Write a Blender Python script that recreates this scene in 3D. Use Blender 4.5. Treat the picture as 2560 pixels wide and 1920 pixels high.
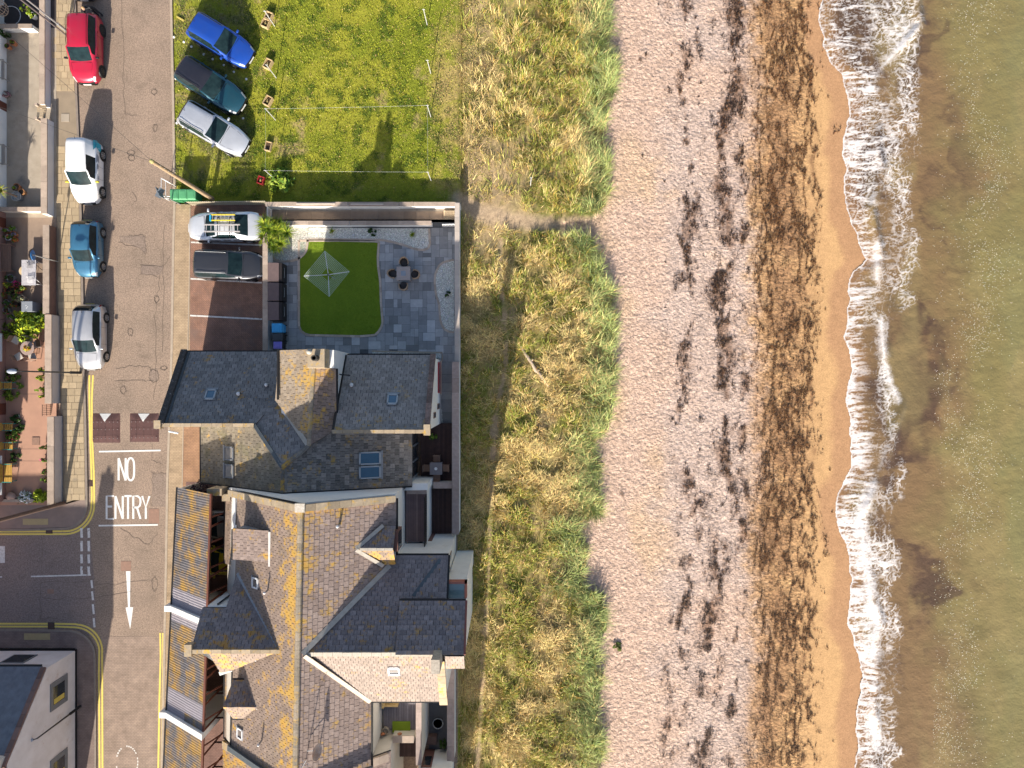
import bpy, bmesh, math, random
import numpy as np
from mathutils import Vector, Matrix
random.seed(7); rng = np.random.default_rng(7)
for o in list(bpy.data.objects): bpy.data.objects.remove(o)
SC = bpy.context.scene; COL = SC.collection
R = math.radians
# ---------------------------------------------------------------- camera, sky, sun, exposure
H, FPX = 44.0, 1707.0                       # drone height above the road, focal length in photo pixels
cam = bpy.data.cameras.new('drone_camera'); camo = bpy.data.objects.new('drone_camera', cam); COL.objects.link(camo)
camo.location = (0, 0, H); cam.sensor_width = 36; cam.lens = 36*FPX/2560; cam.clip_start = .5; cam.clip_end = 3000
SC.camera = camo
SUN_EL, SUN_AZ = 24.5, 9.6                  # elevation; shadows point to image-up, a little to the right
W = bpy.data.worlds.new('World'); SC.world = W; W.use_nodes = True
wn = W.node_tree; bg = wn.nodes['Background']
sky = wn.nodes.new('ShaderNodeTexSky'); sky.sky_type = 'NISHITA'; sky.sun_disc = False
sky.sun_elevation = R(SUN_EL); sky.sun_rotation = R(180+SUN_AZ); sky.air_density = .8; sky.dust_density = 2.0; sky.ozone_density = .6
wn.links.new(sky.outputs[0], bg.inputs[0]); bg.inputs[1].default_value = 0.105
sl = bpy.data.lights.new('sun', 'SUN'); sl.energy = 5.0; sl.angle = R(.55); sl.color = (1, .915, .79)
so = bpy.data.objects.new('sun', sl); COL.objects.link(so)
sd = Vector((math.sin(R(SUN_AZ))*math.cos(R(SUN_EL)), math.cos(R(SUN_AZ))*math.cos(R(SUN_EL)), -math.sin(R(SUN_EL))))
so.rotation_euler = sd.to_track_quat('-Z', 'Y').to_euler(); so.location = (-10, -40, 40)
vs = SC.view_settings; vs.view_transform = 'Standard'; vs.look = 'None'; vs.gamma = 1; vs.exposure = 1.0; vs.use_curve_mapping = False
# ---------------------------------------------------------------- measuring helpers (photo pixel + height -> metres)
def X(px, z=0): return (px-1280)*(H-z)/FPX
def Y(py, z=0): return (960-py)*(H-z)/FPX
def P(px, py, z=0): return (X(px, z), Y(py, z), z)
# ---------------------------------------------------------------- object helpers
def off(p):
    v = Vector((0, 0, 0))
    while p is not None: v += p.location; p = p.parent
    return v
def tag(o, label=None, cat=None, group=None, kind=None):
    if label: o['label'] = label
    if cat: o['category'] = cat
    if group: o['group'] = group
    if kind: o['kind'] = kind
    return o
def thing(name, label, cat, loc=(0, 0, 0), rz=0, group=None):
    o = bpy.data.objects.new(name, None); COL.objects.link(o); o.empty_display_size = .2
    o.location = loc; o.rotation_euler = (0, 0, rz)
    return tag(o, label, cat, group)
def link(name, me, parent=None, m=None):
    o = bpy.data.objects.new(name, me); COL.objects.link(o)
    if m is not None and len(me.materials) == 0: me.materials.append(m)
    if parent is not None: o.parent = parent
    return o
def copy_tree(o, parent=None):
    c = o.copy(); COL.objects.link(c)
    if parent is not None: c.parent = parent
    for ch in list(o.children): copy_tree(ch, c)
    return c
class MB:
    def __init__(s): s.v = []; s.f = []; s.t = []; s.l = []
    def add(s, vs, fs, tone=.5, li=0.):
        b = len(s.v); s.v += [tuple(v) for v in vs]; s.f += [tuple(i+b for i in f) for f in fs]
        s.t += [tone]*len(vs); s.l += [li]*len(vs); return s
    def box(s, x0, x1, y0, y1, z0, z1, tone=.5):
        return s.add([(x, y, z) for z in (z0, z1) for y in (y0, y1) for x in (x0, x1)],
                     [(0, 2, 3, 1), (4, 5, 7, 6), (0, 1, 5, 4), (1, 3, 7, 5), (3, 2, 6, 7), (2, 0, 4, 6)], tone)
    def obox(s, c, sz, M=None, tone=.5):
        M = M or Matrix(); hx, hy, hz = sz[0]/2, sz[1]/2, sz[2]/2; c = Vector(c)
        vs = [c + (M @ Vector((x, y, z))) for z in (-hz, hz) for y in (-hy, hy) for x in (-hx, hx)]
        return s.add(vs, [(0, 2, 3, 1), (4, 5, 7, 6), (0, 1, 5, 4), (1, 3, 7, 5), (3, 2, 6, 7), (2, 0, 4, 6)], tone)
    def rbox(s, c, sz, rz, tone=.5): return s.obox(c, sz, Matrix.Rotation(rz, 3, 'Z'), tone)
    def prism(s, poly, z0, z1, tone=.5):
        n = len(poly); zt = z1 if isinstance(z1, (list, tuple)) else [z1]*n
        a = sum(poly[i][0]*poly[(i+1) % n][1]-poly[(i+1) % n][0]*poly[i][1] for i in range(n))
        if a < 0: poly = poly[::-1]; zt = list(zt)[::-1]
        vs = [(p[0], p[1], z0) for p in poly]+[(p[0], p[1], z) for p, z in zip(poly, zt)]
        fs = [tuple(range(n, 2*n)), tuple(range(n-1, -1, -1))]+[(i, (i+1) % n, n+(i+1) % n, n+i) for i in range(n)]
        return s.add(vs, fs, tone)
    def slab(s, pts, t, tone=.5):            # 3D polygon given thickness downwards
        n = len(pts); a = sum(pts[i][0]*pts[(i+1) % n][1]-pts[(i+1) % n][0]*pts[i][1] for i in range(n))
        if a < 0: pts = pts[::-1]
        vs = [(p[0], p[1], p[2]-t) for p in pts]+list(pts)
        return s.add(vs, [tuple(range(n, 2*n)), tuple(range(n-1, -1, -1))]+[(i, (i+1) % n, n+(i+1) % n, n+i) for i in range(n)], tone)
    def tube(s, pts, r, n=6, tone=.5, cap=True):
        pts = [Vector(p) for p in pts]; rs = r if isinstance(r, (list, tuple)) else [r]*len(pts); b = []; vs = []
        for i, p in enumerate(pts):
            d = (pts[min(i+1, len(pts)-1)]-pts[max(i-1, 0)]).normalized()
            u = d.cross(Vector((0, 0, 1)) if abs(d.z) < .9 else Vector((1, 0, 0))).normalized(); w = d.cross(u)
            vs += [p+(u*math.cos(2*math.pi*k/n)+w*math.sin(2*math.pi*k/n))*rs[i] for k in range(n)]
        fs = [(i*n+k, i*n+n+k, i*n+n+(k+1) % n, i*n+(k+1) % n) for i in range(len(pts)-1) for k in range(n)]
        if cap: fs += [tuple(range(n)), tuple(range((len(pts)-1)*n+n-1, (len(pts)-1)*n-1, -1))]
        return s.add(vs, fs, tone)
    def lathe(s, c, prof, n=14, tone=.5, sx=1, sy=1):
        vs = [(c[0]+r*sx*math.cos(2*math.pi*k/n), c[1]+r*sy*math.sin(2*math.pi*k/n), c[2]+z) for r, z in prof for k in range(n)]
        m = len(prof)
        fs = [(i*n+k, i*n+(k+1) % n, i*n+n+(k+1) % n, i*n+n+k) for i in range(m-1) for k in range(n)]
        fs += [tuple(range(n-1, -1, -1)), tuple(range((m-1)*n, m*n))]
        return s.add(vs, fs, tone)
    def ribbon(s, pts, w, z=None, tone=.5):
        P2 = [Vector(p[:2]) for p in pts]; vs = []
        for i, p in enumerate(P2):
            d = (P2[min(i+1, len(P2)-1)]-P2[max(i-1, 0)]).normalized(); q = Vector((-d.y, d.x))*w/2
            zz = z if z is not None else pts[i][2]
            vs += [(p.x+q.x, p.y+q.y, zz), (p.x-q.x, p.y-q.y, zz)]
        return s.add(vs, [(2*i, 2*i+1, 2*i+3, 2*i+2) for i in range(len(P2)-1)], tone)
    def build(s, name, m, parent=None, smooth=False, world=True, bevel=0):
        o = off(parent) if (parent is not None and world) else Vector((0, 0, 0))
        me = bpy.data.meshes.new(name)
        me.from_pydata([(x-o.x, y-o.y, z-o.z) for x, y, z in s.v], [], s.f)
        a = me.attributes.new('tone', 'FLOAT', 'POINT'); a.data.foreach_set('value', s.t)
        a = me.attributes.new('lich', 'FLOAT', 'POINT'); a.data.foreach_set('value', s.l)
        if smooth: me.polygons.foreach_set('use_smooth', [True]*len(me.polygons))
        ob = link(name, me, parent, m)
        if bevel:
            b = ob.modifiers.new('bevel', 'BEVEL'); b.width = bevel; b.segments = 2; b.limit_method = 'ANGLE'
        return ob
def bx(name, m, parent, x0, x1, y0, y1, z0, z1, bevel=0): return MB().box(x0, x1, y0, y1, z0, z1).build(name, m, parent, bevel=bevel)
def mesh_np(name, V, Fc, col=None, smooth=False, m=None, parent=None, extra={}):
    me = bpy.data.meshes.new(name); V = np.asarray(V, np.float32); Fc = np.asarray(Fc, np.int32); k = Fc.shape[1]
    me.vertices.add(len(V)); me.vertices.foreach_set('co', V.ravel())
    me.loops.add(Fc.size); me.loops.foreach_set('vertex_index', Fc.ravel())
    me.polygons.add(len(Fc)); me.polygons.foreach_set('loop_start', np.arange(0, Fc.size, k, dtype=np.int32))
    me.polygons.foreach_set('loop_total', np.full(len(Fc), k, np.int32))
    if smooth: me.polygons.foreach_set('use_smooth', np.ones(len(Fc), bool))
    if col is not None:
        a = me.attributes.new('col', 'FLOAT_COLOR', 'POINT')
        a.data.foreach_set('color', np.concatenate([col, np.ones((len(col), 1))], 1).astype(np.float32).ravel())
    for kx, vx in extra.items():
        a = me.attributes.new(kx, 'FLOAT', 'POINT'); a.data.foreach_set('value', np.asarray(vx, np.float32).ravel())
    me.update(calc_edges=True); me.validate()
    return link(name, me, parent, m)
# ---------------------------------------------------------------- numpy noise
def _h(ix, iy, s):
    n = (ix.astype(np.int64)*374761393+iy.astype(np.int64)*668265263+s*974634777) & 0xffffffff
    n = ((n ^ (n >> 13))*1274126177) & 0xffffffff; n = n ^ (n >> 16)
    return (n & 0xffff)/65535.0
def vn(x, y, s=0):
    ix = np.floor(x); iy = np.floor(y); fx = x-ix; fy = y-iy; fx = fx*fx*(3-2*fx); fy = fy*fy*(3-2*fy)
    return (_h(ix, iy, s)*(1-fx)+_h(ix+1, iy, s)*fx)*(1-fy)+(_h(ix, iy+1, s)*(1-fx)+_h(ix+1, iy+1, s)*fx)*fy
def fbm(x, y, s=0, o=4, g=.5):
    t = 0; a = 1; n = 0
    for i in range(o): t = t+a*vn(x*2**i+i*17.3, y*2**i-i*9.1, s+i); n += a; a *= g
    return t/n
def worley(x, y, s=0):
    ix = np.floor(x); iy = np.floor(y); d1 = np.full(x.shape, 9.); d2 = np.full(x.shape, 9.)
    for i in (-1, 0, 1):
        for j in (-1, 0, 1):
            cx = ix+i+_h(ix+i, iy+j, s); cy = iy+j+_h(ix+i, iy+j, s+51); d = np.hypot(x-cx, y-cy)
            d2 = np.minimum(d2, np.maximum(d, d1)); d1 = np.minimum(d1, d)
    return d1, d2
def sst(a, b, x): t = np.clip((x-a)/(b-a), 0, 1); return t*t*(3-2*t)
def mix(a, b, t): return a*(1-t[..., None])+np.array(b)*t[..., None]
# ---------------------------------------------------------------- materials
MATS = {}
def NT(name):
    m = bpy.data.materials.new(name); m.use_nodes = True; nt = m.node_tree; b = nt.nodes['Principled BSDF']
    return m, nt, b
def nd(nt, t, **kw):
    n = nt.nodes.new(t)
    for k, v in kw.items():
        if k in n.inputs: n.inputs[k].default_value = v
        else: setattr(n, k, v)
    return n
def nz(nt, s, d=5, r=.55, vec=None, dist=0):
    n = nd(nt, 'ShaderNodeTexNoise', Scale=s, Detail=d, Roughness=r, Distortion=dist)
    if vec is not None: nt.links.new(vec, n.inputs['Vector'])
    return n.outputs[0]
def rmp(nt, f, a, b):
    n = nd(nt, 'ShaderNodeMapRange'); n.inputs[1].default_value = a; n.inputs[2].default_value = b; n.clamp = True
    nt.links.new(f, n.inputs[0]); return n.outputs[0]
def mixc(nt, f, a, b, bt='MIX'):
    n = nd(nt, 'ShaderNodeMix', data_type='RGBA', blend_type=bt)
    if hasattr(f, 'node'): nt.links.new(f, n.inputs[0])
    else: n.inputs[0].default_value = f
    for i, c in ((6, a), (7, b)):
        if hasattr(c, 'node'): nt.links.new(c, n.inputs[i])
        else: n.inputs[i].default_value = (*c, 1)
    return n.outputs[2]
def mth(nt, op, a, b=0.):
    n = nd(nt, 'ShaderNodeMath', operation=op)
    for i, c in ((0, a), (1, b)):
        if hasattr(c, 'node'): nt.links.new(c, n.inputs[i])
        else: n.inputs[i].default_value = c
    return n.outputs[0]
def pos(nt): return nd(nt, 'ShaderNodeNewGeometry').outputs['Position']
def bump(nt, b, f, st, dist=.02):
    n = nd(nt, 'ShaderNodeBump', Strength=st, Distance=dist); nt.links.new(f, n.inputs['Height']); nt.links.new(n.outputs[0], b.inputs['Normal'])
def attr(nt, name, out=2): return nd(nt, 'ShaderNodeAttribute', attribute_name=name).outputs[out]
def M(name, c1, c2=None, s=3, rough=.8, bmp=0, bs=30, metal=0, c3=None, s3=.6, f3=(.55, .65), tone=0, spec=.3, coat=0):
    if name in MATS: return MATS[name]
    m, nt, b = NT(name); v = pos(nt)
    col = mixc(nt, rmp(nt, nz(nt, s, 6, .6, v), .3, .7), c1, c2 or tuple(x*.8 for x in c1))
    if c3: col = mixc(nt, rmp(nt, nz(nt, s3, 6, .65, v), *f3), col, c3)
    if tone:
        t = rmp(nt, attr(nt, 'tone'), 0, 1); n = nd(nt, 'ShaderNodeMapRange'); nt.links.new(t, n.inputs[0]); n.inputs[3].default_value = 1-tone; n.inputs[4].default_value = 1+tone
        cc = nd(nt, 'ShaderNodeCombineColor'); [nt.links.new(n.outputs[0], cc.inputs[i]) for i in range(3)]
        col = mixc(nt, 1., col, cc.outputs[0], 'MULTIPLY')
    nt.links.new(col, b.inputs['Base Color'])
    b.inputs['Roughness'].default_value = rough; b.inputs['Metallic'].default_value = metal
    b.inputs['Specular IOR Level'].default_value = spec; b.inputs['Coat Weight'].default_value = coat
    if coat: b.inputs['Coat Roughness'].default_value = .04
    if bmp: bump(nt, b, nz(nt, bs, 4, .6, v), bmp)
    MATS[name] = m; return m
def slate(name, ca, cb, lich=.5, tone=.35, moss=0., lc=(.55, .27, .03), pale=.2):
    """split slate: per-slate tone, grain, and lichen rosettes that gather where the attribute lich is high"""
    m, nt, b = NT(name); v = pos(nt)
    t = attr(nt, 'tone'); col = mixc(nt, t, ca, cb)
    n = nd(nt, 'ShaderNodeMapRange'); nt.links.new(nz(nt, 9, 6, .7, v), n.inputs[0]); n.inputs[1].default_value = .3; n.inputs[2].default_value = .7; n.inputs[3].default_value = .72; n.inputs[4].default_value = 1.25
    cc = nd(nt, 'ShaderNodeCombineColor'); [nt.links.new(n.outputs[0], cc.inputs[i]) for i in range(3)]
    col = mixc(nt, 1., col, cc.outputs[0], 'MULTIPLY')
    if moss: col = mixc(nt, mth(nt, 'MULTIPLY', rmp(nt, nz(nt, .9, 5, .6, v), .5, .68), moss), col, (.13, .12, .03))
    col = mixc(nt, mth(nt, 'MULTIPLY', rmp(nt, nz(nt, 14, 3, .6, v), .63, .7), pale), col, (.5, .5, .48))
    li = mth(nt, 'ADD', mth(nt, 'ADD', mth(nt, 'MULTIPLY', nz(nt, 4.2, 5, .7, v), .5), mth(nt, 'MULTIPLY', nz(nt, 1.1, 4, .6, v), .5)), mth(nt, 'MULTIPLY', attr(nt, 'lich'), .2*lich))
    vo = nd(nt, 'ShaderNodeTexVoronoi', Scale=2.2, Randomness=1.); nt.links.new(v, vo.inputs['Vector'])
    ro = mth(nt, 'MULTIPLY', rmp(nt, vo.outputs[0], .15, .08), rmp(nt, nz(nt, .7, 3, .5, v), .57-.08*lich, .63-.08*lich))
    f = mth(nt, 'MAXIMUM', rmp(nt, li, .585, .67), mth(nt, 'MULTIPLY', ro, .8))
    lcol = mixc(nt, nz(nt, 3, 3, .5, v), lc, (.42, .3, .07))
    col = mixc(nt, mth(nt, 'MULTIPLY', f, .85), col, lcol)
    nt.links.new(col, b.inputs['Base Color']); b.inputs['Roughness'].default_value = .72; b.inputs['Specular IOR Level'].default_value = .25
    bump(nt, b, nz(nt, 22, 4, .6, v), .35, .01); MATS[name] = m; return m
def brickmat(name, c1, c2, mortar, bw, bh, sc=1., rough=.85, grime=None, offs=.5, rot=0, herring=False):
    m, nt, b = NT(name); v = pos(nt)
    mp = nd(nt, 'ShaderNodeMapping'); mp.inputs['Rotation'].default_value = (0, 0, rot); nt.links.new(v, mp.inputs[0])
    br = nd(nt, 'ShaderNodeTexBrick', offset=offs, **{'Scale': sc, 'Mortar Size': .007, 'Brick Width': bw, 'Row Height': bh, 'Bias': 0.})
    br.inputs['Color1'].default_value = (*c1, 1); br.inputs['Color2'].default_value = (*c2, 1); br.inputs['Mortar'].default_value = (*mortar, 1)
    nt.links.new(mp.outputs[0], br.inputs['Vector']); col = br.outputs[0]
    n = nd(nt, 'ShaderNodeMapRange'); nt.links.new(nz(nt, 1.3, 6, .65, v), n.inputs[0]); n.inputs[1].default_value = .3; n.inputs[2].default_value = .7; n.inputs[3].default_value = .75; n.inputs[4].default_value = 1.2
    cc = nd(nt, 'ShaderNodeCombineColor'); [nt.links.new(n.outputs[0], cc.inputs[i]) for i in range(3)]
    col = mixc(nt, 1., col, cc.outputs[0], 'MULTIPLY')
    if grime: col = mixc(nt, rmp(nt, nz(nt, .5, 6, .7, v), .5, .75), col, grime)
    nt.links.new(col, b.inputs['Base Color']); b.inputs['Roughness'].default_value = rough; b.inputs['Specular IOR Level'].default_value = .2
    bump(nt, b, br.outputs['Fac'], -.4, .008); MATS[name] = m; return m
def colmat(name, ns=6, amp=.35, bs=20, bmp=.3, bd=.03, rough=.9, ns2=45, amp2=.3):
    """albedo from the mesh attribute col, broken up by two scales of grain"""
    m, nt, b = NT(name); v = pos(nt); col = attr(nt, 'col', 0)
    for s, a in ((ns, amp), (ns2, amp2)):
        n = nd(nt, 'ShaderNodeMapRange'); nt.links.new(nz(nt, s, 5, .65, v), n.inputs[0]); n.inputs[1].default_value = .28; n.inputs[2].default_value = .72; n.inputs[3].default_value = 1-a; n.inputs[4].default_value = 1+a
        cc = nd(nt, 'ShaderNodeCombineColor'); [nt.links.new(n.outputs[0], cc.inputs[i]) for i in range(3)]
        col = mixc(nt, 1., col, cc.outputs[0], 'MULTIPLY')
    nt.links.new(col, b.inputs['Base Color']); b.inputs['Roughness'].default_value = rough; b.inputs['Specular IOR Level'].default_value = .15
    bump(nt, b, nz(nt, bs, 5, .6, v), bmp, bd); MATS[name] = m; return m
def paint(name, c, metal=.35, rough=.32, coat=.8):
    if name in MATS: return MATS[name]
    m, nt, b = NT(name); v = pos(nt)
    col = mixc(nt, rmp(nt, nz(nt, 1.8, 5, .6, v), .35, .75), c, tuple(x*.86+.012 for x in c))
    nt.links.new(col, b.inputs['Base Color']); b.inputs['Metallic'].default_value = metal; b.inputs['Coat Weight'].default_value = coat; b.inputs['Coat Roughness'].default_value = .05
    nt.links.new(rmp(nt, nz(nt, 3, 4, .6, v), -1., 2.), b.inputs['Roughness']); b.inputs['Roughness'].default_value = rough
    n = nd(nt, 'ShaderNodeMapRange'); nt.links.new(nz(nt, 3, 4, .6, v), n.inputs[0]); n.inputs[3].default_value = rough-.08; n.inputs[4].default_value = rough+.12; nt.links.new(n.outputs[0], b.inputs['Roughness'])
    MATS[name] = m; return m
white = M('white_render', (.78, .77, .74), (.7, .69, .66), 1.2, .85, .1, 60, c3=(.6, .58, .54), s3=.9, f3=(.6, .8))
cream = M('cream_render', (.62, .57, .5), (.55, .5, .43), 1.2, .85, .1, 60)
coping = M('sandstone_coping', (.43, .34, .27), (.34, .265, .21), 3, .9, .35, 25, c3=(.27, .22, .18), s3=2.2, f3=(.58, .74), tone=.14)
lichstone = M('lichen_stone', (.42, .33, .22), (.3, .24, .17), 5, .9, .3, 25, c3=(.5, .31, .07), s3=2.6, f3=(.56, .66), tone=.2)
lead = M('lead_flashing', (.3, .31, .33), (.22, .23, .25), 4, .55, .1, 20)
paleflash = M('mortar_flashing', (.48, .44, .38), (.36, .33, .28), 4, .85, .2, 20)
blackp = M('black_plastic', (.012, .012, .013), (.02, .02, .02), 8, .5)
gutter = M('gutter_black', (.018, .017, .017), None, 8, .45)
woodred = M('brown_stained_timber', (.16, .05, .03), (.11, .035, .022), 8, .65, .2, 40)
glassd = M('dark_window_glass', (.018, .025, .032), (.03, .04, .05), 2, .06, spec=.6)
glassb = M('sky_window_glass', (.05, .13, .2), (.04, .1, .16), 2, .05, spec=.8)
upvc = M('white_window_frame', (.75, .75, .75), (.66, .66, .67), 5, .4)
greyframe = M('grey_window_frame', (.18, .19, .21), (.14, .15, .16), 5, .45)
concrete = M('concrete', (.4, .34, .27), (.32, .27, .21), 2, .9, .3, 40, c3=(.23, .2, .17), s3=1.1, f3=(.56, .7))
galv = M('galvanised_steel', (.45, .46, .47), (.36, .37, .38), 9, .45, metal=.6)
rubber = M('tyre_rubber', (.015, .015, .016), (.025, .025, .025), 12, .8)
alloy = M('alloy_wheel', (.5, .5, .51), (.4, .4, .41), 9, .35, metal=.8)
terracotta = M('terracotta', (.42, .17, .08), (.34, .13, .06), 7, .85, .2, 40)
soil = M('soil', (.06, .04, .025), (.09, .06, .04), 15, .95, .5, 40)
pvcwhite = M('white_gloss_paint', (.78, .78, .78), None, 4, .35)
# ================================================================ GROUND, DUNE, BEACH, SEA
def pl_dist(x, y, pts):
    d = np.full(x.shape, 1e9)
    for (ax, ay), (bx_, by) in zip(pts[:-1], pts[1:]):
        dx, dy = bx_-ax, by-ay; t = np.clip(((x-ax)*dx+(y-ay)*dy)/(dx*dx+dy*dy), 0, 1)
        d = np.minimum(d, np.hypot(x-ax-t*dx, y-ay-t*dy))
    return d
def G2(pts, z=0): return [(X(a, z), Y(b, z)) for a, b in pts]
def yint(pts, y, z=0):                        # coast lines: x as a function of y (metres)
    a = sorted((Y(b, z), X(c, z)) for c, b in pts); return np.interp(y, [p[0] for p in a], [p[1] for p in a])
DUNE = [(1512, -60), (1515, 0), (1522, 60), (1508, 110), (1530, 150), (1537, 190), (1530, 240), (1513, 285), (1512, 350), (1520, 420), (1522, 480), (1508, 520), (1478, 545), (1400, 556), (1425, 566), (1470, 590), (1500, 640), (1515, 690), (1532, 730), (1537, 830), (1537, 920), (1527, 1000), (1520, 1075), (1478, 1110), (1505, 1160), (1488, 1200), (1503, 1285), (1436, 1310), (1468, 1370), (1448, 1460), (1502, 1500), (1512, 1570), (1486, 1620), (1502, 1700), (1488, 1780), (1506, 1850), (1498, 1920), (1500, 1990)]
SHORE = [(2058, -60), (2055, 0), (2050, 50), (2060, 110), (2075, 160), (2105, 185), (2118, 240), (2126, 290), (2112, 330), (2108, 380), (2115, 420), (2112, 480), (2125, 540), (2145, 600), (2160, 632), (2166, 648), (2152, 664), (2134, 678), (2124, 700), (2121, 730), (2122, 760), (2118, 800), (2112, 850), (2122, 880), (2130, 930), (2122, 970), (2115, 1000), (2126, 1050), (2130, 1120), (2125, 1170), (2096, 1235), (2092, 1280), (2100, 1330), (2122, 1380), (2130, 1450), (2124, 1510), (2118, 1560), (2150, 1640), (2155, 1700), (2145, 1760), (2138, 1820), (2146, 1860), (2140, 1920), (2150, 1990)]
FOAMR = [(2322, -60), (2318, 0), (2325, 90), (2318, 190), (2312, 290), (2310, 380), (2292, 470), (2296, 560), (2325, 600), (2302, 690), (2296, 750), (2236, 800), (2232, 860), (2240, 940), (2250, 1050), (2262, 1120), (2285, 1180), (2252, 1300), (2265, 1420), (2240, 1500), (2272, 1540), (2265, 1620), (2272, 1680), (2255, 1760), (2258, 1850), (2252, 1920), (2250, 1990)]
CREST = [(2280, -60), (2276, 0), (2290, 60), (2185, 200), (2170, 235), (2185, 285), (2190, 420), (2170, 520), (2190, 640), (2204, 760), (2200, 800), (2212, 900), (2226, 945), (2245, 1000), (2205, 1150), (2150, 1300), (2175, 1480), (2192, 1560), (2180, 1640), (2178, 1800), (2190, 1920), (2190, 1990)]
WEED = [([(1905, -60), (1935, 100), (1925, 250), (1930, 400), (1950, 550), (1957, 700), (1940, 850), (1932, 1000), (1928, 1150), (1922, 1300), (1930, 1450), (1922, 1600), (1908, 1750), (1898, 1980)], 46, 1.0, 11),
        ([(1960, -60), (1985, 120), (1975, 300), (1985, 500), (1990, 650), (1990, 800), (1985, 950), (1985, 1100), (1985, 1250), (1975, 1400), (1965, 1550), (1945, 1700), (1935, 1980)], 26, .8, 12),
        ([(1700, -60), (1705, 0), (1722, 150), (1692, 260), (1735, 420), (1715, 640), (1705, 800), (1692, 980), (1706, 1080), (1722, 1200), (1737, 1300), (1715, 1420), (1700, 1550), (1690, 1700), (1658, 1980)], 24, .6, 13),
        ([(1840, -60), (1852, 200), (1800, 330), (1792, 430), (1822, 600), (1800, 700), (1812, 900), (1818, 1000), (1822, 1100), (1815, 1250), (1800, 1400), (1792, 1500), (1772, 1620), (1760, 1780), (1738, 1980)], 24, .95, 14),
        ([(1850, -60), (1846, 300), (1858, 450), (1866, 650), (1852, 800), (1872, 950), (1850, 1150), (1862, 1400), (1840, 1650), (1830, 1980)], 16, .65, 15),
        ([(2010, -60), (2022, 150), (2042, 300), (2048, 450), (2040, 620), (2042, 750), (2036, 900), (2028, 1050), (2042, 1150), (2030, 1300), (2036, 1500), (2026, 1650), (2008, 1980)], 6, .75, 16),
        ([(2000, -60), (2012, 150), (2020, 300), (2010, 520), (2020, 700), (2006, 900), (2018, 1100), (2010, 1300), (2016, 1500), (2000, 1700), (1985, 1980)], 5, .6, 17)]
ZS = -1.5                                     # still water level
def wander(y): return (fbm(y*.16, y*0+3.3, 55, 3)-.5)*2.6+(fbm(y*.7, y*0+1.1, 56, 2)-.5)*.7
def weed_density(x, y):
    d = np.zeros(x.shape); z = -1.1
    for pts, w, k, s in WEED:
        cx = yint(pts, y, z)+(fbm(x*.3, y*.9, s+40, 3)-.5)*1.1+(.6*wander(y) if s < 13 else 0); ww = w*(H-z)/FPX
        band = np.exp(-((x-cx)/ww)**2)
        pat = sst(.66-.26*k, .78-.22*k, fbm(x*1.3+s*3, y*.6, s, 4, .6))
        d = np.maximum(d, band*pat*min(1, k+.25)*(.34 if s == 11 else .5 if s == 12 else 1.))
    return d
def weed_fil(x, y):                           # wandering strand lines
    d = np.zeros(x.shape); z = -1.2
    for s, k in ((90, 1.), (93, .9), (96, 1.), (99, .9), (102, .8), (105, .8)):
        n = fbm(x*.5+s, y*.17+s, s, 4, .6); d = np.maximum(d, k*np.exp(-((n-.5)/.013)**2)*sst(X(1870, z), X(1915, z), x-.7*wander(y))*sst(X(2070, z), X(2015, z), x)*sst(.36, .5, fbm(x*.8, y*.5, s+1, 2)))
    return d
PATHS = [(G2([(1150, 500), (1195, 528), (1290, 550), (1400, 560), (1500, 556)]), .5), (G2([(1252, 600), (1248, 680), (1256, 740), (1266, 830), (1265, 920), (1238, 1045), (1228, 1200), (1222, 1400), (1212, 1600), (1190, 1980)]), .13)]
def ground_z(x, y):
    e = yint(DUNE, y)
    town = (x < X(436)) | ((x < X(1149)) & (y < Y(509)))
    z = np.where(town, -.05, 0.)
    du = sst(X(1150), X(1190), x)*sst(.4, -1.2, x-e)
    z = np.where(x > X(1150), -.38+.2*du+.45*du*(fbm(x*.35, y*.35, 3, 3)-.45), z)
    bz = -.4-1.16*sst(0, 1, (x-4.5)/15.8)
    z = np.where(x > e, np.minimum(z, bz), z)
    pb = (x > e) & (x < 20)
    z = z+np.where(pb, .05*(fbm(x*1.6, y*1.6, 5, 3)-.5), 0)
    z = np.where(x > 20.3, -1.56-.06*np.clip(x-yint(SHORE, y, ZS)-.6, 0, 50), z)
    return np.maximum(z, -4)
def axis(a, b, st, outer): return np.concatenate([outer[0], np.arange(a, b, st), outer[1]])
xs = axis(-31, 22.5, .13, ([-400, -200, -100, -60, -40], [26, 32, 45, 80, 200, 450])); ys = axis(-27, 27.01, .13, ([-450, -200, -100, -60, -36], [36, 60, 100, 200, 450]))
gx, gy = np.meshgrid(xs, ys); e = yint(DUNE, gy); gz = ground_z(gx, gy)
n1 = fbm(gx*.45, gy*.45, 21, 5, .6); n2 = fbm(gx*1.7, gy*1.7, 22, 4, .6); n3 = fbm(gx*.2, gy*.2, 23, 3)
col = np.zeros(gx.shape+(3,))+np.array((.18, .205, .02))
col = mix(col, (.27, .265, .03), sst(.45, .62, n1)); col = mix(col, (.07, .11, .014), sst(.52, .7, n2)*.75)
dry = sst(X(1030), X(1200), gx+(n1-.5)*5)*sst(.38, .58, n1*.6+n2*.4); col = mix(col, (.4, .28, .13), dry*.8)
col = mix(col, (.36, .26, .13), sst(.66, .76, fbm(gx*.6, gy*.6, 27, 4, .6))*.7)
gc = sst(X(640), X(600), gx+(n1-.5)*2.5)*sst(Y(465), Y(440), gy); col = mix(col, (.2, .17, .08), gc*sst(.35, .6, n2)*.65)
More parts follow.
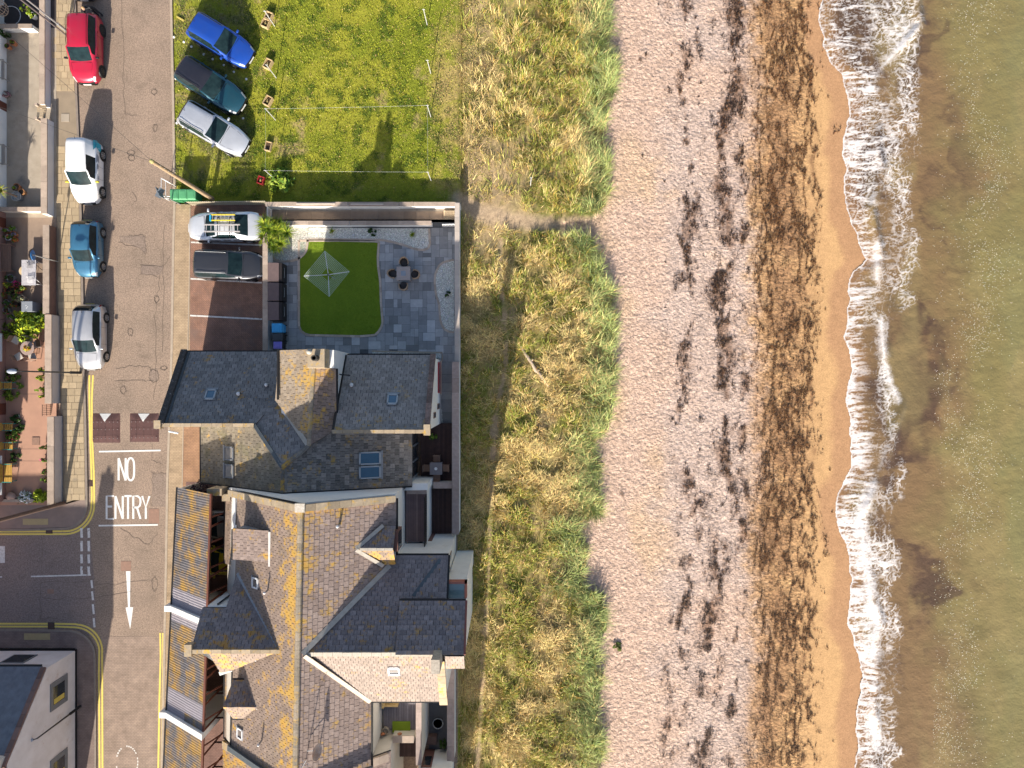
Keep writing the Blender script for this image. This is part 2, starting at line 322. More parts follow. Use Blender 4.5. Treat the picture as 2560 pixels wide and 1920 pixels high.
dm = sst(X(1150), X(1165), gx); dcol = mix(np.zeros(gx.shape+(3,))+np.array((.34, .265, .11)), (.17, .175, .04), sst(.42, .66, n2)); dcol = mix(dcol, (.42, .3, .18), np.maximum(sst(.55, .72, n1)*.5, .85*sst(4.2, 1.2, np.hypot((gx-X(1195))*.9, (gy-Y(475))*.62))*sst(.35, .6, n2+.08)))
col = mix(col, (0, 0, 0), dm)+dcol*dm[..., None]
for pts, w in PATHS: col = mix(col, (.42, .31, .205), sst(w*1.7, w*.4, pl_dist(gx, gy, pts)+(n2-.5)*.6)*(.9 if w > .3 else .75))
town_ = (gx < X(430)) | ((gx < X(1145)) & (gy < Y(512))); col = np.where(town_[..., None], np.array((.27, .2, .155)), col)
sand = sst(-.2, .25, gx-e+(n2-.5)*.6)
bc = np.zeros(gx.shape+(3,))+np.array((.52, .37, .285))
peb = sst(X(1640), X(1720), gx+(n1-.5)*5)*sst(X(1905, -1), X(1860, -1), gx+(n2-.5)*1.2)*sst(.3, .55, n1*.5+n3*.5)
bc = mix(bc, (.46, .37, .325), peb*.55); bc = mix(bc, (.52, .36, .22), sst(.55, .7, n3)*(1-peb)*.5)
gold = sst(X(1850, -1.3), X(1930, -1.3), gx-wander(gy)*.8+(n2-.5)*2.2); bc = mix(bc, (.5, .305, .145), gold)
wd = weed_density(gx, gy); bc = mix(bc, (.15, .075, .04), np.clip(np.maximum(wd*.75, weed_fil(gx, gy)*.6), 0, .8))
stain = np.exp(-((gx-yint(WEED[0][0], gy, -1.1)-.5-.7*wander(gy))/1.7)**2)*sst(.3, .55, n1*.6+n2*.4); bc = mix(bc, (.27, .15, .08), stain*.8)
wet = sst(-1.5, -.9, gx-yint(SHORE, gy, ZS)+(n1-.5)*1.2); bc = mix(bc, (.385, .22, .115), wet)
col = mix(col, (0, 0, 0), sand)+bc*sand[..., None]
ny, nx = gx.shape; idx = np.arange(nx*ny).reshape(ny, nx)
Q = np.stack([idx[:-1, :-1], idx[:-1, 1:], idx[1:, 1:], idx[1:, :-1]], -1).reshape(-1, 4)
V = np.stack([gx, gy, gz], -1).reshape(-1, 3); C = col.reshape(-1, 3)
isb = (sand[:-1, :-1] > .5).reshape(-1)
PB = (1-.88*sst(X(1985, -1.3), X(2050, -1.3), gx+(n2-.5)*.8)).reshape(-1)
def sub(name, q, m, smooth=True):
    u, inv = np.unique(q, return_inverse=True); return mesh_np(name, V[u], inv.reshape(q.shape), C[u], smooth, m, None, {'rough': PB[u]})
gm = colmat('grassy_ground', 5, .3, 26, .6, .05, .95, 30, .4); bm_ = colmat('pebbly_beach_sand', 2.2, .1, 4.6, 1., .13, .9, 19, .3)
nt = bm_.node_tree; bb_ = nt.nodes['Principled BSDF']; src_ = bb_.inputs['Base Color'].links[0].from_socket; vo = nd(nt, 'ShaderNodeTexVoronoi', Scale=7.5, Randomness=1.); nt.links.new(pos(nt), vo.inputs['Vector']); sp_ = nd(nt, 'ShaderNodeSeparateColor'); nt.links.new(vo.outputs['Color'], sp_.inputs[0])
n_ = nd(nt, 'ShaderNodeMapRange'); nt.links.new(sp_.outputs[0], n_.inputs[0]); n_.inputs[3].default_value = .74; n_.inputs[4].default_value = 1.24; cc_ = nd(nt, 'ShaderNodeCombineColor'); [nt.links.new(n_.outputs[0], cc_.inputs[i]) for i in range(3)]
rg_ = attr(nt, 'rough'); nt.links.new(mixc(nt, rg_, src_, cc_.outputs[0], 'MULTIPLY'), bb_.inputs['Base Color']); nt.links.new(rg_, bb_.inputs['Normal'].links[0].from_node.inputs['Strength'])
tag(sub('ground', Q[~isb], gm), kind='structure'); tag(sub('beach', Q[isb], bm_), kind='structure')
# ---- sea
xs = axis(19.2, 36, .06, ([], [38, 42, 50, 70, 120, 250, 600])); ys = axis(-26.5, 26.5, .06, ([-600, -250, -120, -70, -40, -30], [30, 40, 70, 120, 250, 600]))
wx, wy = np.meshgrid(xs, ys); sh = yint(SHORE, wy, ZS)+(fbm(wx*.1, wy*1.6, 61, 3)-.5)*.35; fr = yint(FOAMR, wy, ZS)+(fbm(wx*.5, wy*.9, 62, 4, .6)-.5)*1.6; cr = yint(CREST, wy, ZS)+(vn(wx*0, wy*.7, 63)-.5)*.3
a_ = wx-sh; u_ = np.clip(a_/np.maximum(fr-sh, .3), 0, 2)
q1 = fbm(wx*.5, wy*.5, 64, 4); q2 = fbm(wx*1.2, wy*2.2, 65, 4)
wpx = wx*1.0+(q1-.5)*2.2; wpy = wy*1.6+(q2-.5)*1.6
d1, d2 = worley(wpx*1.5, wpy*1.5, 66); lace = sst(.2, .02, d2-d1)
e1, e2 = worley(wpx*3.4+5, wpy*3.4, 67); lace2 = sst(.3, .03, e2-e1)
streak = .6*fbm(wx*1.1+(q1-.5)*2, wy*5.5+(q1-.5)*3, 68, 4, .6)+.4*fbm(wx*2.2, wy*13+(q2-.5)*4, 81, 3, .6)
dens = np.exp(-(a_/.07)**2)*1.1+np.exp(-np.abs(wx-cr)/.3)*.8*sst(.3, .55, fbm(wx*.2, wy*.35, 69, 3))
edge = sst(1.03, .8, u_)*(a_ > 0)
thin = sst(.3, .5, fbm(wx*.12, wy*.16, 70, 3))*sst(Y(1330, ZS), Y(1150, ZS), wy)*sst(Y(560, ZS), Y(680, ZS), wy)                 # stretches where the swash is a clear sheet
body = edge*(.1+.85*np.maximum(sst(.47, .66, streak)*sst(1., .25, u_), np.maximum(lace*.85*sst(.25, .6, u_), lace2*.55)))*(1-.75*thin*sst(.06, .2, u_)*sst(.9, .5, u_))
body = body*(.5+.75*sst(.34, .62, fbm(wx*.6, wy*.45, 73, 4, .6)))+.55*edge*sst(.5, .62, fbm(wx*.35+3, wy*.2, 80, 3))*sst(.6, .1, u_)*sst(.36, .56, streak)
foam = np.clip(dens*sst(.2, .5, q2+.18)+body, 0, 1)*(a_ > -.02)
strag = sst(1., 1.15, u_)*sst(1.9, 1.1, u_)*lace2*sst(.6, .75, fbm(wx*.7, wy*.7, 71, 3)); foam = np.maximum(foam, strag*.12)
tin = sst(X(2310, ZS), X(2500, ZS), wx+(fbm(wx*.18, wy*.22, 72, 4, .6)-.5)*9)
wc = np.zeros(wx.shape+(3,))+np.array((.185, .118, .058)); wc = mix(wc, (.188, .155, .062), tin); wc = mix(wc, (.19, .172, .072), sst(X(2450, ZS), X(2600, ZS), wx+(q1-.5)*8)*.8)
wc = mix(wc, (.068, .041, .029), sst(.42, .7, fbm(wx*.3+(q1-.5)*1.5, wy*.24+(q2-.5), 74, 4, .6))*sst(X(2470, ZS), X(2310, ZS), wx+(q1-.5)*5)*.85)
wc = mix(wc, (.25, .195, .085), sst(.48, .7, fbm(wx*.35+7, wy*.18, 75, 4, .55))*.55)
sheet = sst(1.6, .2, a_)*.7; wc = mix(wc, (.27, .15, .075), sheet)
wc = wc*(.85+.3*fbm(wx*.9+wy*.35, wy*2.6-wx*.3, 76, 4, .6))[..., None]
wz = ZS+.03*(fbm(wx*.7, wy*.7, 77, 3)-.5)+.2*np.exp(-((wx-cr-.25)/.32)**2)*sst(.35, .6, fbm(wx*.1, wy*.25, 78, 2))+.05*sst(2, 8, a_)*(fbm(wx*.5, wy*.22, 79, 3)-.5)*3-.03*sst(.3, 0, a_)
wz = ZS-.055+.02*sst(0, .6, a_)+(wz-ZS+.045+.02*foam)*sst(.05, 1.2, a_)
ny, nx = wx.shape; idx = np.arange(nx*ny).reshape(ny, nx); Q = np.stack([idx[:-1, :-1], idx[:-1, 1:], idx[1:, 1:], idx[1:, :-1]], -1).reshape(-1, 4)
keep = (a_[:-1, :-1] > -.04).reshape(-1); Q = Q[keep]; u, inv = np.unique(Q, return_inverse=True)
m, nt, b = NT('turbid_sea_water'); v = pos(nt); fo = attr(nt, 'foam')
fo2 = rmp(nt, mth(nt, 'ADD', fo, mth(nt, 'MULTIPLY', mth(nt, 'SUBTRACT', nz(nt, 9, 4, .7, v), .5), .65)), .24, 1.08)
nt.links.new(mixc(nt, fo2, attr(nt, 'col', 0), (.68, .645, .63)), b.inputs['Base Color'])
nt.links.new(rmp(nt, fo2, -.12, 1.), b.inputs['Roughness']); b.inputs['Specular IOR Level'].default_value = .5
hn = mth(nt, 'ADD', nz(nt, 1.6, 4, .6, v), mth(nt, 'MULTIPLY', nz(nt, 8, 4, .65, v), .32)); bump(nt, b, hn, .5, .12); MATS['sea'] = m
sea = mesh_np('sea', np.stack([wx, wy, wz], -1).reshape(-1, 3)[u], inv.reshape(Q.shape), wc.reshape(-1, 3)[u], True, m, None, {'foam': foam.reshape(-1)[u]})
tag(sea, kind='structure')
# ---- blades and strands (nobody could count them)
def blades(name, x, y, L, wdt, lean, ang, colr, m, z0=None, curl=0.):
    n = len(x); z = ground_z(x, y) if z0 is None else z0; dx, dy = np.cos(ang), np.sin(ang)
    b0 = np.stack([x-dy*wdt, y+dx*wdt, z], -1); b1 = np.stack([x+dy*wdt, y-dx*wdt, z], -1)
    hm = L*.55; mx = np.stack([x+dx*hm*np.sin(lean*.6), y+dy*hm*np.sin(lean*.6), z+hm*np.cos(lean*.6)], -1)
    tp = np.stack([x+dx*L*np.sin(lean)+dy*curl*L, y+dy*L*np.sin(lean)-dx*curl*L, z+L*np.cos(lean)*.9], -1)
    sd_ = np.stack([-dy*wdt*.7, dx*wdt*.7, 0*x], -1); V = np.stack([b0, b1, mx-sd_, mx+sd_, tp], 1).reshape(-1, 3)
    k = np.arange(n)*5
    Fq = np.concatenate([np.stack([k, k+1, k+2], -1), np.stack([k, k+2, k+3], -1), np.stack([k+3, k+2, k+4], -1)])
    return mesh_np(name, V, Fq, np.repeat(colr, 5, 0), False, m)
bmat, nt, b = NT('grass_blade'); nt.links.new(attr(nt, 'col', 0), b.inputs['Base Color']); b.inputs['Roughness'].default_value = .7; b.inputs['Specular IOR Level'].default_value = .2
def cjit(base, n, v=.35): return np.clip(np.asarray(base)*(1+(rng.random((n, 1))-.5)*2*v)*(1+(rng.random((n, 3))-.5)*.2), .004, .9)
N = 230000; x = rng.uniform(X(1150), 7.2, N); y = rng.uniform(-25.5, 25.5, N); ed = yint(DUNE, y)
tu = fbm(x*1.3, y*1.3, 31, 3); pd = np.minimum(pl_dist(x, y, PATHS[0][0])-.55, pl_dist(x, y, PATHS[1][0])-.12)
sea_ = sst(-2.6, -.4, x-ed); up = sst(Y(500), Y(300), y)*sst(X(1330), X(1200), x)
up = np.maximum(up, .8*sst(X(1330), X(1210), x)*sst(Y(520), Y(440), y)*sst(.62, .45, fbm(x*.7, y*.7, 38, 3))); up = np.maximum(up, 1.1*sst(4., 1.5, np.hypot((x-X(1195))*.9, (y-Y(475))*.62)))
k = (x < ed+.15) & (pd > .05) & (rng.random(N) < (.12+.88*sst(.4, .6, tu))*(1-.8*up)); x, y, tu, sea_, ed = x[k], y[k], tu[k], sea_[k], ed[k]; n = len(x)
L = (.3+.55*tu+.35*sea_)*rng.uniform(.6, 1.3, n); ang = fbm(x*.6, y*.6, 37, 3)*14+rng.normal(0, 1.25, n)
straw, gre, mar, och = cjit((.66, .51, .22), n, .45), cjit((.265, .295, .05), n, .6), cjit((.35, .405, .145), n, .5), cjit((.43, .285, .07), n, .55)
zone = fbm(x*.38, y*.38, 33, 4, .6); r_ = rng.random(n); ca = np.where((r_ < .22+.75*sst(.55, .38, zone))[:, None], straw, np.where((r_ < .78)[:, None], gre, och)); ca = np.where((rng.random(n) < sea_*.85)[:, None], mar, ca)
tag(blades('dune_grass', x, y, L, .007+.012*rng.random(n), rng.uniform(.35, 1.2, n), ang, ca, bmat), 'long straw and blue-green marram grass covering the dune between houses and beach', 'grass', kind='stuff')
N = 90000; x = rng.uniform(X(436), X(1230), N); y = rng.uniform(Y(506), 25.5, N); tu = fbm(x*1.7, y*1.7, 22, 4, .6); n1 = fbm(x*.45, y*.45, 21, 5, .6)
k = rng.random(N) < .35+.65*sst(.4, .65, tu); x, y, tu, n1 = x[k], y[k], tu[k], n1[k]; n = len(x)
k2 = pl_dist(x, y, PATHS[0][0]) > .5; x, y, tu, n1 = x[k2], y[k2], tu[k2], n1[k2]; n = len(x)
dr = sst(X(1020), X(1190), x+(n1-.5)*4)
ca = np.where((rng.random(n) < .1+.7*dr)[:, None], cjit((.36, .28, .1), n), np.where((rng.random(n) < sst(.5, .68, tu)*.8)[:, None], cjit((.08, .125, .013), n), cjit((.245, .265, .022), n)))
tag(blades('lawn_grass', x, y, rng.uniform(.05, .12, n), .012+.012*rng.random(n), rng.uniform(.3, 1.2, n), rng.uniform(0, 6.28, n), ca, bmat), 'short bright green grass of the drying green behind the parked cars', 'grass', kind='stuff')
N = 260000; x = rng.uniform(X(1620, -.8), X(2100, -1.5), N); y = rng.uniform(-25.5, 25.5, N); d = weed_density(x, y); cl = fbm(x*2.8, y*2.4, 35, 3, .6)
k = rng.random(N) < np.minimum(1, d*np.where(x < X(1875, -1.1), 1.15, .75))*(.05+.95*sst(.44, .56, cl)); x, y = x[k], y[k]
N = 330000; fx = rng.uniform(X(1865, -1.2), X(2075, -1.2), N); fy = rng.uniform(-25.5, 25.5, N); k = rng.random(N) < weed_fil(fx, fy)*.42; x = np.concatenate([x, fx[k]]); y = np.concatenate([y, fy[k]])
cx_, cy_ = np.concatenate([rng.normal(X(1715), 1.3, 45), rng.normal(X(1820), 1.6, 45), rng.uniform(X(1990), X(2095, -1.5), 40)]), rng.uniform(-25, 25, 130)
x = np.concatenate([x]+[rng.normal(a, .09*s, int(22*s)) for a, s in zip(cx_, rng.uniform(.3, 1.3, 130))]) if False else x
ex, ey = [], []
for a, b2 in zip(cx_, cy_):
    s = .25+1.5*rng.random()**3; kk = int(20*s)+2; ex.append(rng.normal(a, .08*s, kk)); ey.append(rng.normal(b2, .1*s, kk))
x = np.concatenate([x]+ex); y = np.concatenate([y]+ey); n = len(x)
ca = np.where((rng.random(n) < np.where(x > X(1878, -1.1), .4, .8))[:, None], cjit((.02, .012, .01), n), cjit((.12, .055, .02), n))
tag(blades('seaweed', x, y, rng.uniform(.05, .2, n), .008+.015*rng.random(n), rng.uniform(1.2, 1.5, n), rng.normal(1.2, 1.1, n), ca, bmat, ground_z(x, y)+.012, .25), 'dark brown seaweed wrack strewn in lines along the beach', 'seaweed', kind='stuff')
N = 26000; x = rng.uniform(X(2330, ZS), X(2556, ZS), N); y = rng.uniform(-25.5, 25.5, N); bd_ = np.exp(-((x-X(2440, ZS)-(fbm(y*.12, y*0, 41, 3)-.5)*7)/1.5)**2)*sst(.35, .6, fbm(x*.5, y*.3, 42, 3, .6))+.12*sst(.45, .7, fbm(x*.8, y*.8, 43, 3))  # sun glitter painted on as tiny pale flat quads over the water
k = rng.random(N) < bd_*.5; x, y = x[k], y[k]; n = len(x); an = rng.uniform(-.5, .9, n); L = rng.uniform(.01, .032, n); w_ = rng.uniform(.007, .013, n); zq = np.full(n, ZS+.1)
V2 = np.stack([np.stack([x+np.cos(an)*L*a-np.sin(an)*w_*b_, y+np.sin(an)*L*a+np.cos(an)*w_*b_, zq], -1) for a, b_ in ((-1, -1), (1, -1), (1, 1), (-1, 1))], 1).reshape(-1, 3)
tag(mesh_np('painted_glints', V2, np.arange(n*4).reshape(n, 4), np.repeat(cjit((.66, .62, .5), n, .25), 4, 0), False, bmat), 'small pale flecks painted as sun glitter on the green water', 'foam', kind='stuff')  # filed under foam, but these quads are painted sun glitter
# ================================================================ ROAD, PAVEMENTS, PAVED GROUND
def inside(p, poly):
    x, y = p; c = False; n = len(poly)
    for i in range(n):
        (x0, y0), (x1, y1) = poly[i], poly[(i+1) % n]
        if (y0 > y) != (y1 > y) and x < (x1-x0)*(y-y0)/(y1-y0)+x0: c = not c
    return c
def arc(cx, cy, r, a0, a1, n=10): return [(cx+r*math.cos(R(a0+(a1-a0)*i/n)), cy+r*math.sin(R(a0+(a1-a0)*i/n))) for i in range(n+1)]
def sheet(name, pts, m, z, t=.06, parent=None, kind='structure'):
    o = MB().slab([(a, b, z) for a, b in pts], t).build(name, m, parent)
    return tag(o, kind=kind) if parent is None else o
def strip(pts, w, z0, z1, mb=None):           # solid ribbon along a line
    mb = mb or MB(); P2 = [Vector(p) for p in pts]; vs = []
    for i, p in enumerate(P2):
        d = (P2[min(i+1, len(P2)-1)]-P2[max(i-1, 0)]).normalized(); q = Vector((-d.y, d.x))*w/2
        vs += [(p.x+q.x, p.y+q.y, z0), (p.x-q.x, p.y-q.y, z0), (p.x-q.x, p.y-q.y, z1), (p.x+q.x, p.y+q.y, z1)]
    fs = [(4*i+a, 4*i+b, 4*i+4+b, 4*i+4+a) for i in range(len(P2)-1) for a, b in ((0, 1), (1, 2), (2, 3), (3, 0))]
    fs += [(3, 2, 1, 0), tuple(4*(len(P2)-1)+k for k in range(4))]
    return mb.add(vs, fs)
def asphalt(name, c, c2, crack=True):
    m, nt, b = NT(name); v = pos(nt)
    col = mixc(nt, rmp(nt, nz(nt, .45, 6, .6, v), .35, .68), c, c2)
    sp = rmp(nt, nz(nt, 13, 4, .85, v), .3, .7); n = nd(nt, 'ShaderNodeMapRange'); nt.links.new(sp, n.inputs[0]); n.inputs[3].default_value = .5; n.inputs[4].default_value = 1.5
    cc = nd(nt, 'ShaderNodeCombineColor'); [nt.links.new(n.outputs[0], cc.inputs[i]) for i in range(3)]
    col = mixc(nt, 1., col, cc.outputs[0], 'MULTIPLY')
    col = mixc(nt, mth(nt, 'MULTIPLY', rmp(nt, nz(nt, .9, 4, .7, v), .56, .7), .35), col, tuple(x*.55 for x in c))
    nt.links.new(col, b.inputs['Base Color']); b.inputs['Roughness'].default_value = .88; b.inputs['Specular IOR Level'].default_value = .2
    bump(nt, b, nz(nt, 45, 3, .7, v), .5, .012); return m
road_m = asphalt('worn_asphalt', (.3, .222, .168), (.235, .178, .136)); road2_m = asphalt('side_road_asphalt', (.21, .165, .145), (.25, .19, .16))
patch_m = asphalt('asphalt_patch', (.25, .19, .15), (.21, .16, .13)); seam_m = M('tar_seam', (.085, .065, .055), (.17, .13, .1), 3, .85)
RL = G2([(186, -90), (190, 0), (193, 230), (200, 400), (204, 520), (208, 700), (212, 930), (216, 1060), (219, 1240)]+arc(160, 1262, 59, 5, 90, 8)+[(60, 1324), (-260, 1326)])
RR = G2([(426, -90), (428, 0), (433, 230), (436, 400), (437, 510), (434, 600), (430, 870), (424, 1060), (419, 1200), (416, 1400), (412, 1600), (408, 1800), (404, 2010)])
RB = G2([(-260, 1574), (60, 1574), (160, 1576)]+arc(175, 1640, 64, -85, 0, 8)+[(240, 1700), (241, 2010)])
road = sheet('road', RL+RB+RR[::-1], road_m, .012, .08)
sheet('side_road', G2([(-260, 1326), (60, 1324), (160, 1321), (212, 1290), (226, 1330), (236, 1450), (241, 1560), (222, 1590), (160, 1576), (-260, 1574)]), road2_m, .017, .05)
bp_road = brickmat('road_block_paving', (.28, .21, .165), (.33, .245, .19), (.17, .13, .1), .2, .1)
sheet('block_paved_road', G2([(241, 1592), (413, 1590), (410, 1700), (404, 2010), (243, 2010)]), bp_road, .017, .05)
mb = MB()                                      # patches and crack lines in the surface, as drawn by the repairs
def crk(pts, w=.035, jit=.05, k=6):
    q = []
    for a, b in zip(pts[:-1], pts[1:]):
        for i in range(k): t = i/k; q.append((X(a[0]+(b[0]-a[0])*t)+random.gauss(0, jit), Y(a[1]+(b[1]-a[1])*t)+random.gauss(0, jit)))
    q.append((X(pts[-1][0]), Y(pts[-1][1]))); mb.ribbon(q, w, .0215)
def loop(cx, cy, rx, ry, w=.035, n=11): crk([(cx+rx*math.cos(t*6.283/n), cy+ry*math.sin(t*6.283/n)) for t in range(n+1)], w, .025, 3)
for a in (((305, 0), (310, 200), (313, 288), (343, 289)), ((322, 590), (345, 588), (362, 590), (366, 635), (345, 620), (297, 606)), ((352, 690), (353, 663), (412, 664), (425, 640)), ((352, 686), (400, 690), (393, 740), (388, 800), (390, 905), (384, 1000)), ((290, 920), (310, 918), (370, 916), (380, 930)), ((285, 952), (350, 953), (385, 952)), ((105, 1325), (106, 1440)), ((104, 1456), (228, 1452)), ((104, 1456), (104, 1545), (160, 1548)), ((105, 1496), (228, 1496), (330, 1478)), ((238, 1462), (385, 1450)), ((380, 1182), (418, 1182)), ((381, 1185), (380, 1265)), ((382, 1110), (380, 1150), (405, 1160)), ((300, 1318), (372, 1362), (395, 1330)), ((330, 480), (342, 500), (328, 515)), ((412, 560), (408, 640), (406, 880))):
    crk(a, .024 if len(a) > 2 else .018)
for a in ((328, 382, 9, 7), (329, 395, 8, 8), (386, 230, 7, 7), (392, 748, 6, 8), (326, 830, 6, 9), (308, 975, 7, 10), (385, 940, 12, 16), (410, 920, 8, 5), (387, 1460, 7, 17), (388, 320, 5, 9)): loop(*a)
mb.build('tar_seam', seam_m, road)
mb = MB()
for pts in ([(380, 1185), (418, 1185), (416, 1268), (380, 1266)], [(300, 590), (345, 590), (363, 592), (365, 632), (340, 615), (300, 604)], [(353, 664), (410, 666), (400, 688), (352, 686)], [(376, 925), (392, 922), (398, 938), (392, 955), (378, 952), (374, 938)]):
    mb.slab([P(a, b, .019) for a, b in pts], .01)
mb.build('surface_patch', patch_m, road)
kerb_m = M('kerb_stone', (.42, .34, .26), (.33, .27, .21), 4, .85, .2, 30); kerb_d = M('dark_kerb', (.27, .22, .18), (.2, .165, .14), 4, .85, .2, 30)
def kerb(pts, w, z1, m=kerb_m):
    o = strip(pts, w, -.05, z1).build('kerb', m); tag(o, kind='structure')
kerb(RL, .13, .12, kerb_d); kerb(RB, .13, .12, kerb_d); kerb(RR, .15, .05)
kerb(G2([(476, 520), (474, 700), (470, 880)]), .06, .05); kerb(G2([(459, 1055), (456, 1240)]), .06, .05)
# west pavement with its flagstones
pav_m = M('pavement_screed', (.3, .235, .165), (.24, .19, .135), 2, .9, .25, 40)
off_in = [(a-(.06), b) for a, b in RL[:9]]
pw = sheet('pavement', off_in+G2([(219, 1245), (160, 1262), (160, 1040), (154, 1030), (152, 790), (146, 780), (145, 570), (140, 540), (139, 305), (131, 275), (131, -90)]), pav_m, .1, .12)
flag = M('flagstone', (.42, .325, .205), (.36, .28, .18), 3, .9, .3, 35, c3=(.27, .22, .16), s3=1.4, f3=(.6, .75), tone=.13)
def kx(y): a = sorted((q[1], q[0]) for q in RL[:9]); return float(np.interp(y, [p[0] for p in a], [p[1] for p in a]))-.1
def wxl(py): return np.interp(py, [0, 275, 305, 540, 570, 780, 790, 1010, 1040, 1262], [132, 132, 141, 141, 147, 147, 154, 154, 161, 161])
flag_meshes = {}
def slabs_row(x0, x1, y0, y1, z, parent, m, name='flagstone', ws=(.42, .5, .6, .36), gap=.022, hh=.018, tv=.5):
    x = x0; ox = off(parent)
    while x < x1-.1:
        w = random.choice(ws)
        if x+w > x1-.16: w = x1-x
        o = MB().box(x+gap/2, x+w-gap/2, y0+gap/2, y1-gap/2, z-.03, z+hh+random.uniform(-.003, .004), .5+random.uniform(-tv, tv)).build(name, m, parent); x += w
py = -20
while py < 1246:
    h = random.choice((15.5, 17, 18)); ym = Y(py+h/2)
    if py < 222 or 366 < py:
        sh = 0 if py < 222 or py > 1120 else .1
        slabs_row(X(wxl(py))+.02+random.uniform(0, .1), kx(ym), Y(py+h), Y(py), .1, pw, flag)
    py += h
gr = MB().box(*[X(156), X(176), Y(306), Y(286)], .1, .122).build('inspection_cover', concrete, pw)
sheet('corner_pavement', [(a-.07, b) for a, b in RL[8:15]]+[(a, b+.08) for a, b in RL[15:]]+G2([(-260, 1256), (100, 1256), (162, 1258)]), M('brown_footway_tarmac', (.27, .2, .165), (.22, .165, .14), 2, .9, .3, 50), .1, .12)
cp2 = sheet('lower_pavement', [(a, b-.07) for a, b in RB[:3]]+[(a-.07, b-.04) for a, b in RB[3:]]+G2([(186, 2010), (190, 1640), (190, 1618), (-260, 1618)]), brickmat('footway_brick', (.23, .17, .145), (.2, .15, .13), (.14, .11, .1), .2, .1), .1, .12)
tac = M('tactile_paving', (.42, .33, .17), (.36, .28, .15), 5, .85, .3, 30)
for a in ((60, 123, 1296, 1311), (63, 128, 1582, 1598)):
    tag(bx('tactile_paving', tac, None, X(a[0]), X(a[1]), Y(a[3]), Y(a[2]), .08, .108), 'buff tactile paving at the '+('upper' if a[2] < 1400 else 'building')+' side of the junction crossing', 'tactile paving')
# east brick strip and bays
bs_m = brickmat('buff_block_paving', (.42, .31, .2), (.36, .265, .17), (.21, .15, .1), .2, .1); bay_m = brickmat('red_block_paving', (.29, .16, .11), (.24, .135, .1), (.13, .08, .06), .2, .1, grime=(.17, .12, .1), rot=R(45))
sheet('east_footway', [(a+.08, b) for a, b in RR[4:]]+G2([(470, 2010), (470, 1215), (458, 1210), (460, 1062), (475, 880), (477, 512)]), bs_m, .03)
bay = sheet('parking_bays', G2([(477, 505), (662, 503), (668, 890), (475, 890)]), bay_m, .034)
sheet('house_forecourt', G2([(460, 1050), (520, 1050), (520, 1240), (457, 1240)]), brickmat('forecourt_block_paving', (.36, .21, .12), (.31, .18, .11), (.2, .12, .08), .2, .1), .034)
wl = M('worn_white_line', (.74, .72, .68), (.5, .46, .42), 9, .8, c3=(.3, .24, .2), s3=4, f3=(.58, .66)); ylm = M('yellow_line', (.78, .6, .14), (.68, .52, .12), 6, .8, c3=(.3, .24, .14), s3=5, f3=(.64, .72))
whl = M('white_road_paint', (.78, .77, .74), (.66, .64, .6), 8, .75, c3=(.32, .25, .2), s3=7, f3=(.66, .72))
for i, (a, b, c, d, nm) in enumerate(((478, 606, 656, 613, 'between the car with ladders and the dark grey car'), (477, 697, 655, 707, 'beside the dark grey car'), (476, 789, 656, 798, 'between the two empty bays'))):
    tag(MB().ribbon([P(a, b), P(c, d)], .1, .041).build('bay_line', wl), 'worn white parking bay line '+nm, 'bay line')
# ---- paint on the road
def letters(name, label, chars, x0, x1, y0, y1, sw, m=whl):
    t = thing(name, label, 'road marking', (X((x0+x1)/2), Y((y0+y1)/2), .018))
    SH = {'N': [[(0, 1), (0, 0), (1, 1), (1, 0)]], 'O': [[(.5+.5*math.cos(R(a)), .5+.5*math.copysign(abs(math.sin(R(a)))**.6, math.sin(R(a)))) for a in range(0, 361, 20)]], 'E': [[(1, 0), (0, 0), (0, 1), (1, 1)], [(0, .46), (.75, .46)]], 'T': [[(0, 0), (1, 0)], [(.5, 0), (.5, 1)]],
          'R': [[(0, 1), (0, 0), (.6, 0), (.95, .1), (1, .27), (.9, .42), (.6, .5), (0, .5)], [(.5, .5), (1, 1)]], 'Y': [[(0, 0), (.5, .5), (1, 0)], [(.5, .5), (.5, 1)]]}
    n = len(chars); cw = (x1-x0)/(n+(n-1)*.22)
    for i, ch in enumerate(chars):
        a = x0+i*cw*1.22; mb = MB()
        for k, st in enumerate(SH[ch]):
            if ch == 'N':
                for s2, p, q in ((sw, st[0], st[1]), (sw, st[1], st[2]), (sw, st[2], st[3])): mb.ribbon([(X(a+cw*u), Y(y0+(y1-y0)*v)) for u, v in (p, q)], s2, .019+.0015*len(mb.f))
            else: mb.ribbon([(X(a+cw*u), Y(y0+(y1-y0)*v)) for u, v in st], sw, .019+.0015*k)
        mb.build('letter', m, t)
    return t
letters('road_lettering', 'white painted word NO on the road above the word ENTRY', 'NO', 297, 336, 1145, 1201, .13)
letters('road_lettering', 'white painted word ENTRY on the road below the word NO', 'ENTRY', 267, 374, 1240, 1297, .13)
def line(label, pts, w, m=whl, cat='road marking', nm='painted_line', z=.0225): return tag(MB().ribbon([(X(a), Y(b)) for a, b in pts], w, z).build(nm, m), label, cat)
line('white transverse line between speed cushions and the word NO', [(248, 1129), (402, 1126)], .1); line('white transverse line below the word ENTRY', [(247, 1314), (395, 1312)], .1)
tag(MB().add([P(a, b, .0215) for a, b in ((315, 1428), (326, 1428), (325, 1518), (333, 1518), (325.5, 1573), (314, 1519), (320, 1518))], [(6, 5, 4, 3, 2, 1, 0)]).build('road_arrow', whl), 'long white arrow painted on the one-way road', 'road arrow')
YLa = [(233, 938), (230, 1000), (231, 1100), (235, 1180), (236, 1240)]+arc(163, 1262, 73, 5, 88, 10)+[(100, 1335), (-200, 1336)]
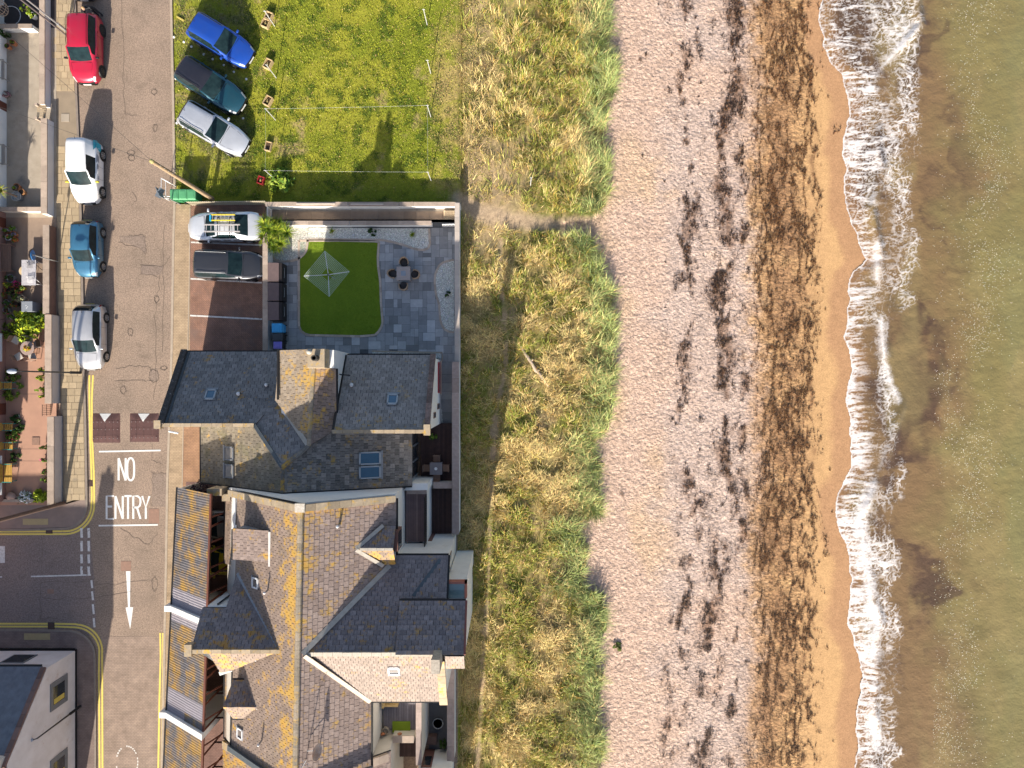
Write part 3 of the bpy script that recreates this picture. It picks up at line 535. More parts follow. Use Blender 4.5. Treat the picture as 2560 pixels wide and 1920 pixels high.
YLb = [(224, 938), (224, 1000), (226, 1100), (229, 1180), (230, 1240)]+arc(163, 1262, 66, 5, 88, 10)+[(100, 1328.5), (-200, 1329)]
YMa = [(-200, 1559), (140, 1559), (190, 1560)]+arc(190, 1627, 66, -85, -5, 10)+[(256, 1680), (257, 2000)]; YMb = [(-200, 1566), (140, 1566), (188, 1568)]+arc(187, 1630, 62, -85, -5, 10)+[(248, 1680), (250, 2000)]
YRa = [(401, 1582), (402, 1640), (399, 1750), (395, 1990)]; YRb = [(408, 1582), (409, 1640), (407, 1750), (403, 1990)]
for nm, prs in (('round the pavement corner by the forecourt walls', (YLa, YLb)), ('round the corner of the white gabled building', (YMa, YMb)), ('along the kerb beside the corrugated carport', (YRa, YRb))):
    t = thing('double_yellow_lines', 'double yellow no-parking lines '+nm, 'road marking', (X(prs[0][2][0]), Y(prs[0][2][1]), .0225))
    for p in prs: MB().ribbon([(X(a), Y(b)) for a, b in p], .115, .0235).build('yellow_line', ylm, t)
t = thing('give_way_lines', 'faded double row of broken white give way dashes at the junction', 'road marking', (X(212), Y(1380), .022))
for cx in (204, 222):
    for y0, y1 in ((1320, 1344), (1352, 1378), (1386, 1408), (1416, 1436)): MB().ribbon([P(cx, y0), P(cx+1, y1)], .16, .0245).build('dash', wl, t)
t = thing('edge_dashes', 'broken white edge dashes from the junction to the white building corner', 'road marking', (X(234), Y(1510), .022))
for y0, y1 in ((1450, 1470), (1478, 1500), (1510, 1535), (1545, 1568)): MB().ribbon([P(229+(y0-1450)*.06, y0), P(230+(y1-1450)*.06, y1)], .13, .0245).build('dash', wl, t)
line('white line along the middle of the side road at the junction', [(78, 1441), (228, 1437)], .09, wl, z=.0245); line('end of a white centre line on the side road', [(-30, 1442), (6, 1442)], .09, wl, z=.0245)
tag(MB().slab([P(a, b, .0245) for a, b in ((-40, 1366), (12, 1365), (12, 1407), (-40, 1410))], .004).build('road_marking', wl), 'worn white painted panel on the side road', 'road marking')
t = thing('speed_roundel', 'flaking white oval outline of a speed roundel on block paving', 'road marking', P(318, 1905, .02))
for a in range(200, 520, 11):
    if random.random() < .75: MB().ribbon([P(318+27*math.cos(R(q)), 1905+40*math.sin(R(q))) for q in (a, a+7)], .1 if a < 300 else .07, .0215).build('paint_flake', wl, t)
cush = M('cushion_rubber', (.11, .055, .05), (.085, .045, .042), 3, .8, .3, 40)
for (x0, x1, y0, y1), lb in (((230, 301, 1033, 1107), 'beside the yellow lines'), ((325, 398, 1033, 1105), 'beside the house corner')):
    t = thing('speed_cushion', 'dark red-brown rubber speed cushion with white triangle '+lb, 'speed cushion', (X((x0+x1)/2), Y((y0+y1)/2), .012), 0, 'speed cushions')
    nx_, ny_ = 4, 4; ax, bx2, ay, by2 = X(x0), X(x1), Y(y1), Y(y0)
    def hz(u, v): return .012+.075*min(1, min(u, 1-u)/.18, min(v, 1-v)/.22)
    for i in range(nx_):
        for j in range(ny_):
            us = [i/nx_+.003, (i+1)/nx_-.003]; vs_ = [j/ny_+.003, (j+1)/ny_-.003]; sub_u = [us[0]+(us[1]-us[0])*k/4 for k in range(5)]; sub_v = [vs_[0]+(vs_[1]-vs_[0])*k/4 for k in range(5)]
            MB().add([(ax+(bx2-ax)*u2, ay+(by2-ay)*v2, hz(u2, v2)) for v2 in sub_v for u2 in sub_u], [(r*5+c, r*5+c+1, r*5+c+6, r*5+c+5) for r in range(4) for c in range(4)]).build('panel', cush, t)
    mb = MB()
    for i in range(7):
        for j in (.3, .55, .85): mb.box(*[ax+(bx2-ax)*(.08+.14*i)-.02, ax+(bx2-ax)*(.08+.14*i)+.02, ay+(by2-ay)*(1-j)-.02, ay+(by2-ay)*(1-j)+.02], .08, .092)
    tag(mb.build('stud', M('stud_grey', (.3, .26, .25), None, 5, .6), t), kind='stuff')
    cxm = (x0+x1)/2-2; vs3 = []
    tri = [(cxm-14, y0+1), (cxm+15, y0+1), (cxm, y0+21)]
    def zt(a, b): return hz((a-x0)/(x1-x0), 1-(b-y0)/(y1-y0))+.004
    rows = 8
    for r in range(rows+1):
        f = r/rows; b = y0+1+20*f; vs3 += [(X(cxm-14*(1-f)), Y(b), zt(cxm, b)), (X(cxm+15*(1-f)), Y(b), zt(cxm, b))]
    MB().add(vs3, [(2*r, 2*r+2, 2*r+3, 2*r+1) for r in range(rows)]).build('white_triangle', whl, t)
for (a, b, c, d), lb in (((222, 232, 1200, 1216), 'in the yellow lines beside the slabbed pavement'), ((115, 132, 1316, 1334), 'in the yellow lines below the forecourt corner'), ((120, 137, 1556, 1574), 'in the yellow lines by the white building')):
    t = thing('drain_grate', 'iron gully grate '+lb, 'drain', (X((a+b)/2), Y((c+d)/2), .024))
    x0, x1, y0, y1 = X(a), X(b), Y(d), Y(c); MB().box(x0, x1, y0, y1, .01, .026).build('frame', M('grate_dark', (.03, .025, .022), None, 6, .7), t)
    for i in range(5): MB().box(x0+.03, x1-.03, y0+(y1-y0)*(.12+.17*i), y0+(y1-y0)*(.2+.17*i), .02, .036).build('bar', M('grate_bar', (.16, .09, .07), (.12, .07, .06), 8, .7), t)
cov = M('iron_cover', (.3, .18, .13), (.24, .15, .11), 6, .8)
for a, b, c, d, lb in ((303, 328, 1403, 1427, 'square rusty cover set in the road above the white arrow'), (372, 398, 1272, 1308, 'rusty slotted cover set in the road beside the word ENTRY'), (119, 135, 1473, 1484, 'small rusty cover set in the dark side road'), (84, 103, 1093, 1112, 'brown square cover set in the pink forecourt paving')):
    tag(bx('inspection_cover', cov, None, X(a), X(b), Y(d), Y(c), .0, .023 if b != 103 else .152), lb, 'cover')
# ================================================================ FORECOURTS (west)
fc = {'dark': M('dark_decking', (.06, .05, .05), (.045, .04, .04), 5, .7), 'conc': concrete, 'brown': M('brown_concrete', (.3, .225, .17), (.24, .18, .14), 1.6, .9, .3, 40), 'pink': M('pink_paving', (.45, .26, .18), (.38, .22, .155), 1.2, .9, .2, 40)}
for a, b, m in ((-60, 72, 'dark'), (72, 545, 'conc'), (545, 800, 'brown'), (800, 1262, 'pink')):
    sheet('forecourt', G2([(-40, a), (144, a), (144, b), (-40, b)]), fc[m], .12, .15)
jn = M('paving_joint', (.2, .13, .1), None, 3, .9)
for y in (930, 985, 1122, 1152): tag(MB().ribbon([P(20, y), P(124, y)], .025, .1235).build('paving_joint', jn), kind='structure')
def wall_run(label, x0, x1, y0, y1, z1, cap, face, axis_='y', cw=.36, z0=-.6, oh=.03, capz=.07):
    """boundary wall: rendered body plus separate coping stones"""
    t = thing('boundary_wall', label, 'wall', ((x0+x1)/2, (y0+y1)/2, 0)); bx('wall_body', face, t, x0, x1, y0, y1, z0, z1-capz)
    a, b = (y0, y1) if axis_ == 'y' else (x0, x1); n = max(1, round((b-a)/.95))
    for i in range(n):
        p, q = a+(b-a)*i/n+.004, a+(b-a)*(i+1)/n-.004
        r = (x0-oh, x1+oh, p, q) if axis_ == 'y' else (p, q, y0-oh, y1+oh)
        MB().box(*r, z1-capz, z1+random.uniform(-.004, .004), random.random()).build('coping_stone', cap, t)
    return t
def fwall(label, pxa, pxb, ya, yb, z, face, capm=coping):    # wall whose outer face base stands at pixel column pxb, coping from pxa
    x1 = X(pxb); x0 = X(pxa, z); return wall_run(label, x0, x1-.03, Y(yb), Y(ya), z, capm, face)
fpaint = M('lilac_white_wall', (.66, .65, .66), (.6, .59, .6), 1.5, .8, .1, 40); fbrown = M('red_sandstone_wall', (.22, .12, .09), (.17, .1, .08), 4, .9, .35, 25); fgrey = M('grey_render_wall', (.55, .5, .47), (.48, .44, .42), 2, .85)
fwall('white low forecourt wall beside the red parked car', 99, 131, -60, 272, .74, fpaint); fwall('white low forecourt wall beside the white van', 103, 139, 308, 542, .82, fpaint)
fwall('dark red sandstone forecourt wall beside the small blue car', 108, 145, 570, 788, .85, fbrown); fwall('pale grey forecourt wall beside the silver hatchback', 113, 152, 790, 1008, .9, fgrey)
fwall('pale grey forecourt wall beside the yellow lines, ending at the telegraph pole', 119, 159, 1040, 1258, .95, fgrey)
wall_run('white cross wall between the dark terrace and the concrete forecourt', X(0), X(100), Y(84), Y(76), .75, coping, white, 'x'); wall_run('tan cross wall below the potted palm', X(20), X(122), Y(534), Y(526), .75, coping, cream, 'x'); wall_run('low sandstone wall end below the white flowers', X(15), X(112), Y(1252), Y(1247), .35, coping, coping, 'x')
# wooden and iron gates
t = thing('garden_gate', 'weathered wooden slatted gate in the white forecourt wall', 'gate', (X(122), Y(290), 0))
for i in range(7): bx('slat', M('gate_wood', (.42, .33, .22), (.34, .26, .17), 9, .8), t, X(109), X(131), Y(303-i*4.6), Y(300.4-i*4.6), .62-.01*i, .66-.01*i)
bx('post', coping, t, X(108), X(114), Y(276), Y(270), 0, .8); bx('post', coping, t, X(108), X(114), Y(310), Y(304), 0, .8)
t = thing('iron_gate', 'black iron gate between two pale grey forecourt walls', 'gate', (X(140), Y(1024), 0))
for i in range(6): MB().tube([(X(131), Y(1012+i*4.6), .1), (X(131), Y(1012+i*4.6), .95)], .012).build('bar', blackp, t)
for z in (.2, .55, .95): MB().tube([(X(131), Y(1010), z), (X(131), Y(1038), z)], .016).build('rail', blackp, t)
# ================================================================ TERRACE (house fronts at the far left)
pink_h = M('pink_harled_wall', (.4, .22, .17), (.34, .19, .15), 2, .9, .3, 30); dslate = slate('terrace_slate', (.06, .06, .07), (.11, .1, .11), .3)
def frontage(label, xb, ya, yb, face, wins, zt=3.3):
    t = thing('terrace_house', label, 'house', (X(xb)-3, Y((ya+yb)/2), 0)); x1 = X(xb); x0 = x1-7; y0, y1 = Y(yb), Y(ya)
    bx('wall', face, t, x0, x1, y0, y1, -.05, zt)
    for s in (0, 1): MB().slab([((x0+x1)/2, y0-.1, zt+2.2), ((x0+x1)/2, y1+.1, zt+2.2), (x0-.3 if s else x1+.3, y1+.1, zt-.1), (x0-.3 if s else x1+.3, y0-.1, zt-.1)], .15).build('roof', dslate, t)
    for ga in ((y0, y0+.2), (y1-.2, y1)): MB().prism([(x0, ga[0]), (x1, ga[0]), ((x0+x1)/2, ga[0])], 0, 0) if False else MB().add([(x0, ga[0], zt), (x1, ga[0], zt), ((x0+x1)/2, ga[0], zt+2.1), (x0, ga[1], zt), (x1, ga[1], zt), ((x0+x1)/2, ga[1], zt+2.1)], [(0, 1, 2), (5, 4, 3), (0, 3, 4, 1), (1, 4, 5, 2), (2, 5, 3, 0)]).build('gable', face, t)
    for wy, wh, z0, z1, door in wins:
        w = MB().box(x1-.1, x1+.03, Y(wy+wh), Y(wy-wh), z0, z1).build('door' if door else 'window', upvc if not door else woodred, t)
        if not door:
            for k in (0, 1): MB().box(x1+.025, x1+.036, Y(wy+wh)+.09+k*(Y(wy-wh)-Y(wy+wh))/2, Y(wy+wh)-.07+(k+1)*(Y(wy-wh)-Y(wy+wh))/2, z0+.1, z1-.1).build('pane', glassd, w)
            MB().box(x1, x1+.14, Y(wy+wh)-.06, Y(wy-wh)+.06, z0-.08, z0-.005).build('sill', white, w)
    return t
frontage('white terraced house front behind the wicker egg chair', 14, -80, 74, white, [(20, 18, .9, 2.2, 0)])
frontage('white terraced house front behind the two grey benches', 20, 78, 524, white, [(272, 10, .15, 2.2, 1), (330, 20, .9, 2.2, 0), (130, 18, .9, 2.2, 0), (450, 20, .9, 2.2, 0)])
frontage('pink harled terraced house behind the wooden bench', 18, 534, 800, pink_h, [(560, 12, .15, 2.2, 1), (660, 20, .9, 2.2, 0)])
frontage('pink harled terraced house with white double window behind yellow benches', 18, 801, 1250, pink_h, [(870, 32, .7, 2.1, 0), (1022, 14, .15, 2.2, 1), (1185, 46, .7, 2.1, 0)])
# ================================================================ HOUSES
def clip_rect(poly, u0, u1, v0, v1):
    for ax, val, sg in ((0, u0, 1), (0, u1, -1), (1, v0, 1), (1, v1, -1)):
        out = []; n = len(poly)
        for i in range(n):
            a, b = poly[i], poly[(i+1) % n]; da, db = (a[ax]-val)*sg, (b[ax]-val)*sg
            if da >= 0: out.append(a)
            if (da >= 0) != (db >= 0): t = da/(da-db); out.append((a[0]+(b[0]-a[0])*t, a[1]+(b[1]-a[1])*t))
        poly = out
        if len(poly) < 3: return []
    return poly
def area(p): return abs(sum(p[i][0]*p[(i+1) % len(p)][1]-p[(i+1) % len(p)][0]*p[i][1] for i in range(len(p))))/2
SL = {}
def slate_mesh(w, e, t, tone, li, m):
    k = (w, e, round(tone, 1), round(li, 1), m.name)
    if k not in SL:
        g = .011; mb = MB(); mb.add([(g, 0, 0), (w-g, 0, 0), (w-g, e, 0), (g, e, 0), (g, 0, t), (w-g, 0, t), (w-g, e, .003), (g, e, .003)], [(4, 5, 6, 7), (0, 1, 5, 4), (1, 2, 6, 5), (3, 0, 4, 7)], round(tone, 1), round(li, 1))
        o = mb.build('slate', m); SL[k] = o.data; bpy.data.objects.remove(o)
    return SL[k]
def roof(house, pts, m, n_ind=40, w=.36, e=.24, t=.03, base=None, thick=.14, lich=None, name='roof'):
    """roof slope: boarding slab plus slates laid in bonded courses; n_ind of the whole slates stay single objects"""
    A = np.array([(p[0], p[1], 1) for p in pts]); co, *_ = np.linalg.lstsq(A, np.array([p[2] for p in pts]), rcond=None)
    pts = [(p[0], p[1], float(co[0]*p[0]+co[1]*p[1]+co[2])) for p in pts]
    rf = MB().slab(pts, thick).build(name, base or M('roof_boarding', (.03, .027, .026), (.04, .036, .034), 4, .95), house); o = Vector(pts[0]); n = Vector((-co[0], -co[1], 1)).normalized()
    g = Vector((co[0], co[1], co[0]**2+co[1]**2)); g = g.normalized() if g.length > 1e-4 else Vector((0, 1, 0)); u = g.cross(n).normalized()
    loc = [((Vector(p)-o).dot(u), (Vector(p)-o).dot(g)) for p in pts]
    u0, u1 = min(p[0] for p in loc), max(p[0] for p in loc); v0, v1 = min(p[1] for p in loc), max(p[1] for p in loc)
    full = []; mb = MB(); Mx = Matrix((u, g, n)).transposed(); r = 0; v = v0
    while v < v1:
        uu = u0-(w/2 if r % 2 else 0)-random.uniform(0, .04)
        while uu < u1:
            q = clip_rect(loc, uu, uu+w, v, v+e)
            if q and area(q) > .004:
                tone = min(.95, max(.05, random.gauss(.5, .24))); vm = (v-v0)/(v1-v0); um = (uu-u0)/(u1-u0); li = max(0, min(1, lich(um, vm))) if lich else .3
                if area(q) > .985*w*e: full.append((uu, v, tone, li))
                else:
                    k = len(q); h = [t*(1-(p[1]-v)/e)+.003 for p in q]
                    vs = [o+u*p[0]+g*p[1]+n*.0 for p in q]+[o+u*p[0]+g*p[1]+n*hh for p, hh in zip(q, h)]
                    s = sum(q[i][0]*q[(i+1) % k][1]-q[(i+1) % k][0]*q[i][1] for i in range(k)); fs = [tuple(range(k, 2*k))]+[(i, (i+1) % k, k+(i+1) % k, k+i) for i in range(k)]
                    if s < 0: fs = [f[::-1] for f in fs]
                    mb.add(vs, fs, tone, li)
            uu += w
        v += e; r += 1
    ind = set(round(i*len(full)/n_ind) for i in range(n_ind)) if n_ind else set(); oo = off(rf)
    for i, (a, b, tone, li) in enumerate(full):
        p = o+u*a+g*b
        if i in ind:
            ob = link('slate', slate_mesh(w, e, t, tone, li, m), rf); ob.matrix_basis = Matrix.Translation(p-oo) @ Mx.to_4x4()
        else:
            gp = .011; jt = random.uniform(-.004, .006)
            L = [(gp, 0, 0), (w-gp, 0, 0), (w-gp, e, 0), (gp, e, 0), (gp, 0, t+jt), (w-gp, 0, t), (w-gp, e, .003), (gp, e, .003)]
            mb.add([p+u*x_+g*y_+n*z_ for x_, y_, z_ in L], [(4, 5, 6, 7), (0, 1, 5, 4), (1, 2, 6, 5), (3, 0, 4, 7)], tone, li)
    if mb.v: tag(mb.build('slates', m, rf), kind='stuff')
    return rf
def bar(name, house, a, b, w, h, m, dz=0):      # rectangular strip laid along a 3D line (flashing, coping, gutter)
    a, b = Vector(a), Vector(b); d = (b-a); L = d.length; d.normalize(); s = Vector((0, 0, 1)).cross(d).normalized(); n = d.cross(s)
    return MB().obox((a+b)/2+n*dz, (L, w, h), Matrix((d, s, n)).transposed()).build(name, m, house)
def stones(name, house, a, b, w, h, m, seg=.55, dz=0, li=.3):     # line of separate stones / ridge tiles
    a, b = Vector(a), Vector(b); d = (b-a); L = d.length; d.normalize(); s = Vector((0, 0, 1)).cross(d).normalized(); n = d.cross(s); k = max(1, round(L/seg)); Mx = Matrix((d, s, n)).transposed()
    for i in range(k):
        mb = MB().obox(a+d*L*(i+.5)/k+n*(dz+random.uniform(-.008, .008)), (L/k-.012, w*random.uniform(.96, 1.04), h), Mx, random.random()); mb.l = [li]*len(mb.v); mb.build(name, m, house)
def ridge(house, a, b, m, r=.13, seg=.45, li=.6):
    a, b = Vector(a), Vector(b); d = b-a; L = d.length; d.normalize(); s = Vector((0, 0, 1)).cross(d).normalized(); n = d.cross(s); k = max(1, round(L/seg))
    for i in range(k):
        p, q = a+d*(L*i/k+.005), a+d*(L*(i+1)/k-.005); vs = []
        for c in (p, q): vs += [c+s*r*1.25*math.cos(R(t_))+n*(r*.7*math.sin(R(t_))-.02) for t_ in (0, 45, 90, 135, 180)]
        mb = MB().add(vs, [(j, j+1, j+6, j+5) for j in range(4)]+[(4, 3, 2, 1, 0), (5, 6, 7, 8, 9)], random.random(), li); mb.build('ridge_tile', m, house)
def skylight(house, c, w, l, u, g, frame=greyframe, glass=glassb, h=.09):
    """roof window lying in the slope (u across, g up the slope)"""
    c, u, g = Vector(c), Vector(u).normalized(), Vector(g).normalized(); n = u.cross(g).normalized()
    if n.z < 0: n = -n; u = -u
    Mx = Matrix((u, g, n)).transposed(); f = MB()
    for s in (-1, 1): f.obox(c+u*s*(w/2-.04)+n*h/2, (.08, l, h), Mx); f.obox(c+g*s*(l/2-.05)+n*h/2, (w, .1, h), Mx)
    wd_ = f.build('roof_window', frame, house); MB().obox(c+n*(h*.45), (w-.14, l-.16, .02), Mx).build('pane', glass, wd_)
    MB().obox(c-g*(l/2+.06)+n*.025, (w+.1, .14, .03), Mx).build('flashing', lead, wd_)
def pipe(house, c, h=.5, r=.06, m=None, dx=(0, 0)):
    o = MB().tube([Vector(c)-Vector((0, 0, .15)), Vector(c)+Vector((dx[0], dx[1], h))], r, 8).build('vent_pipe', m or galv, house); MB().lathe(Vector(c)+Vector((dx[0], dx[1], h)), [(r*1.3, -.02), (r*1.5, .02), (r*1.1, .09), (r*.3, .12)], 10).build('cowl', pvcwhite, o)
sA = slate('blue_grey_slate', (.17, .158, .152), (.285, .265, .252), .45, lc=(.5, .2, .03)); sB = slate('tan_lichened_slate', (.15, .125, .095), (.25, .21, .155), .4, moss=.4); sC = slate('buff_slate', (.23, .18, .13), (.33, .265, .2), .75, pale=.4)
sD = slate('warm_grey_slate', (.21, .188, .172), (.34, .307, .282), .35, pale=.45); sE = slate('brown_slate', (.19, .14, .112), (.28, .21, .17), .95, moss=.1); sF = slate('purple_grey_tile', (.225, .168, .143), (.325, .25, .215), .75); sG = slate('dark_purple_slate', (.175, .147, .143), (.285, .243, .235), .6, lc=(.5, .2, .03)); sK = slate('pale_pink_slate', (.23, .18, .15), (.34, .27, .225), .4, pale=.4)
sDk = slate('dark_mixed_slate', (.12, .108, .096), (.34, .298, .26), .4, pale=.5)
rt = slate('ridge_stone', (.2, .17, .13), (.31, .255, .19), .6, lc=(.55, .3, .04)); rtD = slate('dark_ridge_stone', (.13, .12, .11), (.22, .2, .17), .9)
# ---------------------------------------------------------------- north house (A west wing, B middle, C tall cross roof, D east wing)
hN = thing('house', 'large white house with several slate roofs between parking bays and walled garden', 'house', (-12, -2, 0))
def on(f, px, py, z=7):                                    # photo pixel -> point on a roof plane
    for _ in range(30): x, y = X(px, z), Y(py, z); z = f(x, y)
    return (x, y, z)
xA0, yAe, yAr, zAe, zAr = -20.1, 1.97, -2.285, 2.12, 4.95; xCw = -13.35
fA = lambda x, y: zAe+(yAe-y)*(zAr-zAe)/(yAe-yAr)
MB().prism([(xA0+.1, yAr+.02), (-14.7, yAr+.02), (xCw, -.9), (xCw, yAe-.22), (xA0+.1, yAe-.22)], -.7, [zAr-.2, zAr-.2, 4.1, zAe-.05, zAe-.05]).build('wall', white, hN)
a_pt, b_pt, c_pt, d_pt = P(637, 1063, 4.95), P(693, 1000, 4.08), P(773, 1115, 5.85), P(706, 1168, 6.2)
roof(hN, [(xA0+.25, yAe, zAe), (xCw, yAe, zAe), (xCw, b_pt[1], fA(0, b_pt[1])), b_pt, a_pt, (xA0+.25, yAr, zAr)], sA, 60, lich=lambda u, v: .1+.55*max(0, v-.55)*2*(u > .25))
roof(hN, [a_pt, b_pt, c_pt, d_pt], sA, 20, lich=lambda u, v: .55)
stones('skew_stone', hN, (xA0+.08, yAe+.1, zAe+.14), (xA0+.08, yAr, zAr+.16), .36, .2, M('black_mossy_stone', (.05, .045, .042), (.09, .08, .075), 5, .95, .5, 18, c3=(.3, .26, .24), s3=6, f3=(.6, .7)), .6)
bar('flashing', hN, (xA0+.32, yAe, zAe+.07), (xA0+.32, yAr, zAr+.07), .14, .05, M('dark_lead', (.1, .12, .13), (.08, .09, .1), 5, .6))
stones('coping_stone', hN, (xA0, yAr-.06, zAr+.08), (a_pt[0], yAr-.06, zAr+.08), .2, .14, lichstone, .6); MB().obox((xA0-.05, yAr-.02, zAr+.1), (.38, .48, .4)).build('skew_putt', lichstone, hN)
bar('gutter', hN, (xA0+.2, yAe+.03, zAe-.03), (xCw, yAe+.03, zAe-.03), .12, .1, gutter); bar('valley', hN, Vector(b_pt)+Vector((.05, 0, .1)), Vector(c_pt)+Vector((0, 0, .1)), .26, .05, paleflash)
bar('valley', hN, Vector(a_pt)+Vector((0, 0, .05)), Vector(d_pt)+Vector((0, 0, .05)), .2, .05, M('dark_lead', (.1, .12, .13))); ridge(hN, Vector(d_pt)+Vector((0, 0, .06)), Vector(c_pt)+Vector((0, 0, .1)), rtD, .1)
# C
zCr, xCr, xCe, yCn = 6.05, -11.05, -9.94, 1.93
MB().prism([(xCw+.05, -2.2), (xCr, -2.9), (xCe, -2.4), (xCe, yCn-.05), (xCr, yCn-.05), (xCw+.05, yCn-.05)], -.7, [4.6, 5.7, 5.4, 5.45, 5.85, 4.7]).build('wall', white, hN)
roof(hN, [(xCw-.02, yCn, 4.95), (xCr, yCn, zCr), c_pt, Vector(b_pt)+Vector((.05, 0, .3))], sC, 30, lich=lambda u, v: .3+.55*v*v)
roof(hN, [(xCr, .87, zCr), (xCe+.05, .87, 5.62), (xCe+.05, -2.55, 5.55), (c_pt[0], c_pt[1], 5.95)], sE, 15, lich=lambda u, v: .3)
ridge(hN, (xCr, .87, zCr+.02), Vector(c_pt)+Vector((0, 0, .1)), rt, .1); bar('gutter', hN, (xCw-.05, yCn, 4.9), (xCw-.05, -.9, 4.9), .1, .1, gutter); bar('gutter', hN, (xCe+.1, .87, 5.58), (xCe+.1, -2.55, 5.5), .09, .09, gutter)
ch = MB().box(-11.12, -10.18, .87, 1.92, 4.5, 6.9).build('chimney', lichstone, hN, bevel=.02); MB().lathe((-10.62, 1.4, 6.9), [(.17, 0), (.15, .05), (.13, .45), (.16, .47), (.16, .52), (.11, .52), (.1, .1)], 14).build('chimney_pot', M('black_pot', (.05, .045, .04), None, 5, .8), ch); MB().lathe((-11.0, 1.75, 6.9), [(.12, 0), (.16, .08), (.05, .16)], 8).build('mortar_cap', paleflash, ch)
MB().box(-10.17, xCe+.002, .89, 1.9, 4.5, 5.9).build('chimney_flank', white, hN)
# B
xBw, xBr, xBe, yBs = -19.07, -12.71, -5.90, -6.02; zBw, zBr, zBe = 2.1, 6.2, 3.7
fBw = lambda x, y: zBr-(xBr-x)*(zBr-zBw)/(xBr-xBw); fBe = lambda x, y: zBr-(x-xBr)*(zBr-zBe)/(xBe-xBr)
MB().prism([(xBw+.25, yBs), (xBr, yBs), (xBe-.2, yBs), (xBe-.2, -2.5), (xBr, -4.4), (xBw+.25, -2.5)], -.7, [zBw-.0, zBr-.2, zBe-.1, zBe-.1, zBr-.2, zBw-.0]).build('wall', white, hN)
roof(hN, [(xBw, yAr-.1, zBw), (a_pt[0], a_pt[1], fBw(a_pt[0], 0)), (xBr, d_pt[1], zBr), (xBr, yBs, zBr), (xBw, yBs, zBw)], sB, 60, lich=lambda u, v: .4)
roof(hN, [(xBr, d_pt[1], zBr), (c_pt[0], c_pt[1], fBe(c_pt[0], 0)), (xCe+.1, -2.5, fBe(xCe, 0)), (xBe, -2.5, zBe), (xBe, yBs, zBe), (xBr, yBs, zBr)], sDk, 60, .3, .26, lich=lambda u, v: .2+.35*v)
ridge(hN, (xBr, d_pt[1], zBr+.02), (xBr, yBs, zBr+.02), rtD, .09); bar('gutter', hN, (xBw-.05, -2.3, zBw-.04), (xBw-.05, yBs, zBw-.04), .1, .1, gutter)
bar('verge', hN, (xBw, yBs-.03, zBw+.02), (xBr, yBs-.03, zBr+.02), .08, .08, gutter); bar('verge', hN, (xBr, yBs-.03, zBr+.02), (xBe, yBs-.03, zBe+.02), .08, .08, gutter)
gB = Vector((xBr-xBw, 0, zBr-zBw)); gE = Vector((xBr-xBe, 0, zBr-zBe)); up_ = Vector((0, 0, .06))
for py_ in (1133, 1177): skylight(hN, Vector(on(fBw, 575, py_))+up_, .82, .9, (0, 1, 0), gB, greyframe, M('reflecting_pane', (.2, .19, .17), (.3, .27, .25), 1.5, .1, spec=.6))
for py_ in (1145, 1180): skylight(hN, Vector(on(fBe, 925, py_))+up_, .74, 1.25, (0, 1, 0), gE, M('pale_frame', (.4, .43, .45), (.33, .36, .38), 5, .5), glassb)
MB().box(xBe-.19, xBe-.12, -5.7, -2.8, .35, 2.5).build('glazed_doors', glassd, hN)
for yy in (-5.7, -4.73, -3.77, -2.82): MB().box(xBe-.2, xBe-.08, yy-.04, yy+.04, .3, 2.55).build('door_frame', greyframe, hN)
# D
xD1, yDe, yDr, zDe, zDr = -4.56, 1.72, -2.547, 3.2, 6.2
fD = lambda x, y: zDe+(yDe-y)*(zDr-zDe)/(yDe-yDr)
MB().prism([(xCe, yDr+.03), (xD1, yDr+.03), (xD1, yDe-.2), (xCe, yDe-.2)], -.7, [zDr-.16, zDr-.16, zDe-.02, zDe-.02]).build('wall', white, hN)
roof(hN, [(xCe+.02, yDe, zDe), (xD1-.28, yDe, zDe), (xD1-.28, yDr, zDr), (xCe+.02, yDr, zDr)], sD, 55, .34, .23, lich=lambda u, v: .15+.4*(v > .85))
stones('skew_stone', hN, (xD1-.14, yDe+.05, zDe+.12), (xD1-.14, yDr+.2, zDr+.02), .3, .16, M('mottled_skew_stone', (.3, .2, .17), (.12, .085, .07), 7, .95, .4, 20, tone=.3), .5)
stones('coping_stone', hN, (xCe, yDr-.08, zDr+.08), (xD1-.2, yDr-.08, zDr+.08), .2, .12, lichstone, .6); MB().obox((xD1-.12, yDr+.02, zDr+.12), (.36, .6, .34)).build('skew_putt', lichstone, hN)
bar('gutter', hN, (xCe+.1, yDe+.04, zDe-.03), (xD1, yDe+.04, zDe-.03), .13, .1, gutter); bar('verge', hN, (xCe+.03, yDe, zDe+.08), (xCe+.03, yDr, zDr+.05), .12, .06, gutter); bar('downpipe', hN, (xCe+.05, .55, 4.9), (xCe+.6, .5, 4.6), .07, .07, gutter)
gAD = Vector((0, -4.27, 3.0))
skylight(hN, Vector(on(fD, 982, 999))+up_, .6, .72, (1, 0, 0), gAD, M('pale_frame', (.4, .43, .45)), glassb); skylight(hN, Vector(on(fA, 528, 987))+up_, .6, .72, (1, 0, 0), gAD, M('pale_frame', (.4, .43, .45)), glassb)
pipe(hN, on(fA, 670, 962), .3, .07); pipe(hN, on(fA, 600, 984), .25, .08, blackp); pipe(hN, on(fD, 882, 962), .3, .08, blackp)
redw = M('red_window_frame', (.3, .03, .04), (.24, .03, .035), 5, .5)
wn_ = MB().box(xD1, xD1+.06, -.55, 1.35, .9, 2.1).build('window', redw, hN); MB().box(xD1+.055, xD1+.065, -.48, 1.28, 1.0, 2.0).build('pane', M('red_glazing', (.22, .02, .03), (.16, .02, .03), 2, .2), wn_); MB().box(xD1, xD1+.12, -.65, 1.45, .8, .9).build('sill', coping, wn_)
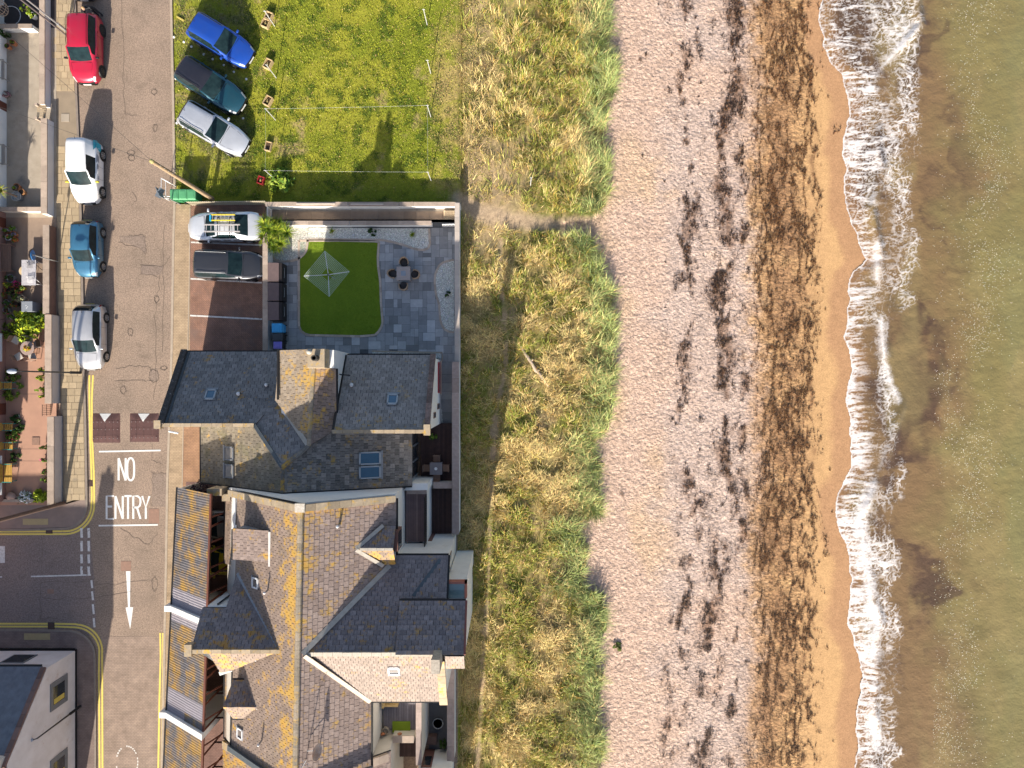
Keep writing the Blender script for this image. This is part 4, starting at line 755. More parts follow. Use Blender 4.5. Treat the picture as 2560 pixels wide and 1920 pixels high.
for yy in (-1.55, -2.0): w_ = MB().box(xD1, xD1+.03, yy-.0, yy+.34, 1.2 if yy > -1.7 else 3.3, 2.4 if yy > -1.7 else 4.4).build('window', M('brown_frame', (.2, .1, .08), None, 5, .6), hN); MB().box(xD1+.028, xD1+.036, yy+.05, yy+.29, 1.3 if yy > -1.7 else 3.4, 2.3 if yy > -1.7 else 4.3).build('pane', glassd, w_)
# ---------------------------------------------------------------- south house (E main N-S roof, F/I/J dormers, G and H cross wings)
hS = thing('house', 'tall white house with brown slate roof and cross gables behind the corrugated carport', 'house', (-10.5, -13, 0))
yEn, yEs, zEr, zEw, zEe = -6.3, -20.7, 9.3, 5.2, 6.4
def xr(y): return -10.75-(yEn-y)*.02
def xw(y): return -15.6-(yEn-y)*.03
def ew(x, y): return zEr-.845*(xr(y)-x)                   # west slope height
def ee(x, y): return zEr-.665*(x-xr(y))                   # east slope height
MB().prism([(-16.55, yEn+.22), (-15.6, yEn+.22), (-10.75, yEn+.22), (-6.45, yEn+.22), (-6.45, -9.6), (xr(-9.6), -9.6), (-15.7, -9.6), (-16.6, -9.6)], -.7, [4.1, 4.95, 9.1, 6.25, 6.25, 9.1, 4.95, 4.1]).build('wall', white, hS)
MB().prism([(-16.6, -9.6), (-15.7, -9.6), (xr(-9.6), -9.6), (-7.75, -9.6), (-7.75, yEs), (xr(yEs), yEs), (-15.95, yEs), (-16.75, yEs)], -.7, [4.1, 4.95, 9.1, 7.1, 7.1, 9.1, 4.95, 4.1]).build('wall', cream, hS)
lw = lambda u, v: .05+.9*v**3
roof(hS, [(xw(yEn), yEn, zEw), (xr(yEn), yEn, zEr), (xr(yEs), yEs, zEr), (xw(yEs), yEs, ew(xw(yEs), yEs))], sE, 70, .3, .2, lich=lw)
g0 = on(ee, 975, 1412); g1 = on(ee, 757, 1634); g2 = on(ee, 927, 1753)
roof(hS, [(xr(yEn), yEn, zEr), (-6.39, yEn, ee(-6.39, yEn)), (-6.39, -9.45, ee(-6.39, -9.45)), g0, g1, (xr(g1[1]), g1[1], zEr)], sF, 40, .34, .27, lich=lambda u, v: .15+.55*v*v+.25*u*u)
roof(hS, [(xr(g1[1]), g1[1], zEr), g1, g2, (-7.6, yEs, ee(-7.6, yEs)), (xr(yEs), yEs, zEr)], sF, 35, .34, .27, lich=lambda u, v: .25)
ridge(hS, (xr(yEn), yEn, zEr+.02), (xr(yEs), yEs, zEr+.02), rt, .12)
# north gable coping, lean-to, south parapet
stones('coping_stone', hS, (-16.35, yEn+.0, 4.55), (xr(yEn)-.15, yEn+.0, zEr+.05), .36, .16, lichstone, .62); stones('coping_stone', hS, (xr(yEn)+.15, yEn, zEr+.05), (-6.4, yEn, 6.55), .36, .16, lichstone, .62); MB().obox((xr(yEn), yEn+.02, zEr+.02), (.5, .45, .25)).build('guano_stained_apex', M('guano', (.6, .56, .5), (.4, .34, .26), 12, .95, .4, 30), hS)
def lean(y0, y1): roof(hS, [(-16.75, y0, 4.05), (-15.62-.02*(yEn-y0), y0, 4.75), (-15.62-.02*(yEn-y1), y1, 4.75), (-16.8, y1, 4.05)], sE, 8, .3, .2, lich=lambda u, v: .2)
lean(yEn, -10.5); lean(-15.6, yEs); bar('gutter', hS, (-15.6, yEn-.4, 5.16), (-15.68, -8.0, 5.16), .09, .1, gutter); bar('gutter', hS, (-16.82, yEn, 4.02), (-16.85, -10.5, 4.02), .08, .08, gutter); bar('gutter', hS, (-15.9, -15.2, 5.12), (-16.02, yEs, 5.12), .09, .1, gutter); bar('gutter', hS, (-16.85, -15.6, 4.02), (-16.85, yEs, 4.02), .08, .08, gutter)
bar('gutter', hS, (-6.33, yEn, 6.36), (-6.33, -9.4, 6.36), .1, .1, gutter); bar('gutter', hS, (-7.55, g2[1], 7.15), (-7.55, yEs, 7.15), .1, .1, gutter)
dlead = MATS['dark_lead']
bar('parapet_flashing', hS, (xw(yEs)-.1, yEs, 5.1), (xr(yEs), yEs, zEr+.1), .3, .2, dlead); bar('parapet_flashing', hS, (xr(yEs), yEs, zEr+.1), (-7.5, yEs, 7.3), .3, .2, dlead)
# H west cross wing
hr = (xr(-14)-1.25, -13.99, 8.15); hv = (-15.62, -10.7, 5.25)
MB().prism([(-16.75, -12.2), (-15.4, -12.2), (-15.4, -13.99), (-15.4, -15.2), (-16.0, -15.2), (-16.75, -13.99)], -.7, [6.4, 6.4, 8.0, 6.9, 6.9, 8.0]).build('wall', white, hS)
roof(hS, [(-16.95, -12.25, 6.6), (-15.65, -12.25, 6.6), hv, hr, (-16.85, -13.99, 8.15)], sG, 35, lich=lambda u, v: .2+.5*(v > .75))
roof(hS, [(-16.0, -13.99, 8.15), hr, (-15.25, -15.55, 6.95), (-15.85, -15.7, 6.9)], sE, 10, .3, .2, lich=lambda u, v: .5)
bar('valley', hS, Vector(hv)+Vector((.1, 0, .12)), Vector(hr)+Vector((.05, -.03, .08)), .2, .06, lead); stones('ridge_stone', hS, (-16.75, -14.02, 8.2), (hr[0], -14.02, 8.2), .2, .12, lichstone, .5); MB().obox((-16.95, -13.95, 8.1), (.38, .62, .42)).build('skew_putt', lichstone, hS); bar('bargeboard', hS, (-15.9, -15.75, 6.85), (-15.2, -15.5, 6.9), .2, .12, white)
MB().tube([(-16.2, -12.12, .2), (-16.2, -12.12, 6.4)], .05).build('downpipe', gutter, hS)
# I gabled dormer (west), J box dormer (west), F gabled dormer (east)
ir = (-13.8, -17.6, 6.85)
MB().prism([(-15.45, -18.55), (-15.45, -16.6), (-14.4, -16.6), (-14.4, -18.55)], 4.6, 5.85).build('dormer_wall', cream, hS)
roof(hS, [(-15.75, -17.6, 6.8), ir, (-14.75, -16.5, 5.95), (-15.55, -16.5, 5.95)], sG, 4, .3, .2, lich=lambda u, v: .5); roof(hS, [(-15.75, -17.6, 6.8), ir, (-14.75, -18.62, 5.95), (-15.55, -18.62, 5.95)], sE, 4, .3, .2)
bar('valley', hS, (-14.72, -16.45, 6.05), (ir[0]+.05, ir[1]+.05, ir[2]+.05), .16, .06, lead); bar('valley', hS, (-14.7, -18.75, 6.05), (ir[0]+.05, ir[1]-.05, ir[2]+.05), .16, .06, M('white_flashing', (.7, .68, .64), None, 4, .7)); bar('gutter', hS, (-15.6, -16.45, 5.92), (-14.8, -16.45, 5.92), .09, .08, gutter); bar('gutter', hS, (-15.6, -18.67, 5.92), (-14.8, -18.67, 5.92), .09, .08, gutter)
MB().prism([(-15.0, -9.45), (-15.0, -7.9), (-13.0, -7.9), (-13.0, -9.45)], 5.2, [6.8, 6.8, 7.3, 7.3]).build('dormer_cheek', M('grey_cladding', (.25, .26, .28), (.2, .21, .23), 4, .8), hS)
roof(hS, [(-15.15, -9.52, 6.92), (-15.15, -7.84, 6.92), (-12.95, -7.84, 7.5), (-12.95, -9.52, 7.5)], sF, 8, .3, .22, lich=lambda u, v: .25); bar('flashing', hS, (-12.93, -7.9, 7.52), (-12.93, -9.75, 7.52), .17, .06, MATS['white_flashing']); bar('gutter', hS, (-15.2, -7.9, 6.85), (-15.2, -9.55, 6.85), .1, .1, gutter); MB().tube([(-15.2, -9.55, 6.8), (-15.3, -9.6, 5.0)], .05).build('downpipe', gutter, hS)
MB().box(-15.06, -14.98, -9.3, -8.05, 5.5, 6.6).build('dormer_window', glassd, hS)
fr_ = (-8.25, -8.8, 7.62)
MB().prism([(-7.6, -9.65), (-6.42, -9.65), (-6.42, -8.8), (-6.42, -7.85), (-7.6, -7.85)], 5.8, [6.7, 6.7, 7.4, 6.7, 6.7]).build('dormer_wall', white, hS)
roof(hS, [(-6.33, -8.8, 7.62), fr_, (-6.95, -7.72, 6.85), (-6.33, -7.72, 6.85)], sG, 4, .3, .2, lich=lambda u, v: .6); roof(hS, [(-6.33, -8.8, 7.62), fr_, (-6.95, -9.8, 6.85), (-6.33, -9.8, 6.85)], sE, 4, .3, .2, lich=lambda u, v: .7)
bar('valley', hS, (-6.98, -7.66, 6.98), (fr_[0]-.05, fr_[1]+.03, fr_[2]+.03), .2, .08, paleflash); bar('valley', hS, (-6.98, -9.86, 6.98), (fr_[0]-.05, fr_[1]-.03, fr_[2]+.03), .2, .08, paleflash); stones('ridge_stone', hS, (-8.1, -8.8, 7.66), (-6.33, -8.8, 7.66), .14, .08, paleflash, .5)
w_ = MB().box(-6.42, -6.2, -9.1, -8.0, 5.6, 6.9).build('dormer_window', MATS['brown_frame'], hS); MB().box(-6.21, -6.18, -9.0, -8.1, 5.7, 6.8).build('pane', glassd, w_)
# G east cross wing with the taller end bay
gz, gy_ = 8.95, -13.82
def gn(x, y): return gz-.61*(y-gy_)
MB().prism([(-7.0, -9.6), (-3.6, -9.6), (-3.6, gy_), (-3.6, -17.0), (-7.7, -17.0), (-7.7, gy_), (-7.0, gy_)], -.7, [6.3, 6.3, 8.75, 7.0, 7.0, 8.75, 8.75]).build('wall', white, hS)
roof(hS, [(-6.55, -9.47, 6.3), (-3.5, -9.47, 6.3), (-3.5, gy_, gz), (g1[0], g1[1], gz), (g0[0], g0[1], gn(*g0[:2]))], sG, 45, .34, .25, lich=lambda u, v: .15+.35*(v > .6))
roof(hS, [(g1[0]+.3, gy_-.06, gz), (-3.8, gy_-.06, gz), (-3.8, -17.1, 7.18), (g2[0], -17.1, 7.18)], sK, 35, .26, .2, lich=lambda u, v: .25)
bar('valley', hS, Vector(g0)+Vector((0, 0, .1)), Vector(g1)+Vector((0, 0, .06)), .26, .06, paleflash); bar('valley', hS, (g1[0]+.1, g1[1]-.1, g1[2]+.05), (g2[0], g2[1], g2[2]+.1), .22, .06, M('cream_mortar', (.62, .55, .44), (.52, .45, .36), 6, .9)); stones('ridge_stone', hS, (g1[0], gy_-.03, gz+.05), (-3.7, gy_-.03, gz+.05), .2, .1, MATS['cream_mortar'], .5)
stones('skew_stone', hS, (-3.68, gy_-.4, gz-.1), (-3.68, -17.25, 7.2), .42, .16, lichstone, .6); bar('gutter', hS, (-6.5, -9.42, 6.26), (-3.5, -9.42, 6.26), .1, .1, gutter); bar('gutter', hS, (g2[0], -17.15, 7.12), (-3.8, -17.15, 7.12), .1, .1, gutter); bar('verge', hS, (-3.46, -9.45, 6.3), (-3.46, -11.5, 7.5), .1, .1, gutter)
bar('lead_strip', hS, on(gn, 1103, 1400), on(gn, 1035, 1492), .3, .05, dlead)
MB().prism([(-5.9, -11.6), (-2.55, -11.6), (-2.55, gy_), (-2.55, -14.6), (-3.7, -14.6), (-5.9, gy_)], -.7, [7.5, 7.5, 9.0, 8.5, 8.5, 9.0]).build('wall', white, hS)
roof(hS, [(-5.95, -11.5, 7.78), (-2.45, -11.5, 7.78), (-2.45, gy_, gz+.22), (-5.95, gy_, gz+.22)], sG, 20, .34, .25, lich=lambda u, v: .35); roof(hS, [(-3.42, gy_-.05, gz+.24), (-2.45, gy_-.05, gz+.24), (-2.45, -14.72, 8.62), (-3.42, -14.72, 8.62)], sK, 4, .26, .2)
bar('gutter', hS, (-5.95, -11.45, 7.74), (-2.45, -11.45, 7.74), .1, .1, gutter); bar('bargeboard', hS, (-2.42, -11.5, 7.75), (-2.42, gy_, gz+.2), .1, .16, M('red_brown_board', (.25, .09, .07), None, 5, .6)); MB().obox((-3.78, gy_-.15, gz+.6), (.42, .7, 1.5)).build('chimney', M('mottled_chimney_stone', (.5, .44, .36), (.3, .26, .21), 7, .9, .4, 20), hS)
bay_ = MB().box(-3.55, -2.5, -11.6, -10.75, -.7, 6.9).build('bay', white, hS); fm = MATS['red_brown_board']
for a in ((-3.55, -2.45, -10.82, -10.7), (-2.57, -2.45, -11.6, -10.7), (-3.55, -3.45, -11.6, -10.7)): MB().box(*a, 6.6, 7.05).build('frame', M('terracotta_frame', (.42, .15, .1), (.36, .13, .09), 4, .6), bay_)
MB().slab([(-3.46, -10.82, 7.0), (-2.57, -10.82, 7.0), (-2.57, -11.58, 7.0), (-3.46, -11.58, 7.0)], .03).build('glass_roof', M('green_grey_glass', (.25, .32, .3), (.2, .26, .25), 2, .08, spec=.7), bay_)
for yy, z0 in ((-10.0, 3.6), (-10.7, 4.6)): w_ = MB().box(-3.6, -3.57, yy-.25, yy+.15, z0, z0+1.4).build('window', MATS['brown_frame'], hS); MB().box(-3.575, -3.562, yy-.2, yy+.1, z0+.1, z0+1.3).build('pane', glassd, w_)
skylight(hS, on(lambda x, y: gz-.545*(gy_-y), 985, 1676), .62, .62, (1, 0, 0), (0, .878, .478), upvc, M('grey_pane', (.14, .14, .15), (.18, .18, .19), 2, .1))
gW = (.764, 0, .645)
for a in ((640, 1457), (602, 1834)): skylight(hS, on(ew, *a), .6, .62, (0, 1, 0), gW, upvc, M('brown_pane', (.12, .1, .085), (.2, .17, .15), 2, .12))
for a in ((670, 1475), (655, 1850), (648, 1640)): pipe(hS, on(ew, *a), .5, .05, galv)
pipe(hS, on(ee, 849, 1312), .45, .055, galv)
w_ = MB().box(-6.6, -5.9, -9.6, -9.56, .3, 2.3).build('door', glassd, hS); MB().box(-5.55, -4.9, -9.6, -9.55, .3, 2.3).build('door', MATS['brown_frame'], hS); MB().lathe((-5.5, -9.5, 2.6), [(.12, 0), (.14, .05), (.1, .12)], 10).build('wall_lamp', blackp, hS)
# satellite dish and aerial
dp = on(ee, 800, 1862); t = thing('satellite_dish', 'rust-brown satellite dish on an arm over the brown slate roof', 'satellite dish', dp)
MB().tube([dp, (dp[0], dp[1], dp[2]+.6)], .025).build('mast', galv, t); mb = MB(); mb.lathe((0, 0, 0), [(.02, 0), (.2, .02), (.34, .07), (.42, .12), (.43, .12), (.34, .05), (.2, 0), (.02, -.02)], 18); mb.v = [tuple(Matrix.Rotation(R(72), 3, 'Y') @ Vector(v)+Vector((dp[0]-.05, dp[1], dp[2]+.7))) for v in mb.v]; mb.build('dish', M('rusty_white_dish', (.5, .42, .36), (.3, .16, .1), 2.5, .7), t, True); MB().tube([(dp[0], dp[1], dp[2]+.55), (dp[0]-.5, dp[1], dp[2]+.6)], .02).build('arm', galv, t)
ap = on(ee, 765, 1900); t = thing('tv_aerial', 'thin metal television aerial beside the satellite dish', 'aerial', ap); MB().tube([ap, (ap[0], ap[1], ap[2]+1.3)], .022).build('mast', galv, t); MB().tube([(ap[0]-.1, ap[1]-.2, ap[2]+1.25), (ap[0]+.4, ap[1]+.7, ap[2]+1.3)], .012).build('boom', galv, t)
for k in range(6): MB().tube([(ap[0]-.25+.09*k, ap[1]+.05+.13*k, ap[2]+1.28), (ap[0]+.15+.09*k, ap[1]-.22+.13*k, ap[2]+1.28)], .007, 4).build('element', galv, t)
# ---------------------------------------------------------------- next house south (only its north end shows)
hK = thing('house', 'lower slate-roofed house joined to the south end of the tall house', 'house', (-10, -25, 0))
MB().prism([(-16.9, yEs-.2), (-11.1, yEs-.2), (-7.0, yEs-.2), (-7.0, -30), (-11.1, -30), (-16.9, -30)], -.7, [3.6, 8.0, 5.0, 5.0, 8.0, 3.6]).build('wall', cream, hK)
roof(hK, [(-17.0, yEs-.15, 3.8), (-11.1, yEs-.15, 8.3), (-11.1, -30, 8.3), (-17.0, -30, 3.8)], sE, 30, .34, .25, lich=lambda u, v: .5); roof(hK, [(-11.1, yEs-.15, 8.3), (-6.9, yEs-.15, 5.2), (-6.9, -30, 5.2), (-11.1, -30, 8.3)], sF, 30, .34, .27)
stones('coping_stone', hK, (-16.9, yEs-.38, 4.05), (-11.3, yEs-.38, 8.35), .45, .16, lichstone, .6); stones('coping_stone', hK, (-10.9, yEs-.38, 8.3), (-7.0, yEs-.38, 5.4), .45, .16, coping, .6)
hL = thing('house', 'white flat-fronted house wing with dark door at the foot of the stone-paved yard', 'house', (-4.6, -26, 0)); bx('wall', white, hL, -5.75, -3.75, -30, -23.55, -.7, 5.2); bx('roof', lead, hL, -5.85, -3.65, -30, -23.45, 5.2, 5.35); dr_ = bx('door', MATS['brown_frame'], hL, -5.6, -4.95, -23.56, -23.5, .05, 2.1); bx('pane', glassd, dr_, -5.5, -5.05, -23.51, -23.49, .9, 1.9)
# ---------------------------------------------------------------- white gabled building by the junction
hW = thing('house', 'white gabled corner building with grey-framed windows at the junction', 'house', (-31, -20, 0)); xg = X(193); yn = Y(1624); zg = 6.2; yg = yn-4.0
MB().prism([(xg-16, yn), (xg, yn), (xg, yg), (xg, yg-7.5), (xg-16, yg-7.5), (xg-16, yg)], -.7, [2.85, 2.85, zg-.1, zg-.1, zg-.1, zg-.1]).build('wall', M('dirty_white_wall', (.72, .69, .68), (.6, .56, .54), 1.0, .85, .15, 40, c3=(.5, .4, .34), s3=1.2, f3=(.62, .75)), hW)
wr = M('grey_sheet_roof', (.16, .18, .21), (.11, .12, .14), 3, .6, .2, 10); MB().slab([(xg-16, yn+.12, 2.95), (xg-.25, yn+.12, 2.95), (xg-.25, yg, zg+.05), (xg-16, yg, zg+.05)], .1).build('roof', wr, hW); MB().slab([(xg-16, yg, zg+.05), (xg-.25, yg, zg+.05), (xg-.25, yg-7.6, zg+.0), (xg-16, yg-7.6, zg+.0)], .1).build('roof', wr, hW)
stones('skew_stone', hW, (xg-.12, yn+.1, 2.98), (xg-.12, yg, zg+.08), .3, .12, M('red_brown_skew', (.2, .12, .1), (.16, .1, .085), 5, .9, .3, 20, tone=.2), .7); stones('skew_stone', hW, (xg-.12, yg, zg+.08), (xg-.12, yg-7.5, zg+.08), .3, .12, MATS['red_brown_skew'], .7); bar('gutter', hW, (xg-16, yn+.16, 2.88), (xg-.3, yn+.16, 2.88), .12, .1, gutter)
ylw = M('yellow_blind', (.6, .48, .1), (.5, .4, .1), 3, .7)  # blind's yellow, mottled between two tones
for y0, z0 in ((yn-1.95, 1.0), (yn-6.6, 1.0)):
    w_ = MB().box(xg, xg+.05, y0-.85, y0+.85, z0, z0+1.6).build('window', greyframe, hW); MB().box(xg+.03, xg+.056, y0-.55, y0+.55, z0+.3, z0+1.35).build('pane', glassd, w_); MB().box(xg+.05, xg+.062, y0-.5, y0-.2, z0+.35, z0+1.3).build('blind', ylw, w_)
w_ = MB().box(xg-3.4, xg-1.9, yn, yn+.05, .9, 2.2).build('window', greyframe, hW); MB().box(xg-3.3, xg-2.0, yn+.03, yn+.056, 1.0, 2.1).build('pane', glassd, w_)
skylight(hW, (xg-3.2, yn-2.0, 2.95+.8*2.1+.1), 1.6, 1.1, (1, 0, 0), (0, -.78, .62), blackp, glassd, .16)
ch = bx('chimney', cream, hW, xg-.95, xg-.15, yg-.4, yg+.4, zg-.5, 6.95); MB().lathe((xg-.6, yg, 6.95), [(.16, 0), (.13, .25), (.17, .3), (.1, .3)], 10).build('chimney_pot', terracotta, ch)
MB().prism([(xg-8, yn-4), (xg-3.4, yn-4), (xg-3.4, yn-5.8), (xg-8, yn-5.8)], 4.5, 7.2).build('stair_head', white, hW); bx('plinth', blackp, hW, xg-16, xg+.06, yn, yn+.06, 0, .22); bx('plinth', blackp, hW, xg, xg+.06, yg-7.5, yn+.06, 0, .22)
# ---------------------------------------------------------------- corrugated carport along the street
cpt = thing('carport', 'long carport with corrugated lichen-stained sheet roof beside the street', 'carport', (-19, -14.5, 0))
def lo(y): return -20.22-(-6.25-y)*.048
def hi(y): return -17.14-(-6.25-y)*.032
zl, zh = 2.7, 5.2
def corr(c1, c2, lich, name):
    m, nt, b = NT(name); v = pos(nt); col = mixc(nt, rmp(nt, nz(nt, 2.2, 5, .6, v), .3, .7), c1, c2)
    if lich: col = mixc(nt, mth(nt, 'MULTIPLY', rmp(nt, nz(nt, .85, 6, .7, v), .45, .62), lich), col, (.37, .205, .03)); col = mixc(nt, rmp(nt, nz(nt, 5, 4, .7, v), .6, .75), col, (.09, .08, .08))
    nt.links.new(col, b.inputs['Base Color']); b.inputs['Roughness'].default_value = .75; return m
cm = [corr((.15, .14, .145), (.09, .085, .09), .95, 'lichened_corrugated_sheet'), corr((.15, .14, .145), (.1, .09, .095), .9, 'grey_corrugated_sheet'), corr((.29, .265, .29), (.24, .215, .235), 0, 'translucent_corrugated_sheet')]
def sheet_c(y0, y1, f0, f1, m, dz=0):
    n = int(abs(y1-y0)/.036); vs = []
    for i in range(n+1):
        y = y0+(y1-y0)*i/n; w_ = .011*math.cos(i*math.pi/2)
        for f in (f0, f1): vs.append((lo(y)+(hi(y)-lo(y))*f, y, zl+(zh-zl)*f+w_+dz))
    MB().add(vs, [(2*i, 2*i+1, 2*i+3, 2*i+2) for i in range(n)]).build('roof_sheet', m, cpt)
y = -6.25; k = 0
tr = {6, 7, 12, 13}
while y > -25:
    for j, (f0, f1) in enumerate(((0, .52), (.5, 1))): sheet_c(y, y-1.03, f0, f1, cm[2] if (k in tr and not (k == 13 and j == 1)) else cm[(k+j) % 2], .02*j+.006*(k % 2))
    y -= 1.0; k += 1
for y in (-13.35, -19.75):
    mb = MB().prism([(lo(y)-.35, y), (lo(y)+.05, y), (hi(y)+.1, y), (hi(y)+.1, y-.34), (lo(y)+.05, y-.34), (lo(y)-.35, y-.34)], -.7, [2.95, 2.98, 5.55, 5.55, 2.98, 2.95]); mb.build('party_parapet', white, cpt)
bar('edge_board', cpt, (hi(-6.25)+.03, -6.25, zh-.02), (hi(-25)+.03, -25, zh-.02), .1, .16, woodred); bar('gutter', cpt, (lo(-6.25)-.06, -6.25, zl-.05), (lo(-25)-.06, -25, zl-.05), .1, .1, gutter)
bx('street_wall', cream, cpt, -20.6, -20.3, -25, -6.3, -.05, 1.0) if False else MB().prism([(lo(-6.3)+.1, -6.3), (lo(-6.3)+.3, -6.3), (lo(-25)+.3, -25), (lo(-25)+.1, -25)], -.05, 2.6).build('street_wall', cream, cpt)
y = -7.6
while y > -24:
    xx = hi(y); MB().tube([(xx+.02, y, zh-.15), (-16.8, y+.02, 2.9)], .055, 4).build('raking_brace', woodred, cpt); MB().tube([(xx, y-.55, 3.6), (-16.8, y-.55, 3.6)], .06, 4).build('tie_beam', M('dark_timber', (.06, .025, .02), None, 6, .7), cpt); MB().tube([(xx, y-.55, 0), (xx, y-.55, zh-.1)], .07, 4).build('post', woodred, cpt); y -= 1.45
sheet('carport_floor', [(-21, -6.3), (-16.6, -6.3), (-16.6, -25), (-21.5, -25)], brickmat('carport_block_paving', (.2, .12, .1), (.17, .1, .085), (.09, .06, .05), .2, .1), .038)
for x, y, z in ((-17.0, -6.25, 4.6), (-16.6, -6.6, 4.4), (-17.5, -6.3, 4.3)): MB().obox((x, y, z/2), (.5, .4, z)).build('stone_pier', lichstone, cpt)
# ================================================================ WALLED GARDEN
LAWN = [(748, 602), (850, 602), (948, 604), (945, 640), (946, 670), (951, 700), (953, 760), (957, 806), (952, 824), (938, 838), (900, 841), (770, 838), (755, 831), (748, 815)]
BED1 = [(771, 570), (1073, 572), (1075, 612), (1070, 622), (1055, 626), (1035, 622), (1010, 613), (985, 606), (955, 600), (771, 599)]
BED2 = [(676, 566), (770, 567), (770, 600), (768, 624), (757, 642), (735, 652), (705, 655), (690, 652), (681, 640)]
BED3 = [(1135, 650), (1112, 654), (1098, 664), (1089, 682), (1087, 705), (1090, 735), (1098, 760), (1101, 800), (1107, 820), (1120, 829), (1135, 831)]
patio = sheet('patio', G2([(668, 548), (1142, 548), (1142, 1068), (1100, 1068), (1100, 895), (668, 890)]), M('patio_joint', (.1, .105, .11), None, 5, .9), .02, .09)
psm = M('slate_patio_slab', (.36, .355, .35), (.295, .293, .29), 2.5, .6, .2, 14, tone=.45, c3=(.4, .395, .39), s3=3, f3=(.55, .75))
lawnp, b1, b2, b3 = G2(LAWN), G2(BED1), G2(BED2), G2(BED3); cell = .27
x0, y0 = X(680), Y(905); nxs, nys = int((X(1137)-x0)/cell)+1, int((Y(562)-y0)/cell); occ = np.zeros((nxs, nys), bool); prng = random.Random(5)
for j in range(nys):
    for i in range(nxs):
        if occ[i, j]: continue
        for w_, h_ in prng.sample([(2, 2), (2, 2), (2, 2), (3, 2), (2, 1), (1, 2), (2, 3)], 7)+[(1, 1)]:
            if i+w_ <= nxs and j+h_ <= nys and not occ[i:i+w_, j:j+h_].any(): break
        occ[i:i+w_, j:j+h_] = True; ax, ay, bx_, by = x0+i*cell, y0+j*cell, x0+(i+w_)*cell, y0+(j+h_)*cell
        cs = [(ax, ay), (bx_, ay), (bx_, by), (ax, by), ((ax+bx_)/2, (ay+by)/2)]
        if any(all(inside(c, pp) for c in cs) for pp in (lawnp, b1, b2, b3)): continue
        if bx_ > X(1141) or (ay < 1.62 and bx_ < -4.4): continue
        MB().box(ax+.007, bx_-.007, ay+.007, by-.007, .01, .033+prng.uniform(-.002, .002), min(1, max(0, prng.gauss(.42, .2)+(.4 if prng.random() < .13 else 0)))).build('patio_slab', psm, patio)
y = Y(905)
while y > Y(1062):
    h_ = prng.choice((.54, .81, .54)); MB().box(X(1103), X(1134), y-h_+.007, y-.007, .01, .034, prng.uniform(.1, .6)).build('patio_slab', psm, patio); y -= h_
turf_m = M('artificial_turf', (.21, .29, .02), (.16, .24, .016), 1.1, .9, .4, 60)
lw_ = sheet('artificial_lawn', lawnp, turf_m, .05, .06)
N = 30000; x = rng.uniform(X(745), X(960), N); y = rng.uniform(Y(845), Y(600), N); k = np.array([inside((a, b), lawnp) for a, b in zip(x, y)]); x, y = x[k], y[k]; n = len(x)
tag(blades('turf_pile', x, y, rng.uniform(.025, .05, n), .01+.006*rng.random(n), rng.uniform(.2, .9, n), rng.uniform(0, 6.28, n), cjit((.21, .3, .02), n, .35), bmat, np.full(n, .05)), 'even bright green artificial turf under the rotary dryer', 'turf', kind='stuff')
edm = M('edging_block', (.5, .4, .32), (.42, .34, .27), 4, .9, .3, 30, tone=.2)
def edging(pts, closed, z1=.075, w=.14):
    P3 = [Vector(p) for p in (pts+[pts[0]] if closed else pts)]; ln = [0]
    for a, b in zip(P3[:-1], P3[1:]): ln.append(ln[-1]+(b-a).length)
    n = max(2, int(ln[-1]/.32)); q = []
    for i in range(n+1):
        s = ln[-1]*i/n; k = max(j for j in range(len(ln)-1) if ln[j] <= s+1e-9); t = (s-ln[k])/max(1e-6, ln[k+1]-ln[k]); q.append(P3[k].lerp(P3[k+1], min(1, t)))
    for a, b in zip(q[:-1], q[1:]):
        d = b-a
        if d.length > .02: MB().rbox(((a.x+b.x)/2, (a.y+b.y)/2, z1/2+.005), (d.length-.008, w, z1), math.atan2(d.y, d.x), random.random()).build('edging_block', edm, patio)
edging(lawnp, True); edging(G2(BED1[1:]), False); edging(G2(BED2[2:]), False); edging(G2(BED3), False)
gm_, nt, b = NT('grey_gravel'); v = pos(nt); vo = nd(nt, 'ShaderNodeTexVoronoi', Scale=16., Randomness=1.); nt.links.new(v, vo.inputs['Vector']); sc_ = nd(nt, 'ShaderNodeSeparateColor'); nt.links.new(vo.outputs['Color'], sc_.inputs[0]); nt.links.new(mixc(nt, sc_.outputs[0], (.36, .36, .32), (.74, .73, .67)), b.inputs['Base Color']); bump(nt, b, vo.outputs[0], -.8, .03); b.inputs['Roughness'].default_value = .85
def gravel(name, poly, z, n, label, m=gm_, cl=(.6, .6, .54), ext=None):
    sheet(name, poly, m, z, .06); a = np.array(poly); x = rng.uniform(a[:, 0].min(), a[:, 0].max(), n); y = rng.uniform(a[:, 1].min(), a[:, 1].max(), n); k = np.array([inside((p, q), poly) for p, q in zip(x, y)]); x, y = x[k], y[k]; n = len(x); r = rng.uniform(.015, .035, n)
    base = np.array([(1, 0, 0), (0, 1, 0), (-1, 0, 0), (0, -1, 0), (0, 0, .8)]); an = rng.uniform(0, 6.28, n); st = rng.uniform(.6, 1.3, n)
    V = np.zeros((n, 5, 3)); V[..., 0] = (base[None, :, 0]*np.cos(an)[:, None]-base[None, :, 1]*np.sin(an)[:, None]*st[:, None])*r[:, None]+x[:, None]; V[..., 1] = (base[None, :, 0]*np.sin(an)[:, None]+base[None, :, 1]*np.cos(an)[:, None]*st[:, None])*r[:, None]+y[:, None]; V[..., 2] = base[None, :, 2]*r[:, None]+z
    kk = np.arange(n)*5; Fq = np.concatenate([np.stack([kk+i, kk+(i+1) % 4, kk+4], -1) for i in range(4)])
    g = np.repeat(cjit(cl, n, .5), 5, 0); tag(mesh_np('gravel_stones', V.reshape(-1, 3), Fq, g, False, bmat), label, 'gravel', kind='stuff')
